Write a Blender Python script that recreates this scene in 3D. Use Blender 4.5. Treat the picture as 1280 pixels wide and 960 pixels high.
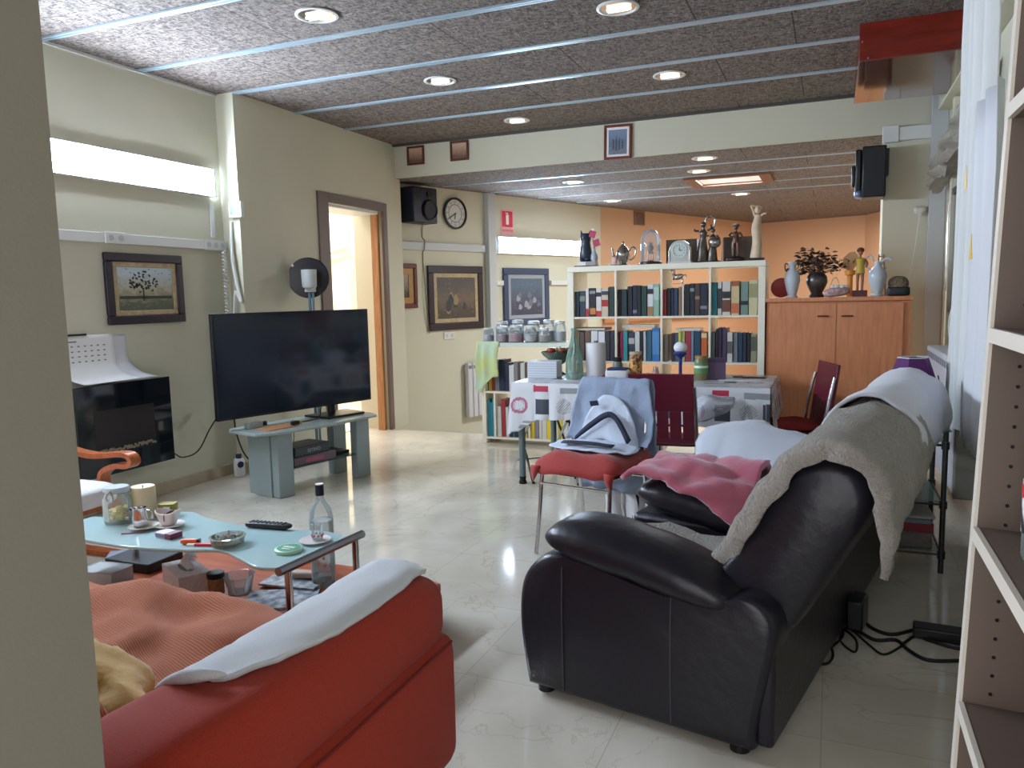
import bpy, bmesh, math, random
from mathutils import Vector, Matrix, noise as mnoise
random.seed(7)
for o in list(bpy.data.objects): bpy.data.objects.remove(o)
S = bpy.context.scene; COL = S.collection; PI = math.pi
# ------------------------------------------------------------------ camera
FPX = 967.2; H = 1.36
yw, pt, rl = 0.39216, 0.1126, -0.022
Fv = Vector((-math.sin(yw)*math.cos(pt), math.cos(yw)*math.cos(pt), -math.sin(pt)))
Rv = Vector((math.cos(yw), math.sin(yw), 0)); Uv = Rv.cross(Fv)
Rr = math.cos(rl)*Rv + math.sin(rl)*Uv; Ur = -math.sin(rl)*Rv + math.cos(rl)*Uv
cam = bpy.data.cameras.new('camera'); co = bpy.data.objects.new('camera', cam); COL.objects.link(co)
cam.sensor_width = 36; cam.lens = 36*FPX/1280; cam.clip_start = 0.05
co.matrix_world = Matrix(((Rr.x, Ur.x, -Fv.x, 0), (Rr.y, Ur.y, -Fv.y, 0), (Rr.z, Ur.z, -Fv.z, H), (0, 0, 0, 1)))
S.camera = co
# ------------------------------------------------------------------ light
S.view_settings.view_transform = 'Standard'; S.view_settings.look = 'None'
S.view_settings.gamma = 1; S.view_settings.exposure = 0.28; S.view_settings.use_curve_mapping = False
TUBE_E = 95.0; TUBE_BACK_E = 50.0; WORLD_E = 2.6; SPOT_E = 0.8; BACKWARM_W = 58; SIDE_ROOM_W = 170; SKY_W = 110
w = bpy.data.worlds.new('world'); S.world = w; w.use_nodes = True
w.node_tree.nodes['Background'].inputs[0].default_value = (0.94, 0.95, 1.0, 1); w.node_tree.nodes['Background'].inputs[1].default_value = WORLD_E
def area(name, loc, sx, sy, watt, col, rot=(0, 0, 0)):
    l = bpy.data.lights.new(name, 'AREA'); l.shape = 'RECTANGLE'; l.size = sx; l.size_y = sy; l.energy = watt; l.color = col
    o = bpy.data.objects.new(name, l); o.location = loc; o.rotation_euler = rot; COL.objects.link(o); return o
area('back_room_warm_lamp', (-0.2, 12.6, 2.55), 1.6, 1.6, BACKWARM_W, (1.0, 0.90, 0.76))
area('side_room_added_light', (-5.8, 7.2, 2.85), 1.6, 2.4, SIDE_ROOM_W, (1.0, 0.97, 0.90))  # light added to brighten the side room; its ceiling is closed
area('ceiling_hatch_daylight', (-1.08, 9.09, 2.595), 0.6, 0.4, SKY_W, (0.85, 0.93, 1.0))

# ------------------------------------------------------------------ helpers
def lin(c): return tuple(((v/255)/12.92 if v/255 <= 0.04045 else ((v/255+0.055)/1.055)**2.4) for v in c)
MATS = {}
def mt(name, col, rough=0.5, metal=0.0, n=None, bump=None, trans=0.0, ior=1.45, coat=0.0, sheen=0.0, emit=None, alpha=1.0, wave=None, spec=None):
    """n=(scale, colour2, contrast)   bump=(scale, strength[, distance])"""
    if name in MATS: return MATS[name]
    m = bpy.data.materials.new(name); m.use_nodes = True; MATS[name] = m
    nt = m.node_tree; N = nt.nodes; L = nt.links; b = N['Principled BSDF']
    b.inputs['Base Color'].default_value = lin(col)+(1,); b.inputs['Roughness'].default_value = rough; b.inputs['Metallic'].default_value = metal
    b.inputs['Transmission Weight'].default_value = trans; b.inputs['IOR'].default_value = ior; b.inputs['Coat Weight'].default_value = coat
    b.inputs['Coat Roughness'].default_value = 0.08; b.inputs['Alpha'].default_value = alpha
    if sheen: b.inputs['Sheen Weight'].default_value = sheen
    if spec is not None: b.inputs['Specular IOR Level'].default_value = spec
    tc = N.new('ShaderNodeTexCoord')
    if n:
        t = N.new('ShaderNodeTexNoise'); t.inputs['Scale'].default_value = n[0]; t.inputs['Detail'].default_value = 6
        L.new(tc.outputs['Object'], t.inputs['Vector'])
        r = N.new('ShaderNodeValToRGB'); k = 0.5*(1-(n[2] if len(n) > 2 else 0.5))
        r.color_ramp.elements[0].position = k; r.color_ramp.elements[1].position = 1-k
        r.color_ramp.elements[0].color = lin(col)+(1,); r.color_ramp.elements[1].color = lin(n[1])+(1,)
        L.new(t.outputs['Fac'], r.inputs['Fac']); L.new(r.outputs['Color'], b.inputs['Base Color'])
    if wave:  # (scale, colour2, axis, distortion) wood grain
        mp = N.new('ShaderNodeMapping'); L.new(tc.outputs['Object'], mp.inputs['Vector']); mp.inputs['Scale'].default_value = wave[2]
        t = N.new('ShaderNodeTexNoise'); t.inputs['Scale'].default_value = wave[0]; t.inputs['Detail'].default_value = 8; t.inputs['Distortion'].default_value = wave[3]
        L.new(mp.outputs['Vector'], t.inputs['Vector'])
        r = N.new('ShaderNodeValToRGB'); r.color_ramp.elements[0].position = 0.3; r.color_ramp.elements[1].position = 0.7
        r.color_ramp.elements[0].color = lin(col)+(1,); r.color_ramp.elements[1].color = lin(wave[1])+(1,)
        L.new(t.outputs['Fac'], r.inputs['Fac']); L.new(r.outputs['Color'], b.inputs['Base Color'])
    if bump:
        t2 = N.new('ShaderNodeTexNoise'); t2.inputs['Scale'].default_value = bump[0]; t2.inputs['Detail'].default_value = 5
        L.new(tc.outputs['Object'], t2.inputs['Vector'])
        bp = N.new('ShaderNodeBump'); bp.inputs['Strength'].default_value = bump[1]; bp.inputs['Distance'].default_value = bump[2] if len(bump) > 2 else 0.01
        L.new(t2.outputs['Fac'], bp.inputs['Height']); L.new(bp.outputs['Normal'], b.inputs['Normal'])
    if emit:
        b.inputs['Emission Color'].default_value = lin(emit[0])+(1,); b.inputs['Emission Strength'].default_value = emit[1]
    return m
def glassy(name, col, alpha=0.25, rough=0.05, ior=1.45):
    """thin glass: transparent mixed with glossy so that it stays clean at few samples"""
    if name in MATS: return MATS[name]
    m = bpy.data.materials.new(name); m.use_nodes = True; MATS[name] = m; nt = m.node_tree; N = nt.nodes; L = nt.links
    for x in list(N): N.remove(x)
    o = N.new('ShaderNodeOutputMaterial'); tr = N.new('ShaderNodeBsdfTransparent'); tr.inputs[0].default_value = (1, 1, 1, 1)
    pr = N.new('ShaderNodeBsdfPrincipled'); pr.inputs['Base Color'].default_value = lin(col)+(1,); pr.inputs['Roughness'].default_value = rough
    fr = N.new('ShaderNodeFresnel'); fr.inputs[0].default_value = ior
    ad = N.new('ShaderNodeMath'); ad.operation = 'ADD'; ad.use_clamp = True; ad.inputs[1].default_value = alpha
    mx = N.new('ShaderNodeMixShader'); L.new(fr.outputs[0], ad.inputs[0]); L.new(ad.outputs[0], mx.inputs[0])
    L.new(tr.outputs[0], mx.inputs[1]); L.new(pr.outputs[0], mx.inputs[2]); L.new(mx.outputs[0], o.inputs[0]); return m

def crom(P, k):
    """Catmull-Rom through the points, k steps a span"""
    P = [Vector(p) for p in P]
    if k <= 1 or len(P) < 3: return P
    Q = [2*P[0]-P[1]]+P+[2*P[-1]-P[-2]]; out = []
    for i in range(1, len(Q)-2):
        a, b, c, d = Q[i-1], Q[i], Q[i+1], Q[i+2]
        for j in range(k):
            t = j/k; out.append(0.5*((2*b)+(c-a)*t+(2*a-5*b+4*c-d)*t*t+(3*b-a-3*c+d)*t*t*t))
    out.append(P[-1]); return out
class M:
    def __init__(s): s.b = bmesh.new(); s.mi = 0
    def _f(s, vs):
        try: f = s.b.faces.new(vs); f.material_index = s.mi; return f
        except ValueError: return None
    def box(s, x0, y0, z0, x1, y1, z1, T=None):
        c = [(x, y, z) for z in (z0, z1) for x, y in ((x0, y0), (x1, y0), (x1, y1), (x0, y1))]
        v = [s.b.verts.new((T @ Vector(p)) if T else p) for p in c]
        for q in ((3, 2, 1, 0), (4, 5, 6, 7), (0, 1, 5, 4), (1, 2, 6, 5), (2, 3, 7, 6), (3, 0, 4, 7)): s._f([v[i] for i in q])
        return s
    def cb(s, cx, cy, cz, sx, sy, sz, rz=0, rx=0, ry=0):
        T = Matrix.Translation((cx, cy, cz)) @ Matrix.Rotation(rz, 4, 'Z') @ Matrix.Rotation(ry, 4, 'Y') @ Matrix.Rotation(rx, 4, 'X')
        return s.box(-sx/2, -sy/2, -sz/2, sx/2, sy/2, sz/2, T)
    def ring(s, c, ax, r, n, ax2=None, ph=0):
        ax = Vector(ax).normalized(); a = Vector((0, 0, 1)) if abs(ax.z) < 0.9 else Vector((1, 0, 0))
        u = ax.cross(a).normalized(); v = ax.cross(u)
        return [s.b.verts.new(Vector(c)+r*(math.cos(2*PI*i/n+ph)*u+math.sin(2*PI*i/n+ph)*v)) for i in range(n)]
    def loft(s, rings, cap=True, closed=True):
        n = len(rings[0])
        for A, B in zip(rings, rings[1:]):
            for i in range(n if closed else n-1): s._f([A[i], A[(i+1) % n], B[(i+1) % n], B[i]])
        if cap: s._f(list(reversed(rings[0]))); s._f(rings[-1])
        return s
    def cyl(s, p0, p1, r0, r1=None, n=16, cap=True):
        p0 = Vector(p0); p1 = Vector(p1); d = p1-p0; r1 = r0 if r1 is None else r1
        s.loft([s.ring(p0, d, r0, n), s.ring(p1, d, r1, n)], cap); return s
    def tube(s, pts, r, n=8, k=1, cap=True):
        P = crom(pts, k); rings = []; up = None
        for i, p in enumerate(P):
            d = (P[min(i+1, len(P)-1)]-P[max(i-1, 0)])
            if d.length < 1e-7: continue
            d.normalize()
            if up is None: up = Vector((0, 0, 1)) if abs(d.z) < 0.9 else Vector((1, 0, 0))
            u = d.cross(up)
            if u.length < 1e-4: u = d.cross(Vector((0, 1, 0)))
            u.normalize(); v = d.cross(u); up = -v if up.dot(v) < 0 else v
            up = u.cross(d) if u.cross(d).dot(up) > 0 else -u.cross(d)
            rr = r[min(i, len(r)-1)] if isinstance(r, (list, tuple)) else r
            w_ = up; u_ = d.cross(w_).normalized()
            rings.append([s.b.verts.new(p+rr*(math.cos(2*PI*j/n)*u_+math.sin(2*PI*j/n)*w_)) for j in range(n)])
        return s.loft(rings, cap)
    def lathe(s, prof, c=(0, 0, 0), n=24, T=None, cap=True):
        rings = []
        for r, z in prof:
            R_ = []
            for i in range(n):
                p = Vector((max(r, 1e-4)*math.cos(2*PI*i/n), max(r, 1e-4)*math.sin(2*PI*i/n), z))
                if T: p = T @ p
                R_.append(s.b.verts.new(p+Vector(c)))
            rings.append(R_)
        return s.loft(rings, cap)
    def prism(s, poly, h0, h1, T=None):
        A = [s.b.verts.new((T @ Vector((x, y, h0))) if T else (x, y, h0)) for x, y in poly]
        B = [s.b.verts.new((T @ Vector((x, y, h1))) if T else (x, y, h1)) for x, y in poly]
        return s.loft([A, B])
    def sell(s, c, h, e=0.5, e2=None, T=None, nu=28, nv=16, f=None):
        """superellipsoid; e small = boxy"""
        e2 = e if e2 is None else e2; sg = lambda v, p: math.copysign(abs(v)**p, v); rings = []
        for j in range(1, nv):
            ph = -PI/2+PI*j/nv; R_ = []
            for i in range(nu):
                th = 2*PI*i/nu
                p = Vector((h[0]*sg(math.cos(ph), e2)*sg(math.cos(th), e), h[1]*sg(math.cos(ph), e2)*sg(math.sin(th), e), h[2]*sg(math.sin(ph), e2)))
                if f: p = f(p)
                if T: p = T @ p
                R_.append(s.b.verts.new(p+Vector(c)))
            rings.append(R_)
        return s.loft(rings)
    def grid(s, rows, ku=4, kv=4, nz=0.0, ns=6.0, seed=0.0):
        """smooth cloth patch through rows of control points"""
        R1 = [crom(r, ku) for r in rows]; cols = [crom([r[i] for r in R1], kv) for i in range(len(R1[0]))]
        V = []
        for c in cols:
            q = []
            for p in c:
                d = mnoise.noise_vector(p*ns+Vector((seed, seed*2, 0)))*nz + mnoise.noise_vector(p*ns*2.3+Vector((seed, 5, 0)))*nz*0.4 if nz else Vector()
                q.append(s.b.verts.new(p+d))
            V.append(q)
        for A, B in zip(V, V[1:]):
            for i in range(len(A)-1): s._f([A[i], B[i], B[i+1], A[i+1]])
        return s
    def out(s, name, mats, parent=None, bev=0, sub=0, solid=0, ang=40, kind=None, loc=None, rot=None, off=-1):
        bmesh.ops.recalc_face_normals(s.b, faces=s.b.faces[:])
        me = bpy.data.meshes.new(name); s.b.to_mesh(me); s.b.free()
        for m in (mats if isinstance(mats, (list, tuple)) else [mats]): me.materials.append(m)
        me.polygons.foreach_set('use_smooth', [True]*len(me.polygons)); me.set_sharp_from_angle(angle=math.radians(ang))
        o = bpy.data.objects.new(name, me); COL.objects.link(o)
        if parent: o.parent = parent
        if loc: o.location = loc
        if rot: o.rotation_euler = rot
        if kind: o['kind'] = kind
        if solid: q = o.modifiers.new('s', 'SOLIDIFY'); q.thickness = solid; q.offset = off
        if bev: q = o.modifiers.new('b', 'BEVEL'); q.width = bev; q.segments = 2; q.limit_method = 'ANGLE'
        if sub: q = o.modifiers.new('u', 'SUBSURF'); q.levels = sub; q.render_levels = sub
        return o
def tag(o, label, cat, group=None, kind=None):
    o['label'] = label; o['category'] = cat
    if group: o['group'] = group
    if kind: o['kind'] = kind
    return o
def thing(name, label, cat, loc=(0, 0, 0), rz=0, group=None):
    o = bpy.data.objects.new(name, None); o.empty_display_size = 0.05; COL.objects.link(o); o.location = loc; o.rotation_euler = (0, 0, rz)
    return tag(o, label, cat, group)
def struct(name, m, mats, **k): return m.out(name, mats, kind='structure', **k)
def dup(root, loc, rz=None, label=None, group=None):
    r = root.copy(); COL.objects.link(r); r.location = loc
    if rz is not None: r.rotation_euler = (0, 0, rz)
    if label: r['label'] = label
    if group: r['group'] = group
    for ch in list(root.children):
        c = ch.copy(); COL.objects.link(c); c.parent = r
        for g in ch.children: d_ = g.copy(); COL.objects.link(d_); d_.parent = c
    return r
def text(body, size, mat, parent, loc, rot, ext=0.0008, name='lettering', align='CENTER'):
    cu = bpy.data.curves.new(name, 'FONT'); cu.body = body; cu.size = size; cu.extrude = ext; cu.align_x = align; cu.align_y = 'CENTER'; cu.materials.append(mat)
    t = bpy.data.objects.new(name, cu); COL.objects.link(t)
    me = bpy.data.meshes.new_from_object(t); bpy.data.objects.remove(t); me.name = name
    o = bpy.data.objects.new(name, me); COL.objects.link(o); o.parent = parent; o.location = loc; o.rotation_euler = rot
    return o
# ------------------------------------------------------------------ setting materials
def floor_mat():
    m = mt('polished_cream_marble', (205, 203, 195), 0.10); nt = m.node_tree; N = nt.nodes; L = nt.links; b = N['Principled BSDF']
    tc = N.new('ShaderNodeTexCoord')
    n1 = N.new('ShaderNodeTexNoise'); n1.inputs['Scale'].default_value = 1.4; n1.inputs['Detail'].default_value = 8; n1.inputs['Distortion'].default_value = 1.2
    r1 = N.new('ShaderNodeValToRGB'); r1.color_ramp.elements[0].position = 0.35; r1.color_ramp.elements[1].position = 0.7
    r1.color_ramp.elements[0].color = lin((194, 187, 172))+(1,); r1.color_ramp.elements[1].color = lin((220, 214, 200))+(1,)
    n2 = N.new('ShaderNodeTexNoise'); n2.inputs['Scale'].default_value = 1.1; n2.inputs['Detail'].default_value = 10; n2.inputs['Distortion'].default_value = 2.2
    r2 = N.new('ShaderNodeValToRGB'); e = r2.color_ramp.elements; e[0].position = 0.492; e[0].color = (1, 1, 1, 1); e[1].position = 0.508; e[1].color = (1, 1, 1, 1)
    q = e.new(0.5); q.color = (0.80, 0.77, 0.73, 1)
    br = N.new('ShaderNodeTexBrick'); br.offset = 0.0; br.inputs['Scale'].default_value = 1; br.inputs['Brick Width'].default_value = 0.6; br.inputs['Row Height'].default_value = 0.6
    br.inputs['Mortar Size'].default_value = 0.0018; br.inputs['Mortar Smooth'].default_value = 0.1
    br.inputs['Color1'].default_value = (1, 1, 1, 1); br.inputs['Color2'].default_value = (0.93, 0.93, 0.92, 1); br.inputs['Mortar'].default_value = (0.72, 0.69, 0.65, 1)
    for t in (n1, n2, br): L.new(tc.outputs['Object'], t.inputs['Vector'])
    L.new(n1.outputs['Fac'], r1.inputs['Fac']); L.new(n2.outputs['Fac'], r2.inputs['Fac'])
    m1 = N.new('ShaderNodeMix'); m1.data_type = 'RGBA'; m1.blend_type = 'MULTIPLY'; m1.inputs[0].default_value = 0.8
    m2 = N.new('ShaderNodeMix'); m2.data_type = 'RGBA'; m2.blend_type = 'MULTIPLY'; m2.inputs[0].default_value = 0.9
    L.new(r1.outputs[0], m1.inputs[6]); L.new(r2.outputs[0], m1.inputs[7]); L.new(m1.outputs[2], m2.inputs[6]); L.new(br.outputs['Color'], m2.inputs[7])
    L.new(m2.outputs[2], b.inputs['Base Color']); return m
def ceil_mat():
    m = mt('woodwool_acoustic_panel', (120, 112, 106), 0.95); nt = m.node_tree; N = nt.nodes; L = nt.links; b = N['Principled BSDF']
    tc = N.new('ShaderNodeTexCoord')
    def fib(scale, stretch, rot):
        mp = N.new('ShaderNodeMapping'); mp.inputs['Scale'].default_value = stretch; mp.inputs['Rotation'].default_value = (0, 0, rot)
        L.new(tc.outputs['Object'], mp.inputs['Vector']); t = N.new('ShaderNodeTexNoise'); t.inputs['Scale'].default_value = scale; t.inputs['Detail'].default_value = 3; t.inputs['Distortion'].default_value = 0.8
        L.new(mp.outputs[0], t.inputs['Vector']); return t
    a = fib(70, (1, 0.35, 1), 0.5); c = fib(70, (0.35, 1, 1), 0.2)
    mx = N.new('ShaderNodeMath'); mx.operation = 'MAXIMUM'; L.new(a.outputs['Fac'], mx.inputs[0]); L.new(c.outputs['Fac'], mx.inputs[1])
    r = N.new('ShaderNodeValToRGB'); r.color_ramp.elements[0].position = 0.42; r.color_ramp.elements[1].position = 0.72
    r.color_ramp.elements[0].color = lin((70, 62, 57))+(1,); r.color_ramp.elements[1].color = lin((154, 143, 135))+(1,)
    L.new(mx.outputs[0], r.inputs['Fac'])
    br = N.new('ShaderNodeTexBrick'); br.offset = 0.37; br.inputs['Scale'].default_value = 1; br.inputs['Brick Width'].default_value = 1.42; br.inputs['Row Height'].default_value = 0.728
    br.inputs['Mortar Size'].default_value = 0.004; br.inputs['Color1'].default_value = (1, 1, 1, 1); br.inputs['Color2'].default_value = (0.88, 0.87, 0.86, 1); br.inputs['Mortar'].default_value = (0.25, 0.22, 0.2, 1)
    mp = N.new('ShaderNodeMapping'); mp.inputs['Location'].default_value = (0.25, 0.24, 0); L.new(tc.outputs['Object'], mp.inputs['Vector']); L.new(mp.outputs[0], br.inputs['Vector'])
    m2 = N.new('ShaderNodeMix'); m2.data_type = 'RGBA'; m2.blend_type = 'MULTIPLY'; m2.inputs[0].default_value = 1
    L.new(r.outputs[0], m2.inputs[6]); L.new(br.outputs['Color'], m2.inputs[7]); L.new(m2.outputs[2], b.inputs['Base Color'])
    bp = N.new('ShaderNodeBump'); bp.inputs['Strength'].default_value = 0.6; bp.inputs['Distance'].default_value = 0.01; L.new(mx.outputs[0], bp.inputs['Height']); L.new(bp.outputs[0], b.inputs['Normal'])
    return m
FLOOR = floor_mat(); CEIL = ceil_mat()
WALL = mt('cream_wall_paint', (206, 203, 182), 0.75, n=(1.5, (200, 197, 176), 0.6), bump=(220, 0.05))
ORANGE = mt('orange_wall_paint', (206, 168, 136), 0.75, bump=(200, 0.05))
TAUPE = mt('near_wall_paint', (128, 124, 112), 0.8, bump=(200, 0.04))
WHITEWALL = mt('side_room_paint', (240, 234, 205), 0.8)
PINKWALL = mt('side_room_pale_pink_paint', (244, 226, 214), 0.8)
RAIL = mt('pale_steel_rail', (176, 196, 208), 0.3, 0.5)
PLAST = mt('white_pvc', (214, 216, 212), 0.4)
PLASTG = mt('grey_white_pvc', (190, 194, 194), 0.45)
BASEB = mt('marble_skirting', (190, 176, 152), 0.25, n=(6, (168, 152, 128), 0.6))
BROWNF = mt('taupe_brown_door_frame', (112, 96, 88), 0.5)
OAK = mt('oak_jamb', (188, 138, 92), 0.45, wave=(4, (160, 106, 64), (14, 14, 1.2), 0.6))
CHROME = mt('chrome', (215, 215, 218), 0.14, 1.0)
STEEL = mt('brushed_steel', (150, 152, 154), 0.3, 1.0)
BLACK = mt('black_plastic', (18, 19, 22), 0.35)
BLACKR = mt('black_rubber', (14, 14, 15), 0.6)
TUBEM = mt('lit_fluorescent_diffuser', (240, 246, 255), 0.5, emit=((216, 233, 255), TUBE_E))
TUBEB = mt('lit_back_fluorescent_diffuser', (240, 246, 255), 0.5, emit=((208, 230, 255), TUBE_BACK_E))
BULB = mt('weakly_emissive_downlight_tube', (255, 250, 235), 0.4, emit=((255, 248, 225), SPOT_E))  # weak glow given to the downlight tubes by emission
PAPER = mt('white_paper', (232, 232, 230), 0.7)
# ------------------------------------------------------------------ shell
CZ = 2.95; BZ = 2.61
struct('floor', M().box(-4.6, -1.2, -0.12, 1.3, 6.95, 0), FLOOR)
struct('floor_back', M().box(-5.2, 6.95, -0.5, 1.6, 16, -0.4), FLOOR)
struct('trim_1', M().box(-4.3, 6.90, -0.4, 1.0, 6.955, -0.001), BASEB)
struct('ceiling', M().box(-4.6, -1.2, CZ, 1.3, 7.2, CZ+0.1), CEIL)
struct('ceiling_back', M().box(-5.2, 7.22, BZ, 1.6, 16, BZ+0.1), CEIL)
struct('wall_beam', M().box(-4.26, 7.2, BZ, 1.0, 7.24, 3.05), WALL)
struct('trim_2', M().box(-4.26, 7.165, CZ-0.022, 0.8, 7.199, CZ-0.001), mt('dark_ceiling_edge', (70, 66, 62), 0.6))
struct('wall_left', M().box(-4.62, -1.2, 0, -4.42, 4.84, CZ), WALL)
m = M(); m.box(-4.62, 4.84, 0, -4.25, 5.86, CZ); m.box(-4.62, 6.95, 0, -4.25, 7.3, CZ); m.box(-4.62, 5.86, 2.30, -4.25, 6.95, CZ)
struct('wall_left_door_side', m, WALL)
struct('trim_3', M().box(-4.42, 0.6, CZ-0.018, -4.405, 4.84, CZ-0.001), PLAST)
struct('baseboard_left', M().box(-4.42, 0.6, 0, -4.405, 4.84, 0.085), BASEB, bev=0.003)
m = M(); m.box(-4.25, 4.84, 0, -4.237, 5.82, 0.085); m.box(-4.42, 4.826, 0, -4.237, 4.84, 0.085); struct('baseboard_door_side', m, BASEB, bev=0.003)
# door opening frame
d = struct('door_1', M().box(-4.263, 5.83, 0, -4.232, 5.985, 2.33).box(-4.263, 6.915, 0, -4.232, 6.985, 2.33).box(-4.263, 5.985, 2.245, -4.232, 6.915, 2.33), BROWNF, bev=0.004)
M().box(-4.365, 6.87, 0, -4.285, 6.91, 2.245).out('oak_jamb', OAK, d, bev=0.003)
M().box(-4.6, 5.985, 2.215, -4.27, 6.869, 2.243).out('white_lintel', PLAST, d)
M().box(-4.6, 5.96, 0, -4.27, 5.985, 2.243).out('near_jamb', BROWNF, d)
# bright side room
m = M(); m.box(-8.0, 4.9, -0.02, -4.63, 9.0, 0.0); struct('floor_side_room', m, FLOOR)
m = M(); m.box(-8.0, 9.0, 0, -4.63, 9.1, 3); m.box(-8.1, 4.9, 0, -8.0, 9.1, 3); m.box(-8.0, 4.85, 0, -4.63, 4.95, 3); struct('wall_side_room', m, PINKWALL)
struct('wall_side_room_pier', M().box(-6.9, 8.80, 0, -5.95, 8.999, 1.9), WHITEWALL)
struct('ceiling_side_room', M().box(-8.1, 4.85, 2.9, -4.63, 9.1, 3.0), PLAST)
# walls of the lower room behind
def seg(name, p, q, mat, t=0.1, z0=-0.4, z1=BZ):
    p = Vector((p[0], p[1])); q = Vector((q[0], q[1])); dd = (q-p).normalized(); nn = Vector((-dd.y, dd.x))*t
    return struct(name, M().prism([tuple(p), tuple(q), tuple(q+nn), tuple(p+nn)], z0, z1), mat)
seg('wall_back_left', (-4.49, 7.2), (-3.10, 10.95), WALL)
seg('wall_back_orange', (-3.10, 10.95), (-1.25, 15.3), ORANGE)
seg('wall_back', (-1.25, 15.3), (0.50, 14.75), ORANGE)
seg('wall_back_corner', (0.50, 14.75), (1.1, 13.3), ORANGE)
seg('wall_back_right', (1.1, 13.3), (1.0, 7.2), ORANGE)
struct('trim_4', M().prism([(-3.06, 10.95), (-1.23, 15.25), (-1.2, 15.22), (-3.03, 10.93)], 0.95, 1.08), mt('wood_dado', (188, 128, 84), 0.5))
struct('trim_5', M().prism([(-1.23, 15.27), (0.50, 14.72), (0.49, 14.69), (-1.24, 15.24)], 0.95, 1.12), MATS['wood_dado'])
# right side
struct('wall_column_right', M().box(0.37, 7.16, -0.4, 1.0, 7.5, 2.60), WALL)
struct('wall_right', M().box(0.82, -1.2, 0, 1.02, 7.2, CZ), WALL)
struct('baseboard_right', M().box(0.79, 0.5, 0, 0.82, 7.1, 0.10), BASEB, bev=0.004)
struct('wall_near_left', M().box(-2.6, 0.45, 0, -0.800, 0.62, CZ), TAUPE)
# ceiling rails
yr = [1.94, 2.67, 3.40, 4.12, 4.855, 5.59, 6.325, 7.05]
for i, y in enumerate(yr[:-1]):
    xl = -4.42 if y < 4.84 else -4.25
    struct('trim_%d' % (10+i), M().box(xl, y-0.022, CZ-0.012, 0.82, y-0.006, CZ-0.0005).box(xl, y+0.006, CZ-0.012, 0.82, y+0.022, CZ-0.0005).box(xl, y-0.006, CZ-0.004, 0.82, y+0.006, CZ-0.0005), RAIL)
for i, y in enumerate([7.95, 8.68, 9.50, 10.25]):
    xl = -4.4+0.37*(y-7.4)+0.12
    struct('trim_%d' % (20+i), M().box(xl, y-0.02, BZ-0.008, 1.0, y+0.02, BZ-0.0005), RAIL)
# cable trunking on the walls
struct('trim_30', M().box(-4.42, 1.0, 1.765, -4.385, 4.838, 1.832), PLAST, bev=0.004)
def P2(t, off=0.0, o=(-4.49, 7.2), e=(-3.10, 10.95)):   # point on the oblique wall t metres along, off metres into the room
    o = Vector(o); dd = (Vector(e)-o).normalized(); nn = Vector((dd.y, -dd.x)); q = o+dd*t+nn*off; return (q.x, q.y)
OA = math.atan2(10.95-7.2, -3.10+4.49)   # direction of the oblique wall
def wbox(name, t0, t1, z0, z1, d0, d1, mat, **k):
    return struct(name, M().prism([P2(t0, d0), P2(t1, d0), P2(t1, d1), P2(t0, d1)], z0, z1), mat, **k)
wbox('trim_31', 0.05, 1.60, 1.90, 1.985, 0.001, 0.035, PLASTG, bev=0.003)
wbox('trim_32', 1.62, 1.75, -0.4, BZ, 0.001, 0.075, PLASTG, bev=0.006)
wbox('trim_33', 1.78, 1.90, 1.50, 1.56, 0.001, 0.045, PLAST, bev=0.003)
wbox('trim_38', 2.83, 3.6, 1.50, 1.56, 0.001, 0.045, PLAST, bev=0.003)
m = M(); m.box(0.35, 7.11, 2.53, 0.47, 7.158, 2.66); m.box(0.47, 7.12, 2.54, 0.70, 7.158, 2.645); struct('trim_34', m, PLAST, bev=0.004)
struct('trim_35', M().box(0.70, 7.10, 0.0, 0.818, 7.158, 2.95), PLASTG, bev=0.004)
struct('trim_36', M().box(0.73, 2.5, 2.72, 0.819, 7.0, 2.949), mt('cream_trunk', (206, 204, 182), 0.5), bev=0.004)
struct('trim_37', M().box(0.772, 6.45, 0.3, 0.819, 6.53, 2.70), MATS['cream_trunk'], bev=0.004)
# ------------------------------------------------------------------ lamps of the room
def tube_lamp(name, label, L_, loc, rz, h, d, mat, group=None):
    """wall batten: housing along local x, light face towards -y"""
    t = thing(name, label, 'lamp', loc, rz, group)
    m = M(); m.box(-0.012, -d*0.9, -h/2-0.006, L_+0.012, 0, -h/2); m.box(-0.012, -d*0.9, h/2, L_+0.012, 0, h/2+0.006); m.box(-0.012, -0.01, -h/2, L_+0.012, 0, h/2); m.out('housing', PLAST, t)
    M().box(0.0, -d, -h/2+0.0005, L_, -d*0.6, h/2-0.0005).out('diffuser', mat, t, bev=0.004)
    for x in (-0.016, L_): M().box(x, -d-0.002, -h/2-0.002, x+0.016, -d*0.4, h/2+0.002).out('end_cap', PLASTG, t, bev=0.003)
    return t
tube_lamp('fluorescent_lamp', 'long bright white fluorescent lamp on the left wall above the landscape painting', 2.9, (-4.419, 1.80, 2.265), PI/2, 0.19, 0.07, TUBEM)
p = P2(1.80, 0.001)
tube_lamp('fluorescent_lamp', 'bright white fluorescent lamp on the wall below the red extinguisher sign', 1.66, (p[0], p[1], 1.995), OA, 0.19, 0.07, TUBEB)
def downlight(x, y, z, label, group):
    t = thing('ceiling_downlight', label, 'ceiling lamp', (x, y, z), 0, group)
    M().lathe([(0.118, -0.001), (0.12, -0.008), (0.105, -0.011), (0.098, -0.006), (0.096, -0.001)], n=32, cap=False).out('trim_ring', PLAST, t)
    M().lathe([(0.095, -0.0045), (0.07, -0.003), (0.04, -0.002), (0.001, -0.0015)], n=28).out('reflector', CHROME, t)
    M().tube([(-0.06, 0.015, -0.014), (0.055, 0.015, -0.014), (0.068, 0, -0.014), (0.055, -0.015, -0.014), (-0.06, -0.015, -0.014)], 0.009, k=3).out('bulb', BULB, t)
    return t
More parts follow.
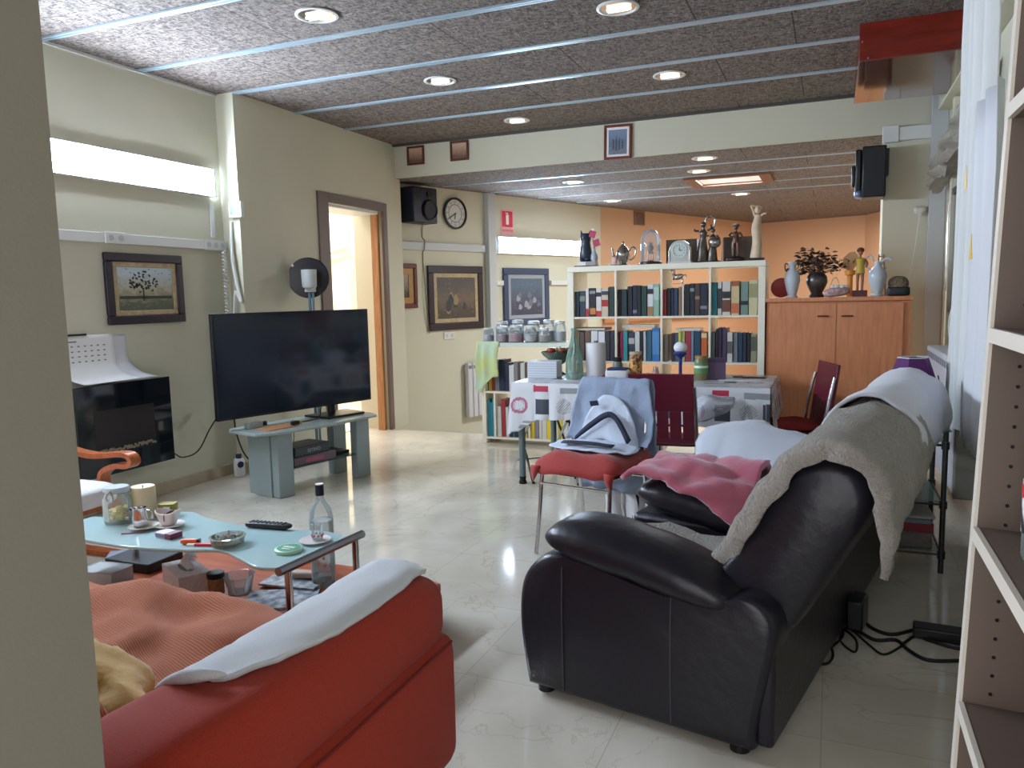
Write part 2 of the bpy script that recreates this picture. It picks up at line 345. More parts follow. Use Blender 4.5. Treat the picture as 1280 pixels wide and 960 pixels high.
for x, y, lb in ((-2.70, 3.79, 'round recessed downlight at the top left of the ceiling'), (-1.14, 4.42, 'round recessed downlight nearest the top centre of the ceiling'),
                 (-2.70, 5.27, 'round recessed downlight left of centre, second row from the beam'), (-1.14, 5.90, 'round recessed downlight in the ceiling right of the beam photo'),
                 (-2.68, 6.73, 'small round downlight just in front of the beam above the wall')):
    downlight(x, y, CZ, lb, 'recessed ceiling downlights of the main room')
for x, y, lb in ((-2.68, 8.39, 'faint round downlight in the lower ceiling left of the beam photo'), (-1.13, 7.56, 'round downlight in the lower ceiling right beside the beam'),
                 (-1.30, 8.32, 'round downlight in the lower ceiling left of the hatch'), (-1.11, 10.5, 'round downlight in the lower ceiling behind the hatch'), (-2.75, 10.3, 'faint downlight far back in the lower ceiling on the left')):
    downlight(x, y, BZ, lb, 'recessed downlights of the lower ceiling')
t = thing('ceiling_hatch', 'pale rectangular light panel in a brown frame in the lower ceiling', 'hatch', (-1.08, 9.09, BZ))
m = M(); m.box(-0.45, -0.36, -0.03, 0.45, -0.28, -0.001); m.box(-0.45, 0.28, -0.03, 0.45, 0.36, -0.001); m.box(-0.45, -0.28, -0.03, -0.33, 0.28, -0.001); m.box(0.33, -0.28, -0.03, 0.45, 0.28, -0.001)
m.out('frame', mt('brown_hatch_wood', (120, 78, 52), 0.5), t)
M().box(-0.33, -0.28, -0.006, 0.33, 0.28, -0.001).out('light_panel', mt('lit_hatch_panel', (240, 240, 235), 0.6, emit=((240, 245, 250), 0.25)), t)

# ------------------------------------------------------------------ pictures
def paint_mat(name, top, mid, low, dots, seed=0.0, sc=7, amt=0.55):
    """canvas colours: bands from top to bottom, broken by brushwork"""
    if name in MATS: return MATS[name]
    m = mt(name, mid, 0.55); nt = m.node_tree; N = nt.nodes; L = nt.links; b = N['Principled BSDF']
    tc = N.new('ShaderNodeTexCoord'); sp = N.new('ShaderNodeSeparateXYZ'); L.new(tc.outputs['Generated'], sp.inputs[0])
    mp = N.new('ShaderNodeMapping'); mp.inputs['Location'].default_value = (seed, seed*3, 0); L.new(tc.outputs['Generated'], mp.inputs[0])
    t = N.new('ShaderNodeTexNoise'); t.inputs['Scale'].default_value = sc; t.inputs['Detail'].default_value = 8; t.inputs['Distortion'].default_value = 1.0; L.new(mp.outputs[0], t.inputs[0])
    a = N.new('ShaderNodeMath'); a.operation = 'MULTIPLY_ADD'; L.new(t.outputs['Fac'], a.inputs[0]); a.inputs[1].default_value = amt; L.new(sp.outputs['Z'], a.inputs[2])
    s_ = N.new('ShaderNodeMath'); s_.operation = 'SUBTRACT'; L.new(a.outputs[0], s_.inputs[0]); s_.inputs[1].default_value = amt/2
    r = N.new('ShaderNodeValToRGB'); r.color_ramp.elements[0].color = lin(low)+(1,); r.color_ramp.elements[1].color = lin(top)+(1,); r.color_ramp.elements[0].position = 0.15; r.color_ramp.elements[1].position = 0.85
    e = r.color_ramp.elements.new(0.48); e.color = lin(mid)+(1,); L.new(s_.outputs[0], r.inputs[0])
    v = N.new('ShaderNodeTexVoronoi'); v.inputs['Scale'].default_value = sc*1.6; L.new(mp.outputs[0], v.inputs['Vector'])
    r2 = N.new('ShaderNodeValToRGB'); r2.color_ramp.elements[0].position = 0.12; r2.color_ramp.elements[0].color = (1, 1, 1, 1); r2.color_ramp.elements[1].position = 0.22; r2.color_ramp.elements[1].color = (0, 0, 0, 1)
    L.new(v.outputs['Distance'], r2.inputs[0]); mx = N.new('ShaderNodeMix'); mx.data_type = 'RGBA'; L.new(r2.outputs[0], mx.inputs[0]); L.new(r.outputs[0], mx.inputs[6]); mx.inputs[7].default_value = lin(dots)+(1,)
    L.new(mx.outputs[2], b.inputs['Base Color']); return m
def picture(name, label, w_, h_, loc, rz, fw, fmat, canvas, mw=0.0, mmat=None, cat='picture', group=None, depth=0.03, deco=None, tilt=0):
    """frame lies in local xz, front towards -y, back on y=0"""
    t = thing(name, label, cat, loc, rz, group)
    if tilt: t.rotation_euler = (0, tilt, rz)
    a, b = w_/2, h_/2
    for x0, z0, x1, z1 in ((-a, b-fw, a, b), (-a, -b, a, -b+fw), (-a, -b+fw, -a+fw, b-fw), (a-fw, -b+fw, a, b-fw)):
        pass
    m = M()
    m.box(-a, -depth, b-fw, a, 0, b); m.box(-a, -depth, -b, a, 0, -b+fw); m.box(-a, -depth, -b+fw, -a+fw, 0, b-fw); m.box(a-fw, -depth, -b+fw, a, 0, b-fw)
    m.out('frame', fmat, t, bev=min(0.008, fw*0.25))
    a2, b2 = a-fw, b-fw
    if mw:
        m = M(); y0 = -depth*0.62
        m.box(-a2, y0, b2-mw, a2, -0.004, b2); m.box(-a2, y0, -b2, a2, -0.004, -b2+mw); m.box(-a2, y0, -b2+mw, -a2+mw, -0.004, b2-mw); m.box(a2-mw, y0, -b2+mw, a2, -0.004, b2-mw)
        m.out('mount', mmat, t, bev=0.003); a2 -= mw; b2 -= mw
    c = M().box(-a2, -depth*0.4, -b2, a2, -0.002, b2).out('canvas', canvas, t)
    if deco: deco(t, a2, b2, -depth*0.4-0.0006)
    return t
DKBLUE = mt('dark_stained_frame', (40, 34, 44), 0.35); CREAMM = mt('cream_gilt_mount', (186, 168, 134), 0.5, n=(30, (160, 140, 104), 0.5)); REDB = mt('red_brown_frame', (92, 42, 30), 0.4)
def tree_deco(t, a, b, y):
    m = M(); random.seed(3)
    for i in range(46):
        an = random.uniform(0, 2*PI); r = random.uniform(0, 1)**0.6; m.cb(-a*0.1+math.cos(an)*r*a*0.55, y, b*0.32+math.sin(an)*r*b*0.5, 0.02, 0.001, 0.012, 0, 0, random.uniform(-1, 1))
    m.cb(-a*0.1, y, -b*0.25, 0.012, 0.001, b*0.6)
    m.cb(0, y, -b*0.4, a*1.9, 0.001, 0.02); m.out('painted_tree', mt('paint_dark_green', (58, 64, 50), 0.6), t)
picture('landscape_painting', 'framed landscape painting of a tree by water on the left wall below the lamp', 0.655, 0.478, (-4.419, 4.045, 1.468), PI/2, 0.058, DKBLUE,
        paint_mat('landscape_paint', (186, 204, 214), (176, 168, 140), (92, 98, 78), (120, 126, 100), 1.0), 0.035, CREAMM, deco=tree_deco)
def figs(cols, n, seed, spread=0.6, hh=0.3):
    def f(t, a, b, y):
        for k, c in enumerate(cols):
            random.seed(seed+k)
            for i in range(n):
                x = random.uniform(-spread, spread)*a; z = random.uniform(-0.55, 0.15)*b; s_ = random.uniform(0.6, 1.1)
                M().prism([(x+s_*a*0.11*math.cos(q)*(1 if math.sin(q) > 0 else 1.5), z+s_*b*hh*math.sin(q)) for q in [2*PI*i_/10 for i_ in range(10)]], 0, 0.0006, Matrix.Translation((0, y-0.0004*k, 0)) @ Matrix.Rotation(PI/2, 4, 'X')).out('painted_figure', mt('paint_%d_%d_%d' % c, c, 0.6), t)
    return f
def wallpic(name, label, t0, t1, z0, z1, fw, fm, cv, mw, mm, deco=None):
    q = P2((t0+t1)/2, 0.001); return picture(name, label, t1-t0, z1-z0, (q[0], q[1], (z0+z1)/2), OA, fw, fm, cv, mw, mm, deco=deco)
def tpar(px_x, px_y):  # distance along the oblique wall of a plan point
    return (Vector((px_x, px_y))-Vector((-4.49, 7.2))).dot(Vector((math.cos(OA), math.sin(OA))))
wallpic('seascape_painting', 'brown framed small seascape partly hidden behind the door-side wall, under the speaker', -0.14+0.28, 0.51, 1.255, 1.745, 0.05, REDB,
        paint_mat('seascape_paint', (160, 140, 124), (128, 116, 104), (60, 52, 50), (176, 160, 140), 4.0, 5), 0.07, mt('gold_mount', (170, 128, 74), 0.4))
wallpic('interior_painting', 'large dark framed painting of figures in a room, below the round clock', 0.67, 1.55, 0.985, 1.73, 0.085, DKBLUE,
        paint_mat('interior_paint', (84, 78, 76), (110, 94, 78), (76, 66, 56), (126, 110, 84), 7.0, 6), 0.05, CREAMM, deco=figs([(70, 96, 62), (150, 128, 96), (60, 64, 70)], 3, 11))
wallpic('blue_framed_painting', 'painting in a blue-grey frame on the wall below the back fluorescent lamp', 1.92, 2.80, 0.985, 1.72, 0.085, mt('blue_grey_frame', (56, 72, 98), 0.4),
        paint_mat('group_paint', (86, 104, 122), (80, 88, 104), (66, 68, 84), (112, 118, 130), 9.0, 6), 0.05, mt('grey_blue_mount', (150, 156, 166), 0.5), deco=figs([(150, 150, 156), (104, 112, 128)], 5, 21, 0.8, 0.2))
SEPIA = paint_mat('sepia_print', (196, 160, 136), (160, 124, 102), (110, 78, 60), (200, 170, 150), 2.0, 9)
picture('small_picture', 'small square brown picture on the beam, leftmost', 0.20, 0.19, (-3.99, 7.199, 2.822), 0, 0.022, REDB, SEPIA, cat='picture', group=None, depth=0.02)
picture('small_picture', 'small square brown picture on the beam, second from the left', 0.205, 0.195, (-3.49, 7.199, 2.825), 0, 0.022, REDB, SEPIA, depth=0.02)
def people(t, a, b, y):
    m = M()
    for i in range(4):
        x = (-0.5+i*0.33)*a; hh = (0.7, 0.9, 0.8, 0.6)[i]*b
        m.cb(x, y, -b*0.25, a*0.2, 0.0008, hh); m.cb(x, y, -b*0.25+hh*0.62, a*0.13, 0.0008, b*0.15)
    m.out('printed_people', mt('print_dark_grey', (70, 78, 96), 0.5), t)
picture('family_photo', 'framed family photo with white mount hanging low on the beam', 0.26, 0.31, (-1.86, 7.198, 2.757), 0, 0.022, mt('cherry_frame', (110, 44, 36), 0.35),
        paint_mat('photo_grey', (120, 134, 160), (96, 108, 132), (110, 118, 130), (150, 160, 175), 5.0, 6), 0.022, PAPER, deco=people, depth=0.03, tilt=0.02)
q = (-2.66, 11.78); od = math.atan2(15.3-10.95, -1.25+3.10)
picture('small_plaque', 'small dark wood plaque high on the orange wall above the glass dome', 0.26, 0.22, (-2.735, 11.80, 2.50), od, 0.02, mt('plaque_wood', (140, 112, 96), 0.5), mt('plaque_face', (124, 100, 90), 0.5, n=(20, (96, 76, 68), 0.5)), depth=0.02)
picture('orange_wall_print', 'red-brown framed print on the orange wall seen through the bookcase', 0.34, 0.34, (-2.62, 12.08, 1.28), od, 0.06, mt('print_frame_red', (120, 54, 44), 0.5), mt('print_face', (170, 110, 86), 0.5), depth=0.02)
# ------------------------------------------------------------------ wall clock
q = P2(1.125, 0.001); t = thing('wall_clock', 'round black-rimmed white wall clock between speaker and conduit', 'clock', (q[0], q[1], 2.335), OA)
TY = Matrix.Rotation(PI/2, 4, 'X')
M().lathe([(0.172, 0.0), (0.182, 0.012), (0.18, 0.034), (0.162, 0.036), (0.158, 0.02), (0.158, 0.0)], T=TY, n=40, cap=False).out('rim', BLACK, t)
M().lathe([(0.0, 0.001), (0.159, 0.001), (0.159, 0.018), (0.0, 0.018)], T=TY, n=40).out('dial', mt('clock_dial', (206, 206, 200), 0.5), t)
INK = mt('black_ink', (26, 26, 30), 0.6)
m = M(); m.lathe([(0.104, 0.0185), (0.104, 0.0195), (0.098, 0.0195), (0.098, 0.0185)], T=TY, n=40, cap=False)
m.out('dial_ring', INK, t)
for i, s_ in enumerate(('12', '1', '2', '3', '4', '5', '6', '7', '8', '9', '10', '11')):
    a = PI/2-i*PI/6; text(s_, 0.036, INK, t, (0.13*math.cos(a), -0.0192, 0.13*math.sin(a)), (PI/2, 0, 0), 0.0004, 'numeral')
def hand(a, l, w_, y): return M().cb(math.cos(a)*l*0.42, y, math.sin(a)*l*0.42, l, 0.002, w_, 0, 0, -a)
hand(math.radians(-100), 0.075, 0.011, -0.024).out('hour_hand', INK, t); hand(math.radians(-148), 0.13, 0.008, -0.027).out('minute_hand', INK, t)
# ------------------------------------------------------------------ loudspeakers
q = P2(0.48, 0.02); t = thing('loudspeaker', 'dark blue-black loudspeaker on the wall left of the round clock', 'loudspeaker', (q[0], q[1], 2.37), OA+0.10)
M().box(-0.19, -0.20, -0.19, 0.19, 0, 0.19).out('cabinet', mt('navy_black_speaker', (24, 30, 46), 0.45), t, bev=0.012)
M().lathe([(0.105, 0.2), (0.112, 0.222), (0.098, 0.228), (0.085, 0.213), (0.0, 0.206)], T=Matrix.Translation((0.06, 0, -0.05)) @ TY, n=32).out('woofer', mt('dark_cone', (16, 19, 28), 0.5), t)
M().lathe([(0.035, 0.2), (0.036, 0.212), (0.02, 0.214), (0.0, 0.206)], T=Matrix.Translation((0.06, 0, 0.12)) @ TY, n=24).out('tweeter', MATS['dark_cone'], t)
M().tube([(-0.15, -0.02, -0.10), (-0.24, 0.0, -0.1), (-0.24, 0.02, 0.05), (-0.16, 0.0, 0.1)], 0.008).out('bracket', BLACK, t)
t = thing('loudspeaker', 'black loudspeaker mounted on the right column under the beam', 'loudspeaker', (0.30, 7.08, 2.285), 0.0)
m = M(); m.box(-0.10, -0.16, -0.20, 0.075, 0.10, 0.20); m.out('cabinet', mt('black_speaker', (20, 24, 30), 0.4), t, bev=0.012)
m = M(); m.cb(-0.125, -0.03, 0.02, 0.045, 0.2, 0.33); m.cb(-0.16, -0.03, -0.02, 0.03, 0.13, 0.17); m.out('front_horn', BLACK, t, bev=0.012)
M().sell((-0.12, -0.09, -0.165), (0.035, 0.05, 0.035), 0.8).out('silver_trim', mt('blue_silver', (120, 140, 170), 0.3, 0.6), t)
M().box(0.075, -0.04, -0.02, 0.1, 0.08, 0.19).out('bracket', BLACK, t)
# ------------------------------------------------------------------ extinguisher sign
q = P2(2.03, 0.001); t = thing('extinguisher_sign', 'red and white fire extinguisher sign above the back fluorescent lamp', 'sign', (q[0], q[1], 2.285), OA)
M().box(-0.115, -0.004, -0.155, 0.115, 0, 0.155).out('plate', mt('sign_pale_pink', (236, 170, 176), 0.5), t)
M().box(-0.095, -0.0055, -0.06, 0.095, -0.0042, 0.135).out('red_field', mt('sign_red', (206, 52, 72), 0.5), t)
m = M(); m.cb(0, -0.0065, 0.03, 0.05, 0.0015, 0.12); m.cb(0, -0.0065, 0.105, 0.026, 0.0015, 0.02); m.cb(-0.022, -0.0065, 0.112, 0.03, 0.0015, 0.008); m.out('extinguisher_pictogram', PAPER, t)
text('EXTINTOR', 0.04, MATS['sign_red'], t, (0, -0.0048, -0.105), (PI/2, 0, 0), 0.0004)
# ------------------------------------------------------------------ small wall fittings
def socket(name, label, w_, h_, loc, rz, n=2, cat='socket', group=None):
    t = thing(name, label, cat, loc, rz, group)
    M().box(-w_/2, -0.012, -h_/2, w_/2, 0, h_/2).out('plate', PLAST, t, bev=0.003)
    for i in range(n):
        x = (-w_/2)+(i+0.5)*w_/n
        M().lathe([(0.021, 0.0125), (0.021, 0.0145), (0.017, 0.0145), (0.016, 0.013), (0.0, 0.013)], T=Matrix.Translation((x, 0, 0)) @ TY, n=20).out('outlet', PLASTG, t)
    return t
socket('wall_socket', 'white socket set in the left wall trunking above the landscape painting', 0.16, 0.075, (-4.384, 3.80, 1.80), PI/2, 2)
socket('wall_socket', 'white triple socket at the right end of the left wall trunking', 0.21, 0.075, (-4.384, 4.70, 1.80), PI/2, 3)
q = P2(0.98, 0.001); socket('light_switch', 'pair of white switches on the wall under the large interior painting', 0.16, 0.085, (q[0], q[1], 0.92), OA, 2, 'switch')
t = thing('thermostat', 'small white thermostat with grey display on the corner pillar', 'thermostat', (-4.262, 4.838, 2.07), 0.0)
M().box(-0.06, -0.035, -0.06, 0.06, 0, 0.06).out('casing', PLAST, t, bev=0.004); M().box(-0.045, -0.037, -0.035, 0.045, -0.0355, 0.045).out('display', mt('grey_display', (120, 132, 138), 0.3), t)
# coiled cord and conduit hanging in the corner
m = M(); pts = []
for i in range(160):
    z = 1.76-i*0.0037; pts.append((-4.36+0.012*math.cos(i*0.9), 4.765+0.012*math.sin(i*0.9), z))
m.tube(pts, 0.006, n=6); tag(m.out('coiled_cord', PLAST), 'white coiled cord hanging from the trunking in the left corner', 'cord')
tag(M().tube([(-4.33, 4.83, 1.98), (-4.31, 4.80, 1.7), (-4.28, 4.80, 1.5), (-4.25, 4.80, 1.36), (-4.28, 4.79, 1.44), (-4.30, 4.79, 1.40), (-4.33, 4.8, 1.2), (-4.34, 4.8, 1.05)], 0.012, n=8, k=5).out('white_hose', PLAST), 'white hose hooked beside the coiled cord in the left corner', 'hose')
tag(M().box(-4.418, 4.70, 1.86, -4.405, 4.74, 2.12).out('cable_duct', PLAST, bev=0.002), 'short white vertical cable duct under the left lamp end', 'duct')
q = P2(0.62, 0.004); q2 = P2(0.62, 0.02)
tag(M().tube([(q2[0], q2[1], 2.19), (q[0], q[1], 2.05), (q2[0]+.02, q2[1], 2.0), (q2[0]+.02, q2[1]-.02, 1.9), (q[0], q[1], 1.84), (q[0]+0.02, q[1], 1.4), (q[0]+0.03, q[1]+0.04, 0.96)], 0.005, n=6, k=3).out('speaker_cable', mt('tan_cable', (120, 108, 84), 0.6)), 'thin tan cable running down the wall from the left loudspeaker', 'cable')
# calendar
t = thing('wall_calendar', 'white wall calendar curling over the top of the electric fireplace', 'calendar', (-4.419, 3.55, 1.0), PI/2)
def cal(x0, x1, zt, dx):
    rows = []
    for x in (x0, (x0+x1)/2, x1):
        rows.append([(x, -0.004, zt), (x+dx*0.02, -0.008, 1.09-1.0), (x+dx*0.1, -0.015, 0.98-1.0), (x+dx*0.5, -0.075, 0.905-1.0), (x+dx*1.0, -0.17, 0.872-1.0)])
    return M().grid(rows, 3, 6)
cal(-0.22, 0.20, 0.175, 0.05).out('sheet', PAPER, t, solid=0.002); cal(-0.16, 0.30, 0.165, 0.10).out('lower_sheet', mt('grey_white_paper', (206, 208, 212), 0.7), t, solid=0.002, loc=(0, 0.004, 0))
m = M()
for r_ in range(4):
    for c_ in range(7): m.cb(-0.16+c_*0.047, -0.0125, 0.105-r_*0.033, 0.016, 0.001, 0.007)
m.cb(-0.12, -0.0085, 0.135, 0.09, 0.001, 0.008); m.out('printed_dates', mt('calendar_ink', (120, 108, 116), 0.7), t)
M().cb(-0.1, -0.008, 0.178, 0.2, 0.006, 0.012).out('dark_binding', BLACK, t)
# electric wall fireplace
t = thing('electric_fireplace', 'black glass electric fireplace hung on the left wall', 'fireplace', (-4.419, 3.72, 0.56), PI/2)
M().box(-0.33, -0.10, -0.25, 0.33, 0, 0.25).out('body', BLACK, t, bev=0.004)
M().box(-0.375, -0.115, -0.295, 0.375, -0.1005, 0.295).out('glass_front', mt('black_glass', (16, 24, 32), 0.06, coat=0.5), t, bev=0.003)
M().box(-0.25, -0.117, -0.16, 0.22, -0.1155, 0.13).out('viewing_window', mt('dark_brown_glass', (50, 44, 46), 0.25), t)
m = M(); random.seed(5)
for i in range(44): m.sell((-0.235+i*0.0103, -0.121, -0.145+random.uniform(0, 0.02)), (0.011, 0.004, 0.008), 0.9, nu=8, nv=6)
m.out('pebbles', mt('pale_pebbles', (150, 140, 118), 0.7), t, kind='stuff')
# cables by the TV
def cable(label, pts, r=0.005, mat=None, k=5, name='power_cable'):
    return tag(M().tube(pts, r, n=6, k=k).out(name, mat or BLACKR), label, 'cable')
cable('black cable drooping from the fireplace to the television', [(-4.33, 4.11, 0.30), (-4.34, 4.2, 0.25), (-4.34, 4.35, 0.27), (-4.31, 4.45, 0.42), (-4.25, 4.53, 0.56)])
cable('black cable hanging behind the television down to the air freshener', [(-4.27, 4.67, 0.56), (-4.30, 4.70, 0.45), (-4.31, 4.73, 0.32), (-4.29, 4.78, 0.16), (-4.2, 4.79, 0.10), (-4.1, 4.72, 0.25), (-4.0, 4.62, 0.455)], 0.006)
cable('grey cable looping behind the television stand near the wall', [(-4.23, 4.86, 0.36), (-4.1, 4.92, 0.33), (-3.95, 4.95, 0.36), (-3.98, 4.98, 0.2), (-4.1, 4.96, 0.006)], 0.004, mt('grey_cable', (110, 104, 96), 0.6))
m = M(); m.cb(-4.21, 4.61, 0.62, 0.03, 0.12, 0.03, 0, 0.6); m.tube([(-4.22, 4.56, 0.58), (-4.17, 4.60, 0.66), (-4.24, 4.65, 0.65), (-4.20, 4.58, 0.60)], 0.008, k=4)
tag(m.out('cable_bundle', BLACKR), 'knot of black plugs and cable left of the television', 'cable')
t = thing('air_freshener', 'small white bottle with a blue round label on the floor by the skirting', 'bottle', (-4.27, 4.69, 0), 1.2)
M().sell((0, 0, 0.075), (0.042, 0.024, 0.075), 0.5, 0.4).out('bottle', PLAST, t); M().cyl((0, 0, 0.148), (0, 0, 0.182), 0.022).out('cap', mt('navy_plastic', (34, 40, 84), 0.4), t)
M().lathe([(0.026, 0.022), (0.026, 0.0255), (0, 0.0255)], T=Matrix.Translation((0, 0, 0.10)) @ TY, n=20).out('round_label', MATS['navy_plastic'], t)
# side-room wall console (seen through the door)
t = thing('wall_console', 'white scalloped wall console inside the bright side room', 'shelf', (-6.32, 8.799, 2.08), 0)
M().prism([(-0.62, 0), (0.42, 0), (0.42, -0.05), (0.30, -0.09), (0.1, -0.11), (-0.1, -0.10), (-0.3, -0.06), (-0.45, -0.09), (-0.62, -0.11)], 0, 0.22, TY).out('top', PLAST, t, bev=0.006)
M().box(0.16, -0.1, 0.001, 0.36, 0, 0.20).out('box', PLAST, t, bev=0.01)
# ------------------------------------------------------------------ television and stand
A0 = Vector((-3.47, 4.10)); A1 = Vector((-3.226, 5.061)); av = math.atan2((A1-A0).y, (A1-A0).x)
GLASS = glassy('clear_green_glass', (140, 170, 165), 0.06)
FROST = mt('grey_green_stand_paint', (146, 160, 160), 0.4)
t = thing('television_stand', 'grey-green open television stand with glass shelf and top', 'television stand', (A0.x, A0.y, 0), av)   # local x along front edge, +y towards the wall
top = M().prism([(-0.06, 0.06), (0.06, -0.01), (0.5, -0.05), (0.98, -0.01), (1.03, 0.1), (1.0, 0.44), (0.0, 0.44), (-0.06, 0.36)], 0.462, 0.482); top.out('top', mt('grey_glass_top', (150, 162, 158), 0.25), t, bev=0.004)
for x0 in (0.11, 0.83):
    for y0 in (0.06, 0.33):
        M().box(x0, y0, 0, x0+0.13, y0+0.075, 0.461).out('leg', FROST, t, bev=0.006)
M().box(0.10, 0.138, 0.0, 0.125, 0.325, 0.461).out('end_panel', FROST, t, bev=0.003)
M().box(0.244, 0.07, 0.185, 0.826, 0.40, 0.195).out('glass_shelf', glassy('shelf_glass', (120, 150, 146), 0.25), t)
fr = Vector((A0.x, A0.y, 0)); RT = Matrix.Rotation(av, 4, 'Z')
def st(x, y, z): return tuple(fr+RT @ Vector((x, y, z)))
tt = thing('media_player', 'dark media player box with pale lettering on the stand shelf', 'player', st(0.42, 0.20, 0.257), av+0.05)
M().box(-0.15, -0.11, 0, 0.17, 0.11, 0.07).out('casing', mt('dark_grey_casing', (64, 74, 82), 0.4), tt, bev=0.005); text('SEYINO', 0.036, mt('pale_lettering', (170, 176, 180), 0.5), tt, (0.02, -0.111, 0.033), (PI/2, 0, 0), 0.0005)
tt = thing('disc_recorder', 'grey and pink fronted disc recorder at the bottom of the stand shelf', 'recorder', st(0.44, 0.20, 0.196), av)
M().box(-0.18, -0.12, 0, 0.20, 0.12, 0.06).out('casing', mt('mauve_grey_casing', (104, 88, 96), 0.4), tt, bev=0.004); M().box(-0.08, -0.1225, 0.015, 0.08, -0.1205, 0.045).out('pink_display', mt('pink_label', (168, 92, 112), 0.4), tt)
tag(M().cb(0, 0, 0.0125, 0.13, 0.2, 0.025).out('flat_box', BLACK, bev=0.004, loc=st(0.755, 0.24, 0.196), rot=(0, 0, av)), 'flat black box on the right half of the stand shelf', 'box')
tt = thing('television', 'large black flat screen television on the grey-green stand', 'television', (0, 0, 0), 0)
p0 = Vector((-3.83, 4.03)); p1 = Vector((-3.425, 5.30)); ta = math.atan2((p1-p0).y, (p1-p0).x); LT = (p1-p0).length
tt.location = (p0.x, p0.y, 0.483); tt.rotation_euler = (0, 0, ta)
M().box(0, 0, 0.075, LT, 0.035, 0.805).out('bezel', BLACK, tt, bev=0.004)
M().box(0.012, -0.0015, 0.09, LT-0.012, 0.0005, 0.793).out('screen', mt('dark_screen', (20, 32, 48), 0.12, coat=0.3), tt)
M().box(LT*0.2, 0.035, 0.15, LT*0.8, 0.07, 0.55).out('back_housing', BLACK, tt, bev=0.01)
M().prism([(LT*0.72-0.17, -0.16), (LT*0.72+0.17, -0.16), (LT*0.72+0.2, 0.10), (LT*0.72-0.2, 0.10)], 0.0, 0.016).cyl((LT*0.72, 0.03, 0.016), (LT*0.72, 0.03, 0.08), 0.03).out('foot', BLACK, tt, bev=0.003)
tag(M().box(-0.12, -0.08, 0, 0.14, 0.07, 0.006).out('wooden_tray', mt('light_wood', (196, 140, 96), 0.5), loc=st(0.18, 0.16, 0.483), rot=(0, 0, av)), 'small light wood board on the left end of the television stand', 'tray')
tt = thing('video_plug', 'black and yellow plug lying on the television stand', 'plug', st(0.30, 0.10, 0.490), av)
M().cb(0, 0, 0.015, 0.06, 0.03, 0.026).out('shell', BLACK, tt, bev=0.004); M().cb(0.04, 0, 0.013, 0.02, 0.024, 0.02).out('yellow_collar', mt('mustard', (186, 150, 60), 0.5), tt)
M().tube([(0.05, 0, 0.014), (0.15, 0.01, 0.012), (0.25, 0.04, 0.02), (0.30, 0.08, 0.08), (0.33, 0.09, 0.10)], 0.005, k=4).out('lead', BLACKR, tt)
tt = thing('silver_connector', 'silver box behind the television foot on the stand', 'connector', st(0.10, 0.30, 0.483), av)
M().cb(0, 0, 0.02, 0.12, 0.05, 0.04).out('casing', mt('silver_paint', (166, 176, 176), 0.35, 0.5), tt, bev=0.004)
M().cyl((0.06, 0, 0.02), (0.1, 0, 0.02), 0.016).out('coupling', BLACK, tt)
# standing lamp behind the television
t = thing('floor_lamp', 'floor lamp with black disc and frosted glass shade behind the television', 'lamp', (-4.09, 5.45, 0), 0.0)
M().lathe([(0.13, 0), (0.13, 0.015), (0.02, 0.03), (0.0, 0.03)]).out('base', STEEL, t)
m = M(); m.cyl((0.0, 0, 0.03), (0, 0, 1.45), 0.013); m.cyl((0.035, 0, 0.03), (0.035, 0, 1.45), 0.010); m.out('pole', mt('blue_grey_pole', (96, 122, 136), 0.35, 0.6), t)
M().cb(0.01, 0.0, 1.46, 0.07, 0.07, 0.05).out('lamp_holder', PLASTG, t, bev=0.006)
m = M(); m.lathe([(0.052, 1.47), (0.06, 1.48), (0.064, 1.62), (0.06, 1.62), (0.056, 1.49)], n=28); m.out('glass_shade', mt('frosted_glass', (186, 190, 188), 0.4), t, loc=(0.04, -0.05, 0))
a_ = math.atan2(-4.09, 5.45)
M().lathe([(0.0, 0.0), (0.165, 0.0), (0.172, 0.008), (0.165, 0.016), (0.0, 0.02)], T=Matrix.Translation((-0.03, 0.04, 1.555)) @ Matrix.Rotation(0.5, 4, 'Z') @ TY, n=40).out('reflector_disc', mt('black_lacquer', (26, 26, 34), 0.25), t)
M().sell((-0.13, -0.04, 1.66), (0.012, 0.012, 0.012), 1, nu=10, nv=8).out('white_button', PAPER, t)
# ------------------------------------------------------------------ bentwood armchair at the left
BENT = mt('bent_orange_wood', (184, 98, 46), 0.35, wave=(3, (150, 72, 30), (10, 10, 2), 0.5))
t = thing('bentwood_armchair', 'bentwood armchair with curved orange wood arm and white cushion, left edge', 'armchair', (-3.45, 2.95, 0), 0.0)
def strip(pts, w_, th, name, par, mat):
    P = crom(pts, 6); m = M(); rings = []
    for i, p in enumerate(P):
        dd = (P[min(i+1, len(P)-1)]-P[max(i-1, 0)]).normalized(); u = Vector((1, 0, 0)) if abs(dd.x) < 0.8 else Vector((0, 1, 0)); u = (u-dd*u.dot(dd)).normalized(); n_ = dd.cross(u)
        rings.append([m.b.verts.new(p+u*a*w_/2+n_*b*th/2) for a, b in ((-1, -1), (1, -1), (1, 1), (-1, 1))])
    m.loft(rings); return m.out(name, mat, par, bev=0.004)
for y in (0.0, -0.60):
    strip([(-0.35, y, 0.50), (-0.18, y, 0.585), (0.0, y, 0.585), (0.065, y, 0.55), (0.05, y, 0.505), (-0.08, y, 0.50), (-0.2, y, 0.46), (-0.22, y, 0.36), (-0.13, y, 0.24), (0.06, y, 0.14), (0.12, y, 0.07), (0.02, y, 0.018), (-0.3, y, 0.016)], 0.028, 0.06, 'bent_arm', t, BENT) if False else None
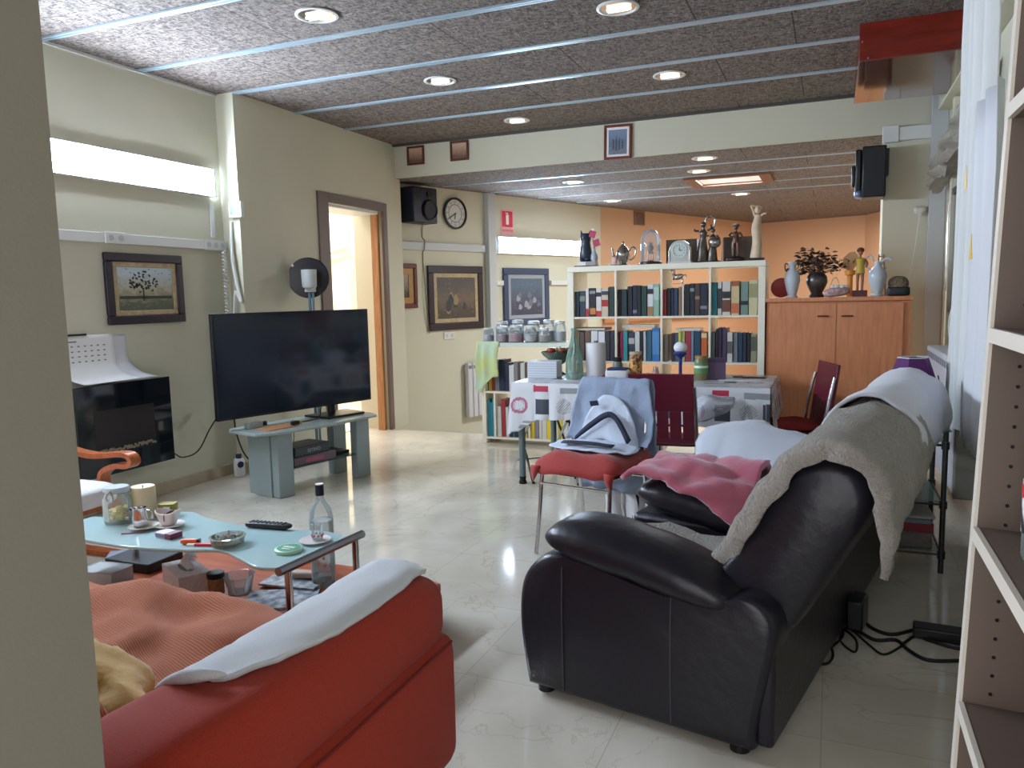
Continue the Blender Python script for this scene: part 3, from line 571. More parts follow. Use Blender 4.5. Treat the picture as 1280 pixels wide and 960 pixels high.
def armside(y):
    m = M(); P = crom([(-0.55, y, 0.60), (-0.25, y, 0.555), (0.0, y, 0.575), (0.06, y, 0.545), (0.03, y, 0.515), (-0.08, y, 0.505), (-0.17, y, 0.45), (-0.15, y, 0.33), (-0.02, y, 0.21), (0.14, y, 0.12), (0.17, y, 0.06), (0.08, y, 0.02), (-0.5, y, 0.016)], 6)
    rings = []
    for i, p in enumerate(P):
        dd = (P[min(i+1, len(P)-1)]-P[max(i-1, 0)]).normalized(); n_ = dd.cross(Vector((0, 1, 0)))
        rings.append([m.b.verts.new(p+Vector((0, a*0.032, 0))+n_*b*0.013) for a, b in ((-1, -1), (1, -1), (1, 1), (-1, 1))])
    m.loft(rings); m.out('bent_arm', BENT, t, bev=0.004)
armside(0.0); armside(-0.62)
m = M(); m.cb(-0.12, -0.31, 0.30, 0.05, 0.58, 0.03); m.cb(-0.5, -0.31, 0.28, 0.05, 0.58, 0.03); m.out('crossbar', BENT, t)
m = M(); m.sell((-0.27, -0.31, 0.385), (0.30, 0.27, 0.065), 0.3, 0.5); m.out('cushion', mt('white_cushion_cloth', (226, 226, 230), 0.85, bump=(60, 0.3)), t)
m = M(); m.sell((0, 0, 0), (0.06, 0.27, 0.36), 0.3, 0.4, T=Matrix.Rotation(-0.35, 4, 'Y')); m.out('back_cushion', MATS['white_cushion_cloth'], t, loc=(-0.62, -0.31, 0.68))
# ------------------------------------------------------------------ coffee table
CHERRY = mt('cherry_table_wood', (186, 98, 58), 0.3, wave=(3, (152, 70, 42), (1.2, 12, 12), 0.5))
t = thing('coffee_table', 'coffee table with wavy frosted glass top over a cherry wood board', 'coffee table', (-2.25, 2.42, 0), 0.0)
GT = 0.43
front = [(-2.99, 2.16), (-2.76, 2.13), (-2.50, 2.12), (-2.26, 2.16), (-2.12, 2.20), (-1.98, 2.15), (-1.86, 2.10), (-1.745, 2.12)]
back = [(-1.735, 2.51), (-1.90, 2.53), (-2.10, 2.49), (-2.30, 2.49), (-2.50, 2.53), (-2.66, 2.58), (-2.84, 2.44), (-3.02, 2.38)]
poly = [(p.x+2.25, p.y-2.42) for p in crom([(x, y, 0) for x, y in front], 5)]+[(p.x+2.25, p.y-2.42) for p in crom([(x, y, 0) for x, y in back], 5)]
M().prism(poly, GT-0.012, GT).out('glass_top', mt('frosted_aqua_glass', (176, 206, 208), 0.12, coat=0.3), t, bev=0.003)
m = M(); m.tube([(0.49, -0.33, GT-0.005), (0.525, 0.14, GT-0.005)], 0.017); m.out('chrome_edge_bar', STEEL, t)
for x, y in ((0.50, -0.29), (0.525, 0.09), (-0.70, -0.20), (-0.68, 0.10)): M().cyl((x, y, 0.17), (x, y, GT-0.013), 0.014).out('chrome_leg', CHROME, t)
M().prism([(-0.82, -0.42), (0.5, -0.42), (0.72, -0.15), (0.76, 0.36), (0.6, 0.42), (-0.82, 0.42)], 0.13, 0.17).out('wooden_board', CHERRY, t, bev=0.01)
for x in (-0.7, 0.5):
    for y in (-0.32, 0.3): M().box(x-0.04, y-0.04, 0, x+0.04, y+0.04, 0.129).out('foot', CHERRY, t, bev=0.006)
def on(px, py, z):   # plan point of a pixel at height z
    v = (px-640)/FPX*Rr+(480-py)/FPX*Ur+Fv; k = (z-H)/v.z; return (v.x*k, v.y*k)
CLEAR = glassy('clear_glass', (225, 235, 235), 0.10); CLEAR2 = glassy('thin_clear_plastic', (220, 225, 225), 0.14, 0.12)
def at(px, py, z=GT+0.0005): q = on(px, py, z); return (q[0], q[1], z)
# candy jar
t = thing('candy_jar', 'clip-top glass jar half full of yellow wrapped sweets', 'jar', at(149, 652), 0.4)
M().lathe([(0.054, 0), (0.060, 0.01), (0.060, 0.10), (0.048, 0.118), (0.048, 0.132), (0.045, 0.132), (0.045, 0.118), (0.057, 0.10), (0.057, 0.012), (0.0, 0.006)]).out('glass_body', CLEAR, t)
M().lathe([(0.05, 0.133), (0.053, 0.136), (0.053, 0.15), (0.048, 0.156), (0.0, 0.157)]).out('lid', mt('pale_grey_lid', (196, 206, 212), 0.3), t)
m = M(); m.tube([(0.0, -0.054, 0.145), (0.012, -0.064, 0.13), (0.012, -0.06, 0.105), (-0.012, -0.06, 0.105), (-0.012, -0.064, 0.13), (0, -0.054, 0.145)], 0.0028, k=2); m.out('wire_clip', STEEL, t)
m = M(); random.seed(9)
for i in range(38):
    a = random.uniform(0, 2*PI); r = random.uniform(0, 0.043); m.sell((r*math.cos(a), r*math.sin(a), random.uniform(0.018, 0.068)), (0.012, 0.010, 0.008), 0.7, T=Matrix.Rotation(random.uniform(0, 3), 4, random.choice('XYZ')), nu=8, nv=6)
m.out('sweets', mt('yellow_sweets', (226, 208, 110), 0.5, n=(60, (240, 232, 180), 0.5)), t, kind='stuff')
t = thing('pillar_candle', 'thick cream pillar candle behind the steel creamer', 'candle', at(181, 647), 0)
M().lathe([(0.050, 0), (0.052, 0.004), (0.052, 0.135), (0.048, 0.142), (0.035, 0.137), (0.0, 0.134)], n=32).out('wax', mt('cream_wax', (224, 208, 168), 0.5), t); M().cyl((0, 0, 0.13), (0.002, 0, 0.146), 0.002).out('wick', BLACK, t)
SAUC = [(0.018, 0), (0.03, 0.002), (0.06, 0.012), (0.062, 0.015), (0.055, 0.014), (0.02, 0.006), (0.0, 0.006)]
CERA = mt('white_ceramic', (226, 222, 216), 0.2)
tag(M().lathe(SAUC, n=32).out('saucer', CERA, loc=at(180, 661)), 'white saucer under the steel creamer', 'saucer')
t = thing('steel_creamer', 'small steel creamer standing on a saucer by the candle', 'creamer', at(176, 656, GT+0.012), 0.3)
M().lathe([(0.030, 0), (0.034, 0.006), (0.033, 0.03), (0.028, 0.06), (0.03, 0.075), (0.027, 0.075), (0.025, 0.06), (0.0, 0.05)]).out('body', CHROME, t)
M().tube([(0.03, 0.0, 0.066), (0.05, 0, 0.06), (0.052, 0, 0.035), (0.033, 0, 0.02)], 0.004, k=4).out('handle', CHROME, t); M().sell((-0.032, 0, 0.068), (0.014, 0.01, 0.006), 0.8, nu=12, nv=8).out('spout', BLACK, t)
t = thing('yellow_tin', 'small open gold-green tin behind the white sugar bowl', 'tin', at(211, 644), 0.4)
M().sell((0, 0, 0.028), (0.036, 0.028, 0.028), 0.35, 0.1).out('body', mt('olive_gold', (152, 142, 70), 0.35, 0.4), t); M().cb(0.004, -0.029, 0.03, 0.03, 0.002, 0.03).out('pale_label', PAPER, t)
tag(M().lathe(SAUC, n=32).out('saucer', CERA, loc=at(212, 659)), 'white saucer under the square sugar bowl', 'saucer')
t = thing('sugar_bowl', 'white flared sugar bowl with a dark spoon on a saucer', 'bowl', at(211, 655, GT+0.012), 0.2)
rings_m = M(); R_ = []
for z, s_, w_ in ((0, 0.026, 0), (0.004, 0.03, 0), (0.05, 0.044, 1), (0.052, 0.041, 1), (0.008, 0.027, 0)):
    ring = []
    for i in range(32):
        a = 2*PI*i/32; k = (abs(math.cos(a))**0.6, abs(math.sin(a))**0.6); ring.append(rings_m.b.verts.new((math.copysign(k[0], math.cos(a))*s_*(1.15 if w_ else 1), math.copysign(k[1], math.sin(a))*s_*0.8, z+w_*0.013*abs(math.cos(a))**2)))
    R_.append(ring)
rings_m.loft(R_); rings_m.out('bowl', mt('pinkish_ceramic', (222, 206, 202), 0.3), t)
M().sell((0.012, -0.004, 0.052), (0.02, 0.013, 0.006), 0.8, T=Matrix.Rotation(-0.5, 4, 'Y'), nu=14, nv=8).tube([(0.005, -0.03, 0.055), (0.004, -0.036, 0.035), (0.004, -0.034, 0.02)], 0.002).out('spoon', mt('dark_spoon', (92, 58, 54), 0.3, 0.4), t)
t = thing('cigarette_pack', 'white and pink cigarette pack lying on the glass top', 'box', at(211, 671), -0.1)
M().box(-0.046, -0.028, 0, 0.046, 0.028, 0.022).out('pack', mt('pack_pinkish_white', (214, 196, 204), 0.4), t, bev=0.002); M().box(0.012, -0.0288, 0.001, 0.0465, 0.0282, 0.0225).out('dark_band', mt('pack_plum', (120, 48, 76), 0.4), t)
M().box(-0.044, -0.0286, 0.004, 0.01, -0.0281, 0.018).out('side_print', mt('pack_blue_grey', (128, 128, 160), 0.4), t)
t = thing('lighter', 'orange lighter lying in front of the glass ashtray', 'lighter', at(237, 680), 0.35)
M().sell((0, 0, 0.011), (0.034, 0.012, 0.010), 0.4, 0.6).out('body', mt('orange_plastic', (232, 96, 40), 0.3), t); M().cb(0.037, 0, 0.012, 0.014, 0.02, 0.018).out('head', BLACK, t, bev=0.003)
t = thing('cigarette_paper', 'small red and white packet beside the orange lighter', 'packet', at(249, 682), 0.3)
M().cb(0.02, 0, 0.005, 0.07, 0.02, 0.009).out('packet', mt('red_card', (200, 50, 66), 0.4), t); M().cb(-0.032, 0.0, 0.004, 0.03, 0.02, 0.007).out('white_end', PAPER, t)
tag(M().tube([(0, 0, 0.003), (0.035, 0.004, 0.003), (0.07, 0.015, 0.004)], 0.003).sell((0.075, 0.017, 0.004), (0.016, 0.008, 0.003), 0.9, nu=10, nv=6).out('small_spoon', mt('pink_spoon', (170, 110, 130), 0.35), loc=at(152, 668), rot=(0, 0, 0.4)), 'small pinkish spoon lying left of the saucers', 'spoon')
t = thing('ashtray', 'round cut glass ashtray full of cigarette ends', 'ashtray', at(285, 681), 0)
m = M(); n_ = 36; R_ = []
for r, z, c_ in ((0.045, 0, 0), (0.058, 0.008, 1), (0.064, 0.03, 1), (0.068, 0.036, 1), (0.060, 0.037, 0), (0.052, 0.014, 0), (0.0005, 0.010, 0)):
    R_.append([m.b.verts.new(((r+c_*0.002*(i % 2))*math.cos(2*PI*i/n_), (r+c_*0.002*(i % 2))*math.sin(2*PI*i/n_), z)) for i in range(n_)])
m.loft(R_); m.out('glass_dish', glassy('ashtray_glass', (190, 198, 186), 0.35), t)
m = M(); random.seed(2)
for i in range(30):
    a = random.uniform(0, 2*PI); r = random.uniform(0.0, 0.05); q = Vector((r*math.cos(a), r*math.sin(a), 0.02+random.uniform(0, 0.014))); dd = Vector((random.uniform(-1, 1), random.uniform(-1, 1), random.uniform(-.2, .3))).normalized()*0.011
    m.cyl(q-dd, q+dd, 0.0036, n=8)
m.out('cigarette_ends', mt('ash_grey', (88, 82, 80), 0.9, n=(90, (196, 186, 172), 0.4)), t, kind='stuff')
t = thing('remote_control', 'black remote control lying across the glass top', 'remote', at(336, 660), 0.10)
M().sell((0, 0, 0.012), (0.105, 0.022, 0.012), 0.35, 0.5).out('body', BLACK, t)
m = M()
for i in range(9):
    for j in (-1, 0, 1): m.cb(-0.078+i*0.019, j*0.011, 0.0245, 0.010, 0.006, 0.003)
m.out('buttons', mt('dark_grey_rubber', (40, 44, 52), 0.6), t)
t = thing('round_tin', 'flat round green and white tin on the glass top', 'tin', at(361, 689), 0)
M().lathe([(0.050, 0), (0.052, 0.003), (0.052, 0.012), (0.049, 0.014), (0.0, 0.014)], n=36).out('body', mt('pale_green_tin', (176, 214, 190), 0.35), t)
M().lathe([(0.043, 0.0142), (0.043, 0.0150), (0, 0.0150)], n=36).out('green_disc', mt('tin_green', (70, 150, 104), 0.4), t)
text('OCB', 0.026, PAPER, t, (0, 0, 0.0156), (0, 0, 0.05), 0.0003) if False else M().cb(0, 0.004, 0.0154, 0.05, 0.012, 0.0008).cb(0, -0.016, 0.0154, 0.036, 0.006, 0.0008).out('white_print', PAPER, t)
LIQ = glassy('clear_liquor', (205, 220, 222), 0.22)
t = thing('liquor_bottle', 'clear liquor bottle with dark cap at the end of the coffee table', 'bottle', (-1.955, 2.605, 0.1705), 0)
M().lathe([(0.048, 0), (0.050, 0.006), (0.050, 0.285), (0.044, 0.325), (0.020, 0.36), (0.0155, 0.375), (0.0155, 0.40), (0.0, 0.40)], n=32).out('glass', CLEAR, t)
M().lathe([(0.044, 0.006), (0.046, 0.01), (0.046, 0.28), (0, 0.28)], n=24).out('liquor', LIQ, t)
M().lathe([(0.018, 0.385), (0.018, 0.428), (0.0, 0.429)], n=20).out('cap', mt('navy_cap', (26, 28, 48), 0.35), t)
M().lathe([(0.0165, 0.430), (0.0165, 0.434), (0, 0.434)], n=20).out('white_cap_top', PAPER, t)
tag(M().lathe([(0.02, 0), (0.035, 0.001), (0.06, 0.007), (0.061, 0.010), (0.05, 0.008), (0.0, 0.004)], n=32).out('saucer', mt('white_dish', (220, 210, 210), 0.3), loc=at(394, 677)), 'small white saucer under the shot glass near the bottle', 'saucer')
t = thing('shot_glass', 'small clear shot glass with pink pattern on a saucer', 'glass', at(397, 674, GT+0.008), 0)
M().lathe([(0.018, 0), (0.020, 0.003), (0.025, 0.062), (0.0235, 0.062), (0.0185, 0.012), (0.0, 0.01)], n=24).out('glass', CLEAR, t); m = M()
for i in range(8): m.cb(0.0215*math.cos(i*PI/4), 0.0215*math.sin(i*PI/4), 0.018, 0.006, 0.006, 0.008, i*PI/4)
m.out('pink_pattern', mt('pink_print', (206, 110, 108), 0.5), t)
BD = 0.1705
def bd(px, py): return at(px, py, BD)
t = thing('tumbler', 'clear tumbler with red pattern on the wooden board under the bottle', 'glass', bd(404, 717), 0)
M().lathe([(0.034, 0), (0.036, 0.004), (0.04, 0.09), (0.038, 0.09), (0.033, 0.014), (0.0, 0.012)], n=28).out('glass', CLEAR, t); m = M()
for i in range(9): m.sell((0.0385*math.cos(i*0.7), 0.0385*math.sin(i*0.7), 0.045+0.012*(i % 2)), (0.008, 0.008, 0.009), 0.9, nu=8, nv=6)
m.out('red_pattern', mt('pale_red_print', (204, 116, 104), 0.5), t)
t = thing('plastic_box', 'clear plastic box with green and white packets on the wooden board', 'box', bd(133, 727), 0.1)
m = M(); m.box(-0.09, -0.06, 0, 0.09, 0.06, 0.003); m.box(-0.09, -0.06, 0, 0.09, -0.058, 0.06); m.box(-0.09, 0.058, 0, 0.09, 0.06, 0.06); m.box(-0.09, -0.06, 0, -0.088, 0.06, 0.06); m.box(0.088, -0.06, 0, 0.09, 0.06, 0.06); m.out('tub', CLEAR2, t)
M().cb(0, 0, 0.063, 0.18, 0.12, 0.005).out('lid', CLEAR2, t); M().cb(0.045, -0.02, 0.018, 0.07, 0.04, 0.025, 0.2).out('green_packet', mt('lime_card', (150, 172, 60), 0.5), t); M().cb(-0.04, -0.02, 0.018, 0.07, 0.04, 0.03, -0.2).out('white_packet', PAPER, t)
M().cb(-0.02, 0.025, 0.04, 0.12, 0.05, 0.012).out('brown_packet', mt('brown_card', (140, 84, 72), 0.5), t)
t = thing('black_case', 'flat black case with a metal clasp on the wooden board', 'case', bd(180, 706), 0.0)
M().box(-0.14, -0.09, 0, 0.13, 0.11, 0.045).out('case', mt('black_leatherette', (28, 30, 34), 0.45), t, bev=0.006); M().cb(0.03, -0.093, 0.025, 0.018, 0.006, 0.02).out('clasp', STEEL, t)
tag(M().cb(0, 0, 0.004, 0.12, 0.26, 0.008).out('blue_folder', mt('slate_folder', (120, 128, 146), 0.5), loc=bd(172, 692), rot=(0, 0, -0.9)), 'slate blue folder lying behind the black case', 'folder')
t = thing('tissue_box', 'white patterned tissue box with a tissue sticking out', 'tissue box', bd(234, 733), -0.5)
M().box(-0.12, -0.065, 0, 0.12, 0.065, 0.085).out('box', mt('tissue_box_card', (236, 230, 228), 0.6, n=(60, (214, 202, 208), 0.4)), t, bev=0.003)
M().prism([(0.07*math.cos(i*PI/8), 0.026*math.sin(i*PI/8)) for i in range(16)], 0.0852, 0.0862).out('opening', mt('grey_film', (150, 156, 160), 0.4), t)
m = M(); m.grid([[(-0.06, -0.015, 0.087), (-0.02, -0.02, 0.10), (0.03, -0.02, 0.105), (0.06, -0.01, 0.088)], [(-0.05, 0.0, 0.09), (-0.02, 0, 0.125), (0.02, 0, 0.12), (0.05, 0.0, 0.09)], [(-0.06, 0.015, 0.088), (-0.02, 0.018, 0.10), (0.03, 0.02, 0.10), (0.06, 0.012, 0.088)]], 4, 4, 0.004, 30)
m.out('tissue', mt('white_tissue', (236, 238, 240), 0.8), t, solid=0.001)
m = M(); m.grid([[(-0.13, 0.03, 0.088), (-0.10, 0.02, 0.11), (-0.07, 0.03, 0.088)], [(-0.13, 0.05, 0.10), (-0.10, 0.045, 0.125), (-0.07, 0.05, 0.10)], [(-0.13, 0.07, 0.088), (-0.1, 0.075, 0.105), (-0.07, 0.07, 0.088)]], 4, 4, 0.005, 30)
m.out('crumpled_tissue', MATS['white_tissue'], t, solid=0.001)
t = thing('spice_jar', 'small brown jar with a black lid beside the tissue box', 'jar', bd(271, 742), 0)
M().lathe([(0.030, 0), (0.032, 0.004), (0.032, 0.062), (0.028, 0.07), (0.0, 0.07)], n=28).out('glass', mt('brown_jar', (134, 92, 62), 0.25, n=(30, (170, 124, 84), 0.4)), t)
M().lathe([(0.034, 0.0705), (0.035, 0.073), (0.035, 0.09), (0.032, 0.093), (0, 0.093)], n=28).out('lid', mt('black_lid', (26, 28, 34), 0.4), t)
m = M(); m.lathe([(0.035, 0), (0.045, 0.002), (0.06, 0.07), (0.066, 0.076), (0.060, 0.075), (0.042, 0.008), (0, 0.005)], n=32)
tag(m.out('plastic_cup', CLEAR2, loc=bd(300, 740)), 'wide clear plastic tub between the jar and the magazines', 'tub')
m = M(); m.cb(0, 0, 0.004, 0.28, 0.20, 0.008); tt = tag(m.out('magazine', mt('blue_print_paper', (70, 86, 112), 0.5, n=(22, (196, 202, 206), 0.25)), loc=(bd(352, 750)[0], bd(352, 750)[1], BD), rot=(0, 0, 0.5)), 'blue printed magazine under the glass end of the table', 'magazine')
m = M(); m.cb(0, 0, 0.004, 0.26, 0.18, 0.008); tag(m.out('magazine', mt('grey_print_paper', (184, 186, 182), 0.5, n=(26, (104, 112, 118), 0.25)), loc=(bd(372, 728)[0], bd(372, 728)[1], BD+0.009), rot=(0, 0, 0.1)), 'pale grey newspaper folded on the wooden board by the chrome leg', 'newspaper')
tag(M().sell((0, 0, 0.016), (0.07, 0.022, 0.015), 0.4, 0.6).out('pen_pouch', mt('beige_pouch', (182, 164, 150), 0.6), loc=(bd(378, 727)[0], bd(378, 727)[1], BD+0.018), rot=(0, 0, 0.2)), 'beige pouch lying on the folded newspaper', 'pouch')
# ------------------------------------------------------------------ orange sofa in the foreground
ORF = mt('rust_orange_upholstery', (170, 54, 32), 0.9, n=(260, (150, 44, 26), 0.5), bump=(300, 0.12), sheen=0.06)
t = thing('orange_sofa', 'rust orange fabric sofa in the foreground with a broad padded arm', 'sofa', (0, 0, 0))
def arm_ring(m, y, zt, xo, xi, zb, k=1.0, e=0.5):
    pts = []
    cx = (xo+xi)/2; hw = (xo-xi)/2; cz = (zt+zb)/2; hh = (zt-zb)/2
    for i in range(28):
        a = 2*PI*i/28; c, s_ = math.cos(a), math.sin(a)
        pts.append(m.b.verts.new((cx+hw*k*math.copysign(abs(c)**e, c), y, cz+hh*k*math.copysign(abs(s_)**e, s_))))
    return pts
m = M(); R_ = []
for y, zt, k in ((0.70, 0.56, 0.6), (0.715, 0.60, 0.85), (0.76, 0.625, 0.97), (0.95, 0.632, 1), (1.2, 0.618, 1), (1.5, 0.61, 1), (1.74, 0.607, 1), (1.82, 0.60, 0.97), (1.855, 0.585, 0.86), (1.868, 0.565, 0.6)):
    R_.append(arm_ring(m, y, zt, -0.975, -1.235, 0.385, k))
m.loft(R_); m.out('arm_cushion', ORF, t)
m = M(); R_ = []
for y, k in ((0.70, 0.9), (0.72, 1), (1.83, 1), (1.86, 0.97), (1.872, 0.85)): R_.append(arm_ring(m, y, 0.425, -0.962, -1.24, 0.04, k, 0.22))
m.loft(R_); m.out('arm_body', ORF, t)
M().tube([(-0.957, 0.75, 0.412), (-0.955, 1.3, 0.412), (-0.956, 1.83, 0.412)], 0.004).out('piping', mt('dark_rust_piping', (120, 36, 26), 0.8), t)
M().box(-3.3, 0.95, 0.06, -1.245, 1.80, 0.27).out('base', ORF, t, bev=0.02)
for x0, x1 in ((-2.27, -1.25), (-3.3, -2.28)):
    M().sell(((x0+x1)/2, 1.40, 0.315), ((x1-x0)/2, 0.46, 0.085), 0.18, 0.4, nu=40).out('seat_cushion', ORF, t)
    M().sell(((x0+x1)/2, 0.87, 0.52), ((x1-x0)/2, 0.09, 0.22), 0.2, 0.5, nu=40).out('back_cushion', ORF, t)
M().box(-3.3, 0.70, 0.06, -1.245, 0.82, 0.76).out('backrest', ORF, t, bev=0.04)
for x, y in ((-1.05, 0.78), (-1.05, 1.78), (-3.2, 0.78), (-3.2, 1.72)): M().cyl((x, y, 0), (x, y, 0.06), 0.025).out('foot', BLACK, t)
# corduroy blanket over the seat
def cord_mat():
    m = mt('terracotta_corduroy', (196, 112, 74), 0.9, sheen=0.1); nt = m.node_tree; N = nt.nodes; L = nt.links; b = N['Principled BSDF']
    tc = N.new('ShaderNodeTexCoord'); mp = N.new('ShaderNodeMapping'); mp.inputs['Rotation'].default_value = (0, 0, 0.35); L.new(tc.outputs['Object'], mp.inputs[0])
    wv = N.new('ShaderNodeTexWave'); wv.bands_direction = 'Y'; wv.inputs['Scale'].default_value = 44; wv.inputs['Distortion'].default_value = 1.2; wv.inputs['Detail Scale'].default_value = 0.6; L.new(mp.outputs[0], wv.inputs[0])
    bp = N.new('ShaderNodeBump'); bp.inputs['Strength'].default_value = 0.6; bp.inputs['Distance'].default_value = 0.003; L.new(wv.outputs['Fac'], bp.inputs['Height']); L.new(bp.outputs[0], b.inputs['Normal'])
    r = N.new('ShaderNodeValToRGB'); r.color_ramp.elements[0].color = lin((164, 86, 50))+(1,); r.color_ramp.elements[1].color = lin((192, 110, 68))+(1,); L.new(wv.outputs['Fac'], r.inputs[0]); L.new(r.outputs[0], b.inputs['Base Color'])
    return m
CORD = cord_mat()
m = M(); rows = []
random.seed(14)
def bl(x, y, z): return (x, y, z)
ys = [1.90, 1.885, 1.80, 1.70, 1.60, 1.50, 1.40, 1.30, 1.20, 1.10]
xs = [-2.95, -2.75, -2.55, -2.38, -2.22, -2.06, -1.92, -1.78, -1.64, -1.50, -1.38, -1.27]
zb = {1.90: 0.25, 1.885: 0.35}
for j, y in enumerate(ys):
    r = []
    for i, x in enumerate(xs):
        z = zb.get(y, 0.425)
        if y < 1.86:
            ridge = abs(math.sin(x*8.5+y*6.5+1.0))*0.034-0.015+math.sin(x*9-y*14)*0.012
            z += ridge+0.018*math.sin(y*8)
            if x > -1.36: z += 0.03
            z += max(0, (-2.2-x))*0.03+0.02*(1.8-y)
        yy = y+(0.03*math.sin(x*6) if y > 1.8 else 0)
        r.append((x, yy, z))
    rows.append(r)
m.grid(rows, 4, 4, 0.022, 6, 3); tag(m.out('corduroy_blanket', CORD, solid=0.008), 'ribbed terracotta blanket spread over the orange sofa seat', 'blanket')
YEL = mt('ochre_cushion', (196, 154, 74), 0.85, bump=(60, 0.2), sheen=0.2)
m = M(); m.grid([[(-1.95, 1.36, 0.475), (-1.80, 1.36, 0.500), (-1.64, 1.33, 0.505), (-1.50, 1.29, 0.475), (-1.40, 1.24, 0.445)],
                 [(-1.97, 1.29, 0.495), (-1.80, 1.29, 0.535), (-1.62, 1.27, 0.545), (-1.46, 1.24, 0.520), (-1.33, 1.20, 0.455)],
                 [(-1.99, 1.20, 0.505), (-1.80, 1.20, 0.560), (-1.60, 1.19, 0.560), (-1.43, 1.17, 0.525), (-1.29, 1.15, 0.475)],
                 [(-2.0, 1.12, 0.475), (-1.80, 1.11, 0.505), (-1.60, 1.10, 0.505), (-1.44, 1.09, 0.485), (-1.30, 1.08, 0.435)]], 5, 5, 0.03, 9, 2)
tag(m.out('yellow_cloth', YEL, solid=0.01), 'crumpled ochre yellow cloth lying behind the terracotta blanket', 'cloth')
m = M(); m.grid([[(-1.95, 1.10, 0.56), (-1.70, 1.10, 0.60), (-1.50, 1.08, 0.595), (-1.38, 1.06, 0.56), (-1.29, 1.05, 0.50)],
                 [(-1.95, 1.02, 0.57), (-1.70, 1.03, 0.62), (-1.50, 1.02, 0.60), (-1.36, 1.01, 0.56), (-1.27, 1.0, 0.49)],
                 [(-1.95, 0.98, 0.50), (-1.70, 0.98, 0.50), (-1.50, 0.98, 0.50), (-1.36, 0.98, 0.49), (-1.27, 0.97, 0.46)]], 5, 5, 0.02, 8, 6)
tag(m.out('corduroy_cushion', CORD, solid=0.01), 'dark fold of terracotta cloth in the inner corner of the orange sofa', 'cloth')
# towel on the arm
TOW = mt('white_terry_towel', (214, 218, 224), 0.95, bump=(260, 0.5, 0.004), sheen=0.3)
rows = []
for y, xl, xr in ((1.10, -1.245, -1.10), (1.13, -1.245, -1.07), (1.25, -1.24, -1.035), (1.4, -1.235, -1.015), (1.6, -1.23, -1.01), (1.78, -1.22, -1.02), (1.835, -1.21, -1.03)):
    r = []
    for k in range(7):
        x = xl+(xr-xl)*k/6; e = (x+1.105)/0.135; z = 0.5085+0.118*max(0, 1-abs(e)**3.2)**0.62
        if y < 1.3: z += 0.010*(1.3-y)
        if y > 1.8: z -= 0.018
        r.append((x, y, max(z, 0.52)+0.012))
    rows.append(r)
m = M(); m.grid(rows, 5, 5, 0.007, 12, 1); tw = tag(m.out('white_towel', TOW, solid=0.012), 'white towel laid flat along the arm of the orange sofa', 'towel')
M().tube([(-1.235, 1.085, 0.595), (-1.17, 1.075, 0.632), (-1.11, 1.085, 0.645), (-1.075, 1.11, 0.640)], [0.004, 0.006, 0.008, 0.009, 0.010, 0.011, 0.012, 0.013, 0.014, 0.014, 0.014, 0.014, 0.013, 0.012, 0.011, 0.010, 0.008, 0.006, 0.003], n=10, k=6).out('rolled_hem', TOW, tw)

# ------------------------------------------------------------------ black leather reclining sofa
LEA = mt('black_leather', (30, 28, 36), 0.36, bump=(22, 0.22, 0.012))
SOFA = (-0.96, 2.36, 0); SA = math.radians(-12)
t = thing('leather_sofa', 'black leather reclining sofa with padded arms, right of centre', 'sofa', SOFA, SA)
def prism_y(m, prof, y0, y1, bulge=0.0):     # profile in (s, z) swept along t
    ys_ = ((y0, 0.94), (y0+0.012, 0.985), (y0+0.04, 1.0), (y1-0.04, 1.0), (y1-0.012, 0.985), (y1, 0.94)); R_ = []
    cx = sum(p[0] for p in prof)/len(prof); cz = sum(p[1] for p in prof)/len(prof)
    for y, k in ys_: R_.append([m.b.verts.new((cx+(x-cx)*k, y, cz+(z-cz)*k)) for x, z in prof])
    return m.loft(R_)
def sm(prof, k=4):
    P = [Vector((x, z, 0)) for x, z in prof]; return [(p.x, p.y) for p in crom(P, k)]
side = sm([(0.015, 0.03), (-0.012, 0.20), (-0.012, 0.34), (0.015, 0.43), (0.08, 0.495), (0.16, 0.515), (0.30, 0.495), (0.45, 0.465), (0.58, 0.452), (0.70, 0.475), (0.79, 0.49), (0.855, 0.43), (0.845, 0.33), (0.81, 0.15), (0.795, 0.03)])
for nm, y0, y1 in (('side_panel', 0.0, 0.21), ('side_panel', 1.60, 1.83)):
    m = M(); prism_y(m, side, y0, y1); o = m.out(nm, LEA, t, ang=50)
    if y0 == 0.0:
        for s_ in (0.165, 0.545): M().tube([(s_, -0.0015, 0.05), (s_-0.003, -0.002, 0.28), (s_, -0.0015, 0.475)], 0.0022, n=6, k=3).out('stitched_seam', mt('seam_grey', (62, 60, 66), 0.6), o)
def pad(name, t0, t1, s0=0.085, s1=0.735, zt=0.645, drop=0.11, par=t):
    m = M(); n_ = 26; R_ = []
    for i in range(n_+1):
        u = 0.5-0.5*math.cos(PI*i/n_); s_ = s0+(s1-s0)*u; e = (1-abs(2*u-1)**3.4)**0.5 if 0 < i < n_ else 0.04
        hz = 0.082*(1.0-0.15*u)*e; hy = (t1-t0)/2*(0.55+0.45*e); cz = zt-0.082-drop*u**1.35+0.012*math.sin(u*PI)
        if u > 0.50 and u < 0.56: hz *= 0.955; hy *= 0.98
        ring = []
        for k in range(24):
            a = 2*PI*k/24; c, q = math.cos(a), math.sin(a)
            wr = 1+0.018*math.sin(s_*58+a*2)*abs(c)
            ring.append(m.b.verts.new((s_, (t0+t1)/2+hy*wr*math.copysign(abs(c)**0.75, c), cz+hz*math.copysign(abs(q)**0.85, q))))
        R_.append(ring)
    m.loft(R_); o = m.out(name, LEA, par, ang=60)
    return o
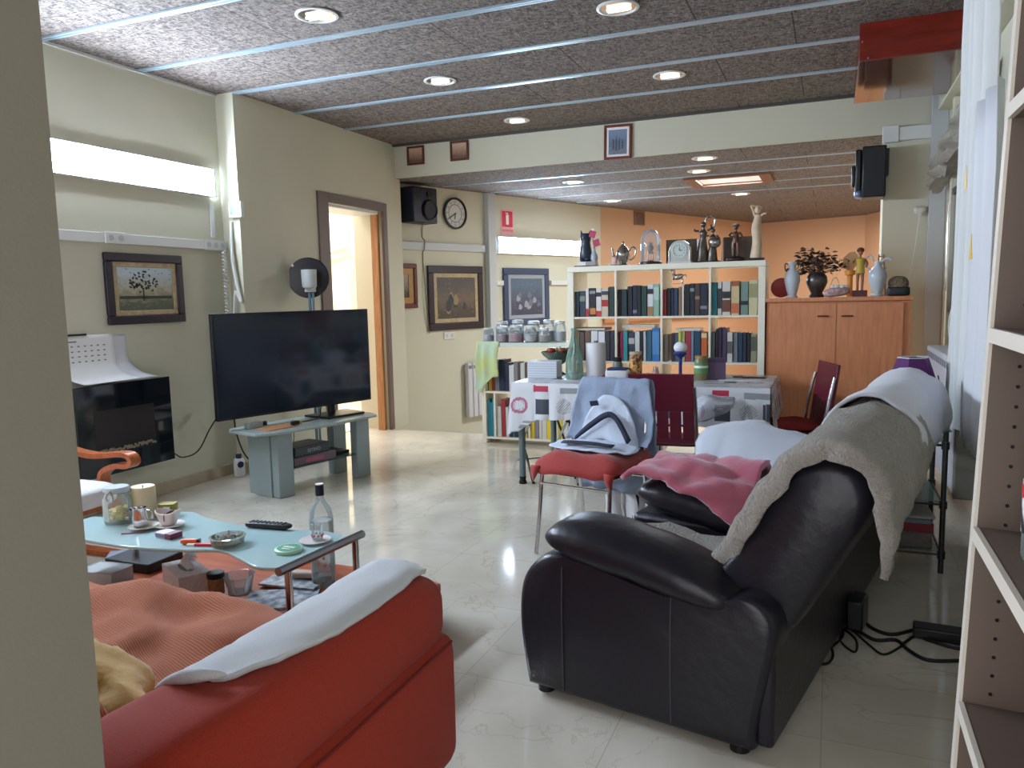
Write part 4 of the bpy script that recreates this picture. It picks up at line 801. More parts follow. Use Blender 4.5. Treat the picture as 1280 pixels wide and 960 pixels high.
pad('arm_pad', -0.035, 0.25); pad('arm_pad', 0.585, 0.88, 0.13, 0.70, 0.66, 0.12); pad('arm_pad', 1.58, 1.86, 0.085, 0.72, 0.64)
M().box(0.12, 0.62, 0.10, 0.72, 0.86, 0.50).out('console', LEA, t, bev=0.02)
M().box(0.03, 0.21, 0.05, 0.78, 1.60, 0.25).out('base', mt('black_base_cloth', (16, 16, 18), 0.8), t, bev=0.01)
for y0, y1 in ((0.225, 0.615), (0.87, 1.595)):
    M().sell((0.36, (y0+y1)/2, 0.35), (0.36, (y1-y0)/2, 0.10), 0.25, 0.45, nu=40).out('seat_cushion', LEA, t)
    m = M(); prism_y(m, sm([(-0.005, 0.06), (-0.012, 0.2), (0.0, 0.36), (0.03, 0.36), (0.035, 0.06)], 3), y0, y1); m.out('footrest', LEA, t)
backp = sm([(0.62, 0.42), (0.635, 0.50), (0.70, 0.60), (0.77, 0.72), (0.825, 0.81), (0.875, 0.872), (0.945, 0.905), (1.01, 0.900), (1.062, 0.862), (1.08, 0.80), (1.055, 0.72), (1.0, 0.62), (0.93, 0.48), (0.86, 0.36), (0.78, 0.34), (0.69, 0.36)])
m = M(); R_ = []
for y, k, dz in ((0.10, 0.80, 0), (0.115, 0.92, 0), (0.15, 0.98, 0), (0.22, 1.0, 0), (0.5, 1.0, 0.0), (0.72, 0.985, 0), (0.74, 0.96, 0), (0.76, 0.985, 0), (1.2, 1.0, 0), (1.62, 1.0, 0), (1.70, 0.98, 0), (1.735, 0.92, 0), (1.75, 0.8, 0)):
    R_.append([m.b.verts.new((0.86+(x-0.86)*k, y, 0.63+(z-0.63)*k)) for x, z in backp])
m.loft(R_); bk = m.out('backrest', LEA, t, ang=60)
for y0, y1 in ((0.125, 0.735), (0.765, 1.725)):      # puffed head roll
    m = M(); R_ = []
    for i in range(13):
        u = i/12; y = y0+(y1-y0)*u; e = max(0.06, (1-abs(2*u-1)**8)**0.5)
        R_.append([m.b.verts.new((0.955+0.128*e*math.cos(a)+0.0, y, 0.835+0.086*e*math.sin(a)*(1+0.05*math.sin(y*70)*(math.cos(a) < 0)))) for a in [2*PI*k/20 for k in range(20)]])
    m.loft(R_); m.out('head_roll', LEA, t, ang=60)
M().prism([(0.79, 0.03), (0.845, 0.03), (0.845, 1.80), (0.79, 1.80)], 0.04, 0.42).out('rear_panel', LEA, t, bev=0.015)
M().cb(0.88, 1.06, 0.10, 0.06, 0.12, 0.12).out('recliner_motor', BLACK, t, bev=0.008)
for s_, y in ((0.06, 0.06), (0.74, 0.06), (0.06, 1.77), (0.74, 1.77)): M().cyl((s_, y, 0), (s_, y, 0.035), 0.03).out('foot', BLACK, t)
# throws and towels on it  (local frame of the sofa, so each is built at the same place and turn)
FLE = mt('oatmeal_fleece', (160, 152, 142), 0.98, n=(40, (178, 170, 158), 0.6), bump=(110, 1.0, 0.03), sheen=0.4)
WTOW = mt('white_cotton_towel', (206, 208, 216), 0.95, bump=(240, 0.5, 0.004), sheen=0.3)
PINK = mt('rose_pink_fleece', (178, 92, 112), 0.95, bump=(120, 0.4, 0.006), sheen=0.4)
LBLU = mt('pale_blue_white_towel', (196, 202, 212), 0.95, bump=(240, 0.5, 0.004), sheen=0.3)
def cloth(name, rows, mat, label, cat, ku=4, kv=4, nz=0.008, ns=7, seed=0, solid=0.012, T=True):
    m = M(); m.grid(rows, ku, kv, nz, ns, seed); o = m.out(name, mat, solid=solid, off=1, ang=80)
    if T: o.location = SOFA; o.rotation_euler = (0, 0, SA)
    return tag(o, label, cat)
def path(y, zf=0.47, y_top=None, zend=0.5, lift=0.0, s_seat=0.06):
    yt = y if y_top is None else y_top
    return [(s_seat, y, 0.462), (0.30, y, 0.468), (0.545, y, 0.475), (0.63, (y+yt)/2, 0.53), (0.715, yt, 0.665), (0.79, yt, 0.795), (0.865, yt, 0.905+lift), (0.96, yt, 0.952+lift), (1.065, yt, 0.915+lift), (1.112, yt, 0.80), (1.115, yt, (0.8+zend)/2+0.02), (1.10, yt, zend)]
rows = [path(0.30, y_top=0.28, zend=0.475), path(0.40, y_top=0.38, zend=0.66, lift=0.012), path(0.45, y_top=0.50, zend=0.66), path(0.50, y_top=0.62, zend=0.70, lift=0.012), path(0.545, y_top=0.76, zend=0.68), path(0.575, y_top=0.90, zend=0.70, lift=0.01), path(0.58, y_top=1.02, zend=0.72)]
rows[0] = [(0.06, 0.30, 0.462), (0.30, 0.32, 0.468), (0.545, 0.30, 0.478), (0.635, 0.15, 0.555), (0.72, 0.105, 0.69), (0.79, 0.095, 0.805), (0.865, 0.09, 0.905), (0.96, 0.085, 0.942), (1.065, 0.085, 0.905), (1.112, 0.085, 0.80), (1.12, 0.10, 0.70), (1.105, 0.12, 0.585)]
wrap = [(0.06, 0.29, 0.462), (0.30, 0.30, 0.465), (0.555, 0.27, 0.475), (0.70, 0.12, 0.56), (0.775, 0.085, 0.68), (0.84, 0.08, 0.79), (0.89, 0.078, 0.865), (0.965, 0.076, 0.893), (1.045, 0.076, 0.875), (1.085, 0.078, 0.80), (1.10, 0.09, 0.70), (1.10, 0.11, 0.60)]
rows[0:1] = [wrap, rows[0], path(0.36, y_top=0.22, zend=0.585, lift=0.0)]
for r in rows[2:]: r[2] = (0.545, min(r[2][1], 0.55), 0.478)
cloth('fleece_throw', rows, FLE, 'oatmeal fleece throw draped over the seat and back of the leather sofa', 'throw', nz=0.018, ns=12, seed=2, solid=0.014)
rows = []
for y, ze, lf in ((0.76, 0.82, 0.018), (0.86, 0.80, 0.026), (0.98, 0.78, 0.032), (1.12, 0.77, 0.035), (1.28, 0.76, 0.03), (1.44, 0.77, 0.04), (1.56, 0.76, 0.03), (1.66, 0.78, 0.02), (1.76, 0.81, 0.0)):
    rows.append([(0.70, y-0.05, 0.66+lf), (0.78, y-0.03, 0.80+lf), (0.86, y, 0.925+lf), (0.96, y, 0.972+lf), (1.055, y, 0.935+lf), (1.10, y+0.01, 0.87), (1.105, y+0.01, ze)])
cloth('white_towel', rows, WTOW, 'white towel draped over the far top of the leather sofa by the lamp', 'towel', nz=0.020, ns=7, seed=5)
rows = [[(0.05, 1.44, 0.50), (0.04, 1.58, 0.645), (0.06, 1.73, 0.665), (0.10, 1.88, 0.62)], [(0.2, 1.36, 0.49), (0.2, 1.58, 0.67), (0.22, 1.74, 0.70), (0.24, 1.90, 0.66)],
        [(0.4, 1.30, 0.48), (0.4, 1.56, 0.64), (0.40, 1.74, 0.67), (0.42, 1.90, 0.62)], [(0.6, 1.28, 0.50), (0.6, 1.54, 0.60), (0.62, 1.74, 0.62), (0.63, 1.90, 0.58)]]
cloth('white_towel', rows, LBLU, 'pale white towel spread over the far arm of the leather sofa', 'towel', nz=0.022, ns=12, seed=8)
rows = []
for i, (s_, t0, z0) in enumerate(((0.10, 0.60, 0.635), (0.17, 0.585, 0.665), (0.25, 0.575, 0.655), (0.33, 0.575, 0.63), (0.41, 0.57, 0.60), (0.49, 0.565, 0.555), (0.55, 0.56, 0.51))):
    r = []
    for j in range(9):
        v = j/8; y = t0+v*0.72-(0.0 if j else 0.01); arch = 0.035*math.sin(min(1, v*1.6)*PI)
        z = z0+(0.66-z0)*min(1, v*2.6)+arch*0.6+0.016*math.sin(v*19+s_*11)*min(1, v*4)-max(0, v-0.42)*0.19
        r.append((s_+0.03*math.sin(v*5), y, z))
    rows.append(r)
cloth('pink_blanket', rows, PINK, 'folded rose pink fleece blanket over the middle arm of the leather sofa', 'blanket', nz=0.022, ns=11, seed=11, solid=0.022)
# ------------------------------------------------------------------ ceiling-hung wooden box
RED = mt('red_mahogany_veneer', (128, 40, 26), 0.22, wave=(3, (104, 28, 18), (1.0, 8, 8), 0.6), coat=0.4)
t = thing('ceiling_cabinet', 'shallow red mahogany box hung under the ceiling by the right wall', 'cabinet', (0.12, 5.33, 2.732))
M().box(0, 0, 0.0, 0.70, 0.022, 0.217).out('front_board', RED, t, bev=0.002)
M().box(0, 0.023, 0.0, 0.70, 1.17, 0.02).out('bottom_board', mt('polished_brown_underside', (112, 66, 44), 0.10, wave=(3, (96, 54, 36), (1.0, 8, 8), 0.6), coat=0.8), t, bev=0.002)
M().box(0, 0.023, 0.021, 0.02, 1.17, 0.217).out('side_board', RED, t, bev=0.002)
M().box(0.021, 1.15, 0.021, 0.70, 1.17, 0.217).out('back_board', RED, t, bev=0.002)
for z in (0.05, 0.165): M().cb(0.61, -0.004, z, 0.115, 0.008, 0.018, 0, 0, -0.03).sell((0.553, -0.004, z+0.002), (0.01, 0.004, 0.009), 1, nu=10, nv=6).out('white_bracket', PLAST, t)
for x, z in ((0.015, 0.11), (0.05, 0.012)): M().sell((x, -0.002, z), (0.005, 0.003, 0.005), 1, nu=8, nv=6).out('screw', STEEL, t)
# ------------------------------------------------------------------ bookcase, open to both sides
SHW = mt('cream_white_laminate', (236, 230, 210), 0.4)
t = thing('bookcase', 'large cream white cube bookcase standing behind the dining table', 'bookcase', (-1.978, 6.0, 0))
BW = 1.525; BD_ = 0.39
for x0 in (0, BW-0.05): M().box(x0, 0, 0, x0+0.05, BD_, 1.542).out('side_board', SHW, t, bev=0.002)
M().box(0, 0, 1.543, BW, BD_, 1.585).out('top_board', SHW, t, bev=0.002)
for z in (0.10, 0.455, 0.812, 1.168): M().box(0.0505, 0.003, z, BW-0.0505, BD_-0.003, z+0.016).out('shelf', SHW, t, bev=0.001)
DX = [0.397, 0.760, 1.126]
for i, x in enumerate(DX):
    for z0, z1 in ((0.1165, 0.4545), (0.4715, 0.8115), (0.8285, 1.1675), (1.1845, 1.5425)): M().box(x-0.008, 0.003, z0, x+0.008, BD_-0.003, z1).out('divider', SHW, t, bev=0.001)
SH1, SH2, SH3, SH4 = 1.1845, 0.8285, 0.4715, 0.1165
random.seed(21)
BOOKM = {}
def bmat(c):
    c = tuple(int(v) for v in c); return mt('book_cover_%d_%d_%d' % c, c, 0.45)
PAGE = mt('book_pages', (206, 198, 178), 0.8)
def book(x0, x1, y, z, h, c, label, group, d=None, band=None, lean=0):
    d = d or random.uniform(0.15, 0.2); w_ = x1-x0-0.0012
    o = M(); o.box(0, 0, 0, w_, 0.003, h); o.box(0, 0, 0, 0.0025, d, h); o.box(w_-0.0025, 0, 0, w_, d, h)
    ob = o.out('book', bmat(c), loc=(x0+0.0006, y, z), bev=0.0008, rot=(0, lean, 0))
    M().box(0.003, 0.0035, 0.003, w_-0.003, d-0.004, h-0.004).out('pages', PAGE, ob)
    if band:
        for k, (a, b, cc) in enumerate(band): M().box(0.0008, -0.0012, h*a, w_-0.0008, -0.0002, h*b).out('spine_label', bmat(cc), ob)
    return tag(ob, label, 'book', group)
def PYx(px, py, y): v = (px-640)/FPX*Rr+(480-py)/FPX*Ur+Fv; return v.x*y/v.y
def X1(zx): return PYx(700+zx/4.267, 400, 6.03)
CBS = [(-1.926, -1.5905), (-1.5715, -1.2275), (-1.2085, -0.8615), (-0.8425, -0.5045)]
ORD = ['first', 'second', 'third', 'fourth', 'fifth', 'sixth', 'seventh', 'eighth', 'ninth', 'tenth', 'eleventh', 'twelfth', 'thirteenth']
def cell(lst, z, ybase, where, group, y=6.03, conv=X1):
    lo, hi = min(CBS, key=lambda q: abs((q[0]+q[1])/2-(conv(lst[0][0])+conv(lst[-1][1]))/2))
    for i, (a, b, yt, nm, c, *bd_) in enumerate(lst):
        h = (ybase-yt)*0.001475
        xa = max(lo, conv(a)); xb = min(hi, conv(b))
        if xb-xa < 0.006: continue
        book(xa, xb, y+random.uniform(0, 0.012), z, h, c, '%s book, %s from the left in %s' % (nm, ORD[i], where), group, band=bd_[0] if bd_ else None)
GW = (214, 210, 200)
cell([(78, 103, 522, 'dark teal', (34, 62, 80)), (104, 135, 520, 'blue-grey', (44, 64, 76), [(0.6, 0.8, (130, 136, 120))]), (137, 155, 505, 'white and red', (216, 212, 206), [(0.0, 0.28, (176, 48, 56))]), (156, 190, 505, 'black and orange', (32, 34, 44), [(0.08, 0.3, (206, 128, 60)), (0.8, 0.9, (150, 150, 150))]),
      (192, 221, 506, 'white and black', (220, 214, 206), [(0.7, 0.85, (36, 38, 48)), (0, 0.2, (190, 60, 60))]), (222, 258, 505, 'cream and crimson', (204, 190, 164), [(0.35, 0.58, (176, 44, 50)), (0.75, 0.88, (60, 60, 80))]), (260, 288, 500, 'dark green', (38, 58, 58))], SH1, 660, 'the top left cell of the bookcase', 'books in the top row of the bookcase')
cell([(306, 326, 512, 'black', (26, 28, 34)), (327, 357, 512, 'dark green', (30, 54, 58)), (359, 384, 497, 'black', (24, 28, 38)), (386, 410, 492, 'navy blue', (28, 36, 58), [(0.1, 0.2, (120, 124, 140))]), (411, 431, 495, 'charcoal', (28, 32, 36)), (432, 462, 497, 'bottle green', (34, 64, 60)),
      (464, 497, 490, 'white and tan', (208, 210, 208), [(0.0, 0.3, (158, 126, 86)), (0.7, 0.86, (40, 44, 54))]), (498, 528, 488, 'pale green', (140, 176, 156), [(0.5, 0.9, (176, 196, 184))])], SH1, 656, 'the second cell of the top row', 'books in the top row of the bookcase')
cell([(550, 568, 518, 'red', (176, 50, 60)), (569, 590, 512, 'black', (26, 28, 36)), (591, 606, 510, 'navy', (30, 40, 66)), (607, 628, 512, 'slate blue', (50, 66, 92)), (629, 645, 506, 'tan', (150, 126, 104)), (647, 660, 498, 'white', (214, 208, 190)), (664, 690, 493, 'black', (28, 30, 38)),
      (691, 716, 490, 'blue-black', (32, 36, 48), [(0.75, 0.85, (140, 140, 150))]), (717, 745, 490, 'brown', (74, 58, 56), [(0.5, 0.6, (150, 120, 90))]), (746, 784, 490, 'dark blue', (36, 42, 60), [(0.2, 0.3, (130, 130, 140))])], SH1, 656, 'the third cell of the top row', 'books in the top row of the bookcase')
cell([(804, 836, 488, 'teal', (36, 130, 144)), (838, 860, 486, 'white', (216, 214, 208), [(0.2, 0.8, (60, 60, 66))]), (863, 908, 484, 'white pictured', (206, 200, 190), [(0.1, 0.45, (110, 66, 50)), (0.5, 0.7, (44, 44, 52))]), (911, 955, 484, 'cream and red', (206, 184, 140), [(0.05, 0.35, (196, 110, 76)), (0.85, 1, (150, 90, 60))]),
      (961, 1002, 488, 'grey-green', (116, 142, 132), [(0.3, 0.42, (28, 34, 40))]), (1005, 1052, 482, 'cream and olive', (196, 190, 150), [(0.5, 0.9, (150, 150, 110))])], SH1, 656, 'the top right cell of the bookcase', 'books in the top row of the bookcase')
cell([(80, 100, 742, 'tan', (190, 160, 110)), (101, 128, 748, 'grey-brown', (92, 80, 74)), (130, 160, 745, 'brown', (112, 84, 66)), (163, 200, 742, 'white', (214, 214, 212)), (201, 238, 745, 'white ring-bound', (220, 220, 222)), (242, 264, 742, 'dark grey', (50, 50, 58)), (265, 288, 742, 'purple-black', (52, 48, 62))], SH2, 905, 'the left cell of the second row', 'books in the second row of the bookcase')
cell([(305, 315, 748, 'dark red', (80, 40, 50)), (316, 335, 745, 'magenta', (170, 44, 88)), (336, 360, 742, 'turquoise', (52, 144, 150)), (362, 395, 750, 'dark illustrated', (60, 66, 84), [(0.6, 0.8, (190, 180, 170))]), (397, 424, 745, 'white', (206, 206, 202)), (425, 441, 745, 'black', (34, 36, 44)), (443, 458, 745, 'grey-white', (190, 190, 190)),
      (459, 487, 740, 'petrol blue', (50, 98, 120)), (489, 528, 728, 'bright blue', (56, 112, 176), [(0.2, 0.9, (84, 140, 190))])], SH2, 905, 'the second cell of the second row', 'books in the second row of the bookcase')
cell([(553, 575, 762, 'grey', (150, 140, 130)), (592, 612, 756, 'dark', (50, 52, 62)), (613, 640, 758, 'slate', (84, 96, 104)), (642, 666, 745, 'olive and white', (170, 168, 110)), (668, 698, 745, 'red', (160, 56, 68)), (699, 714, 745, 'grey-blue', (120, 132, 150)), (716, 750, 745, 'dark teal', (34, 70, 92)), (753, 784, 748, 'orange', (196, 96, 52), [(0.8, 0.95, (214, 196, 150))])], SH2, 905, 'the third cell of the second row', 'books in the second row of the bookcase')
cell([(805, 827, 750, 'grey-green', (110, 126, 120)), (829, 843, 735, 'plum', (66, 48, 78)), (844, 864, 728, 'dark purple', (52, 40, 60)), (865, 890, 730, 'aubergine', (70, 56, 84)), (892, 922, 752, 'white', (196, 194, 184), [(0.3, 0.7, (90, 90, 90))]), (924, 948, 752, 'grey', (110, 120, 124)), (950, 974, 754, 'navy', (40, 60, 84)), (976, 995, 754, 'dark blue', (34, 48, 70)), (997, 1016, 756, 'black', (34, 36, 42)), (1018, 1050, 760, 'tan-green', (140, 140, 110), [(0.4, 0.9, (80, 86, 70))])], SH2, 905, 'the right cell of the second row', 'books in the second row of the bookcase')
def flat(x0, x1, z, h, c, label, y=6.04, d=0.2, nm='book'):
    o = M(); o.box(0, 0, 0, x1-x0, d, h); ob = o.out(nm, bmat(c), loc=(x0, y, z), bev=0.001); M().box(0.003, -0.0006, 0.003, x1-x0-0.006, 0.0, h-0.003).out('page_edge', PAGE, ob); return tag(ob, label, 'book', 'books lying flat on top of others')
flat(X1(80), X1(240), 1.0715, 0.022, (60, 66, 74), 'dark book lying flat above the books in the left cell of the second row')
flat(X1(330), X1(500), 1.0905, 0.024, (222, 216, 204), 'white book lying flat in the second cell of the second row')
flat(X1(612), X1(745), 1.0665, 0.018, (226, 222, 212), 'white book lying flat in the third cell of the second row')
tag(M().box(0, 0, 0, 0.22, 0.02, 0.19).out('dark_box', bmat((26, 34, 40)), loc=(X1(372), 6.32, 0.8285)), 'dark panel standing at the back of the second cell of the second row', 'panel')
# lower cells: mixed rows under the table level
def fill(x0, x1, z, hmax, y, where, group, pal, seed, sp=1.0):
    random.seed(seed); x = x0; i = 0
    while x < x1-0.012 and i < 13:
        w_ = min(random.uniform(0.014, 0.036)*sp, x1-x); nm, c = random.choice(pal)
        book(x, x+w_, y, z, hmax*random.uniform(0.78, 1.0), c, '%s book, %s from the left in %s' % (nm, ORD[i], where), group); x += w_; i += 1
PAL = [('black', (30, 32, 38)), ('navy', (36, 46, 70)), ('white', (208, 206, 200)), ('grey', (120, 122, 124)), ('red', (160, 52, 60)), ('teal', (50, 120, 130)), ('yellow', (206, 176, 60)), ('brown', (96, 70, 56)), ('pale', (196, 200, 190))]
for i, (a, b) in enumerate(((0.055, 0.385), (0.41, 0.75), (0.773, 1.10))): fill(-1.978+a, -1.978+b, SH3, 0.26, 6.04, 'cell %s of the third row' % ('one', 'two', 'three')[i], 'books in the third row of the bookcase', PAL, 40+i, 1.2)
for i, (a, b) in enumerate(((0.055, 0.385), (0.41, 0.75))): fill(-1.978+a, -1.978+b, SH4, 0.28, 6.04, 'cell %s of the bottom row' % ('one', 'two')[i], 'books in the bottom row of the bookcase', PAL, 50+i, 1.3)
tag(M().box(0, 0, 0, 0.10, 0.2, 0.24).out('dark_block', bmat((36, 40, 54)), loc=(-0.80, 6.05, SH3)), 'dark box standing in the right cell of the third row', 'box')
tag(M().sell((0, 0, 0.09), (0.09, 0.08, 0.09), 0.8).out('wooden_bowl', mt('dark_wood_bowl', (104, 64, 38), 0.4), loc=(-0.61, 6.15, SH3)), 'dark wooden pot in the right cell of the third row', 'pot')
# ------------------------------------------------------------------ ornaments on top of the bookcase
TZ = 1.5855
BRZ = mt('dark_pewter', (104, 96, 90), 0.3, 0.8); PEW = mt('pewter', (165, 160, 152), 0.25, 0.9); IVO = mt('aged_ivory', (226, 206, 176), 0.5, n=(20, (196, 166, 134), 0.5)); DKB = mt('dark_base_wood', (40, 30, 28), 0.4)
def XT(zx): return PYx(700+zx/4.267, 320, 6.13)
t = thing('marble_block', 'dark slab carrying a white marble block under the cat statue', 'stand', (XT(143), 6.14, TZ))
M().cb(0, -0.01, 0.005, 0.18, 0.12, 0.010).out('slab', DKB, t); M().cb(-0.038, 0, 0.026, 0.075, 0.07, 0.032).out('marble', mt('white_marble', (226, 222, 214), 0.3), t); M().cb(0.046, -0.02, 0.026, 0.08, 0.09, 0.032).out('grey_marble', mt('grey_marble', (150, 148, 146), 0.3), t)
t = thing('cat_statue', 'dark blue-grey cat statue at the left end of the bookcase top', 'statue', (XT(136), 6.14, TZ+0.0425)); t.scale = (1.1, 1.1, 1.1)
m = M(); m.lathe([(0.036, 0), (0.046, 0.02), (0.048, 0.06), (0.040, 0.11), (0.034, 0.14), (0.040, 0.165), (0.040, 0.19), (0.030, 0.207), (0.0, 0.21)], n=24)
m.cyl((-0.027, -0.002, 0.19), (-0.035, -0.002, 0.232), 0.014, 0.002, 10); m.cyl((0.027, -0.002, 0.19), (0.037, -0.002, 0.226), 0.014, 0.002, 10); m.sell((0, -0.038, 0.17), (0.014, 0.012, 0.01), 1, nu=12, nv=8)
m.sell((-0.02, -0.04, 0.015), (0.013, 0.02, 0.015), 1, nu=12, nv=8); m.sell((0.02, -0.04, 0.015), (0.013, 0.02, 0.015), 1, nu=12, nv=8); m.tube([(0.03, 0.03, 0.01), (0.06, 0.0, 0.015), (0.045, -0.04, 0.012)], 0.009, k=4); m.out('body', mt('blue_grey_bronze', (40, 52, 68), 0.35), t)
t = thing('bud_vase', 'white bud vase with red paper flowers beside the cat statue', 'vase', (XT(183)+0.012, 6.09, TZ+0.0425))
M().lathe([(0.022, 0), (0.03, 0.02), (0.028, 0.05), (0.012, 0.08), (0.010, 0.10), (0.014, 0.105), (0, 0.1)], n=20).out('vase', mt('grey_white_glaze', (170, 176, 182), 0.3), t)
M().tube([(0, 0, 0.1), (-0.01, 0, 0.16), (-0.012, 0, 0.21)], 0.003).tube([(0, 0, 0.1), (0.015, 0, 0.14), (0.02, 0, 0.16)], 0.003).out('stem', mt('stem_green', (70, 90, 60), 0.6), t)
for x, z, r in ((-0.012, 0.215, 0.3), (0.022, 0.145, -0.3)): M().cb(x, -0.004, z, 0.05, 0.008, 0.055, 0, 0, r).out('paper_flower', mt('crimson_pink_paper', (176, 60, 92), 0.6), t)
M().cb(-0.018, 0.004, 0.235, 0.028, 0.003, 0.05, 0, 0, 0.3).out('pale_card', PAPER, t)
t = thing('silver_teapot', 'tarnished silver teapot with long spout on the bookcase', 'teapot', (XT(335), 6.14, TZ))
M().lathe([(0.034, 0), (0.040, 0.008), (0.028, 0.018), (0.040, 0.045), (0.054, 0.075), (0.053, 0.10), (0.042, 0.128), (0.038, 0.135), (0.03, 0.15), (0.012, 0.165), (0.008, 0.178), (0.011, 0.186), (0.0, 0.194)], n=28).out('body', PEW, t)
M().tube([(-0.045, 0, 0.06), (-0.07, 0, 0.07), (-0.082, 0, 0.10), (-0.09, 0, 0.145)], [0.014, 0.013, 0.012, 0.012, 0.011, 0.011, 0.010, 0.009, 0.008, 0.008, 0.007, 0.007, 0.006], k=4).out('spout', PEW, t)
M().tube([(0.05, 0, 0.115), (0.075, 0, 0.145), (0.10, 0, 0.13), (0.10, 0, 0.09), (0.075, 0, 0.05), (0.05, 0, 0.045)], 0.006, k=4).out('handle', PEW, t)
t = thing('small_dish', 'small white and pink dish in front of the teapot spout', 'dish', (XT(306), 6.05, TZ), 0); M().lathe([(0.03, 0), (0.055, 0.01), (0.056, 0.013), (0.03, 0.005), (0, 0.004)], n=24).out('dish', CERA, t)
M().sell((0, 0, 0.04), (0.022, 0.02, 0.032), 0.9, nu=14, nv=10).out('pink_ornament', mt('pale_pink_glaze', (206, 176, 176), 0.4), t)
t = thing('dome_clock', 'anniversary clock under a clear glass dome on a black base', 'clock', (XT(480), 6.15, TZ))
M().lathe([(0.088, 0), (0.09, 0.006), (0.086, 0.02), (0.08, 0.024), (0, 0.024)], n=36).out('base', DKB, t)
M().lathe([(0.074, 0.0245), (0.076, 0.03), (0.076, 0.18), (0.068, 0.225), (0.045, 0.262), (0.015, 0.278), (0.0, 0.28)], n=36, cap=False).out('glass_dome', glassy('dome_glass', (220, 224, 228), 0.14), t)
M().cyl((-0.02, 0, 0.025), (-0.02, 0, 0.10), 0.004).cyl((0.02, 0, 0.025), (0.02, 0, 0.10), 0.004).out('pillars', PEW, t, kind=None)
M().lathe([(0.024, 0), (0.026, 0.01), (0.0, 0.014)], T=Matrix.Translation((0, 0, 0.13)) @ TY, n=24).cb(0, 0.002, 0.13, 0.03, 0.02, 0.09).out('movement', BRZ, t); M().lathe([(0.026, 0.025), (0.028, 0.035), (0.0, 0.04)], n=16).out('red_foot', mt('dark_crimson', (110, 34, 44), 0.4), t)
t = thing('mantel_clock', 'arched silver mantel clock with a pale dial on the bookcase', 'clock', (XT(645), 6.10, TZ))
arch = [(-0.082, 0), (0.082, 0), (0.082, 0.10)]+[(0.082*math.cos(a), 0.10+0.078*math.sin(a)) for a in [PI*i/14 for i in range(1, 14)]]+[(-0.082, 0.10)]
M().prism(arch, -0.02, 0.03, TY).out('case', mt('brushed_silver', (186, 190, 186), 0.28, 0.7), t, bev=0.004); M().cb(0, 0.0, 0.008, 0.18, 0.075, 0.014).out('foot', mt('silver_foot', (200, 200, 196), 0.3, 0.5), t)
M().lathe([(0.055, 0.031), (0.057, 0.036), (0.05, 0.037), (0.05, 0.033), (0.0, 0.033)], T=Matrix.Translation((0, 0, 0.098)) @ TY, n=32).out('dial', mt('pale_green_dial', (196, 206, 198), 0.4), t)
M().cb(0, -0.0375, 0.11, 0.004, 0.001, 0.03).out('hand', INK, t); M().cb(0.012, -0.0375, 0.098, 0.026, 0.001, 0.004).out('hand', INK, t)
for i in range(12): M().cb(0.041*math.sin(i*PI/6), -0.0345, 0.098+0.041*math.cos(i*PI/6), 0.004, 0.001, 0.007, 0, 0, i*PI/6).out('hour_mark', INK, t)
for x in (-0.078, 0.078): M().cyl((x, -0.035, 0.016), (x, -0.035, 0.10), 0.006).out('column', MATS['silver_foot'], t)
for a, b, lb, wf in ((547, 714, 'dark brown framed picture leaning behind the arched mantel clock', 0), (858, 1028, 'dark brown framed picture with a white edge behind the boy figurine', 1)):
    t = thing('wooden_picture', lb, 'picture', ((XT(a)+XT(b))/2, 6.27, TZ), 0); w_ = XT(b)-XT(a)
    M().box(-w_/2, 0, 0, w_/2, 0.018, 0.195).out('board', mt('dark_olive_wood', (88, 70, 52), 0.4, wave=(4, (70, 54, 42), (8, 8, 1), 0.5)), t, bev=0.002)
    if wf: M().prism([(-w_/2-0.012, 0), (-w_/2, 0), (-w_/2+0.004, 0.19), (-w_/2, 0.195)], 0.03, 0.033, TY).out('white_edge', PAPER, t)
    else: M().box(w_/2+0.0005, 0, 0, w_/2+0.012, 0.012, 0.19).out('pale_edge', PAPER, t)
def fig(m, x, y, z, s, lean=0.0, arms=((-0.3, 0.1), (0.3, 0.1)), skirt=False):
    """small standing figure, s = height"""
    def P(a, b, c): return (x+a*s+lean*c*s, y+b*s, z+c*s)
    if skirt: m.tube([P(0, 0, 0.0), P(0, 0, 0.2), P(0, 0, 0.42), P(0, 0, 0.55)], [0.14*s, 0.13*s, 0.12*s, 0.115*s, 0.11*s, 0.10*s, 0.09*s, 0.08*s, 0.075*s, 0.07*s], n=12, k=3)
    else:
        for q in (-1, 1): m.tube([P(q*0.05, 0, 0.0), P(q*0.055, -0.01, 0.25), P(q*0.045, 0, 0.48)], [0.03*s, 0.032*s, 0.034*s, 0.038*s, 0.042*s, 0.048*s, 0.05*s], n=10, k=3)
        for q in (-1, 1): m.sell(P(q*0.055, -0.03, 0.012), (0.03*s, 0.06*s, 0.018*s), 0.9, nu=10, nv=6)
    m.tube([P(0, 0, 0.44), P(0, 0, 0.56), P(0, 0, 0.70), P(0, 0, 0.80)], [0.075*s, 0.072*s, 0.066*s, 0.064*s, 0.068*s, 0.078*s, 0.085*s, 0.082*s, 0.06*s, 0.04*s], n=12, k=3)
    m.cyl(P(0, 0, 0.78), P(0, 0, 0.87), 0.028*s, 0.026*s, 10); m.sell(P(0, -0.004, 0.925), (0.058*s, 0.062*s, 0.075*s), 1, nu=14, nv=10)
    for (ax, az), q in zip(arms, (-1, 1)): m.tube([P(q*0.09, 0, 0.77), P(q*0.16, -0.03, 0.62+az*0.5), P(ax, -0.1, 0.5+az)], [0.028*s, 0.027*s, 0.026*s, 0.024*s, 0.022*s, 0.02*s, 0.018*s], n=8, k=3)
t = thing('couple_sculpture', 'dark pewter sculpture of two entwined figures under an arch', 'sculpture', (XT(785), 6.14, TZ)); t.scale = (1.25, 1.2, 1.0)
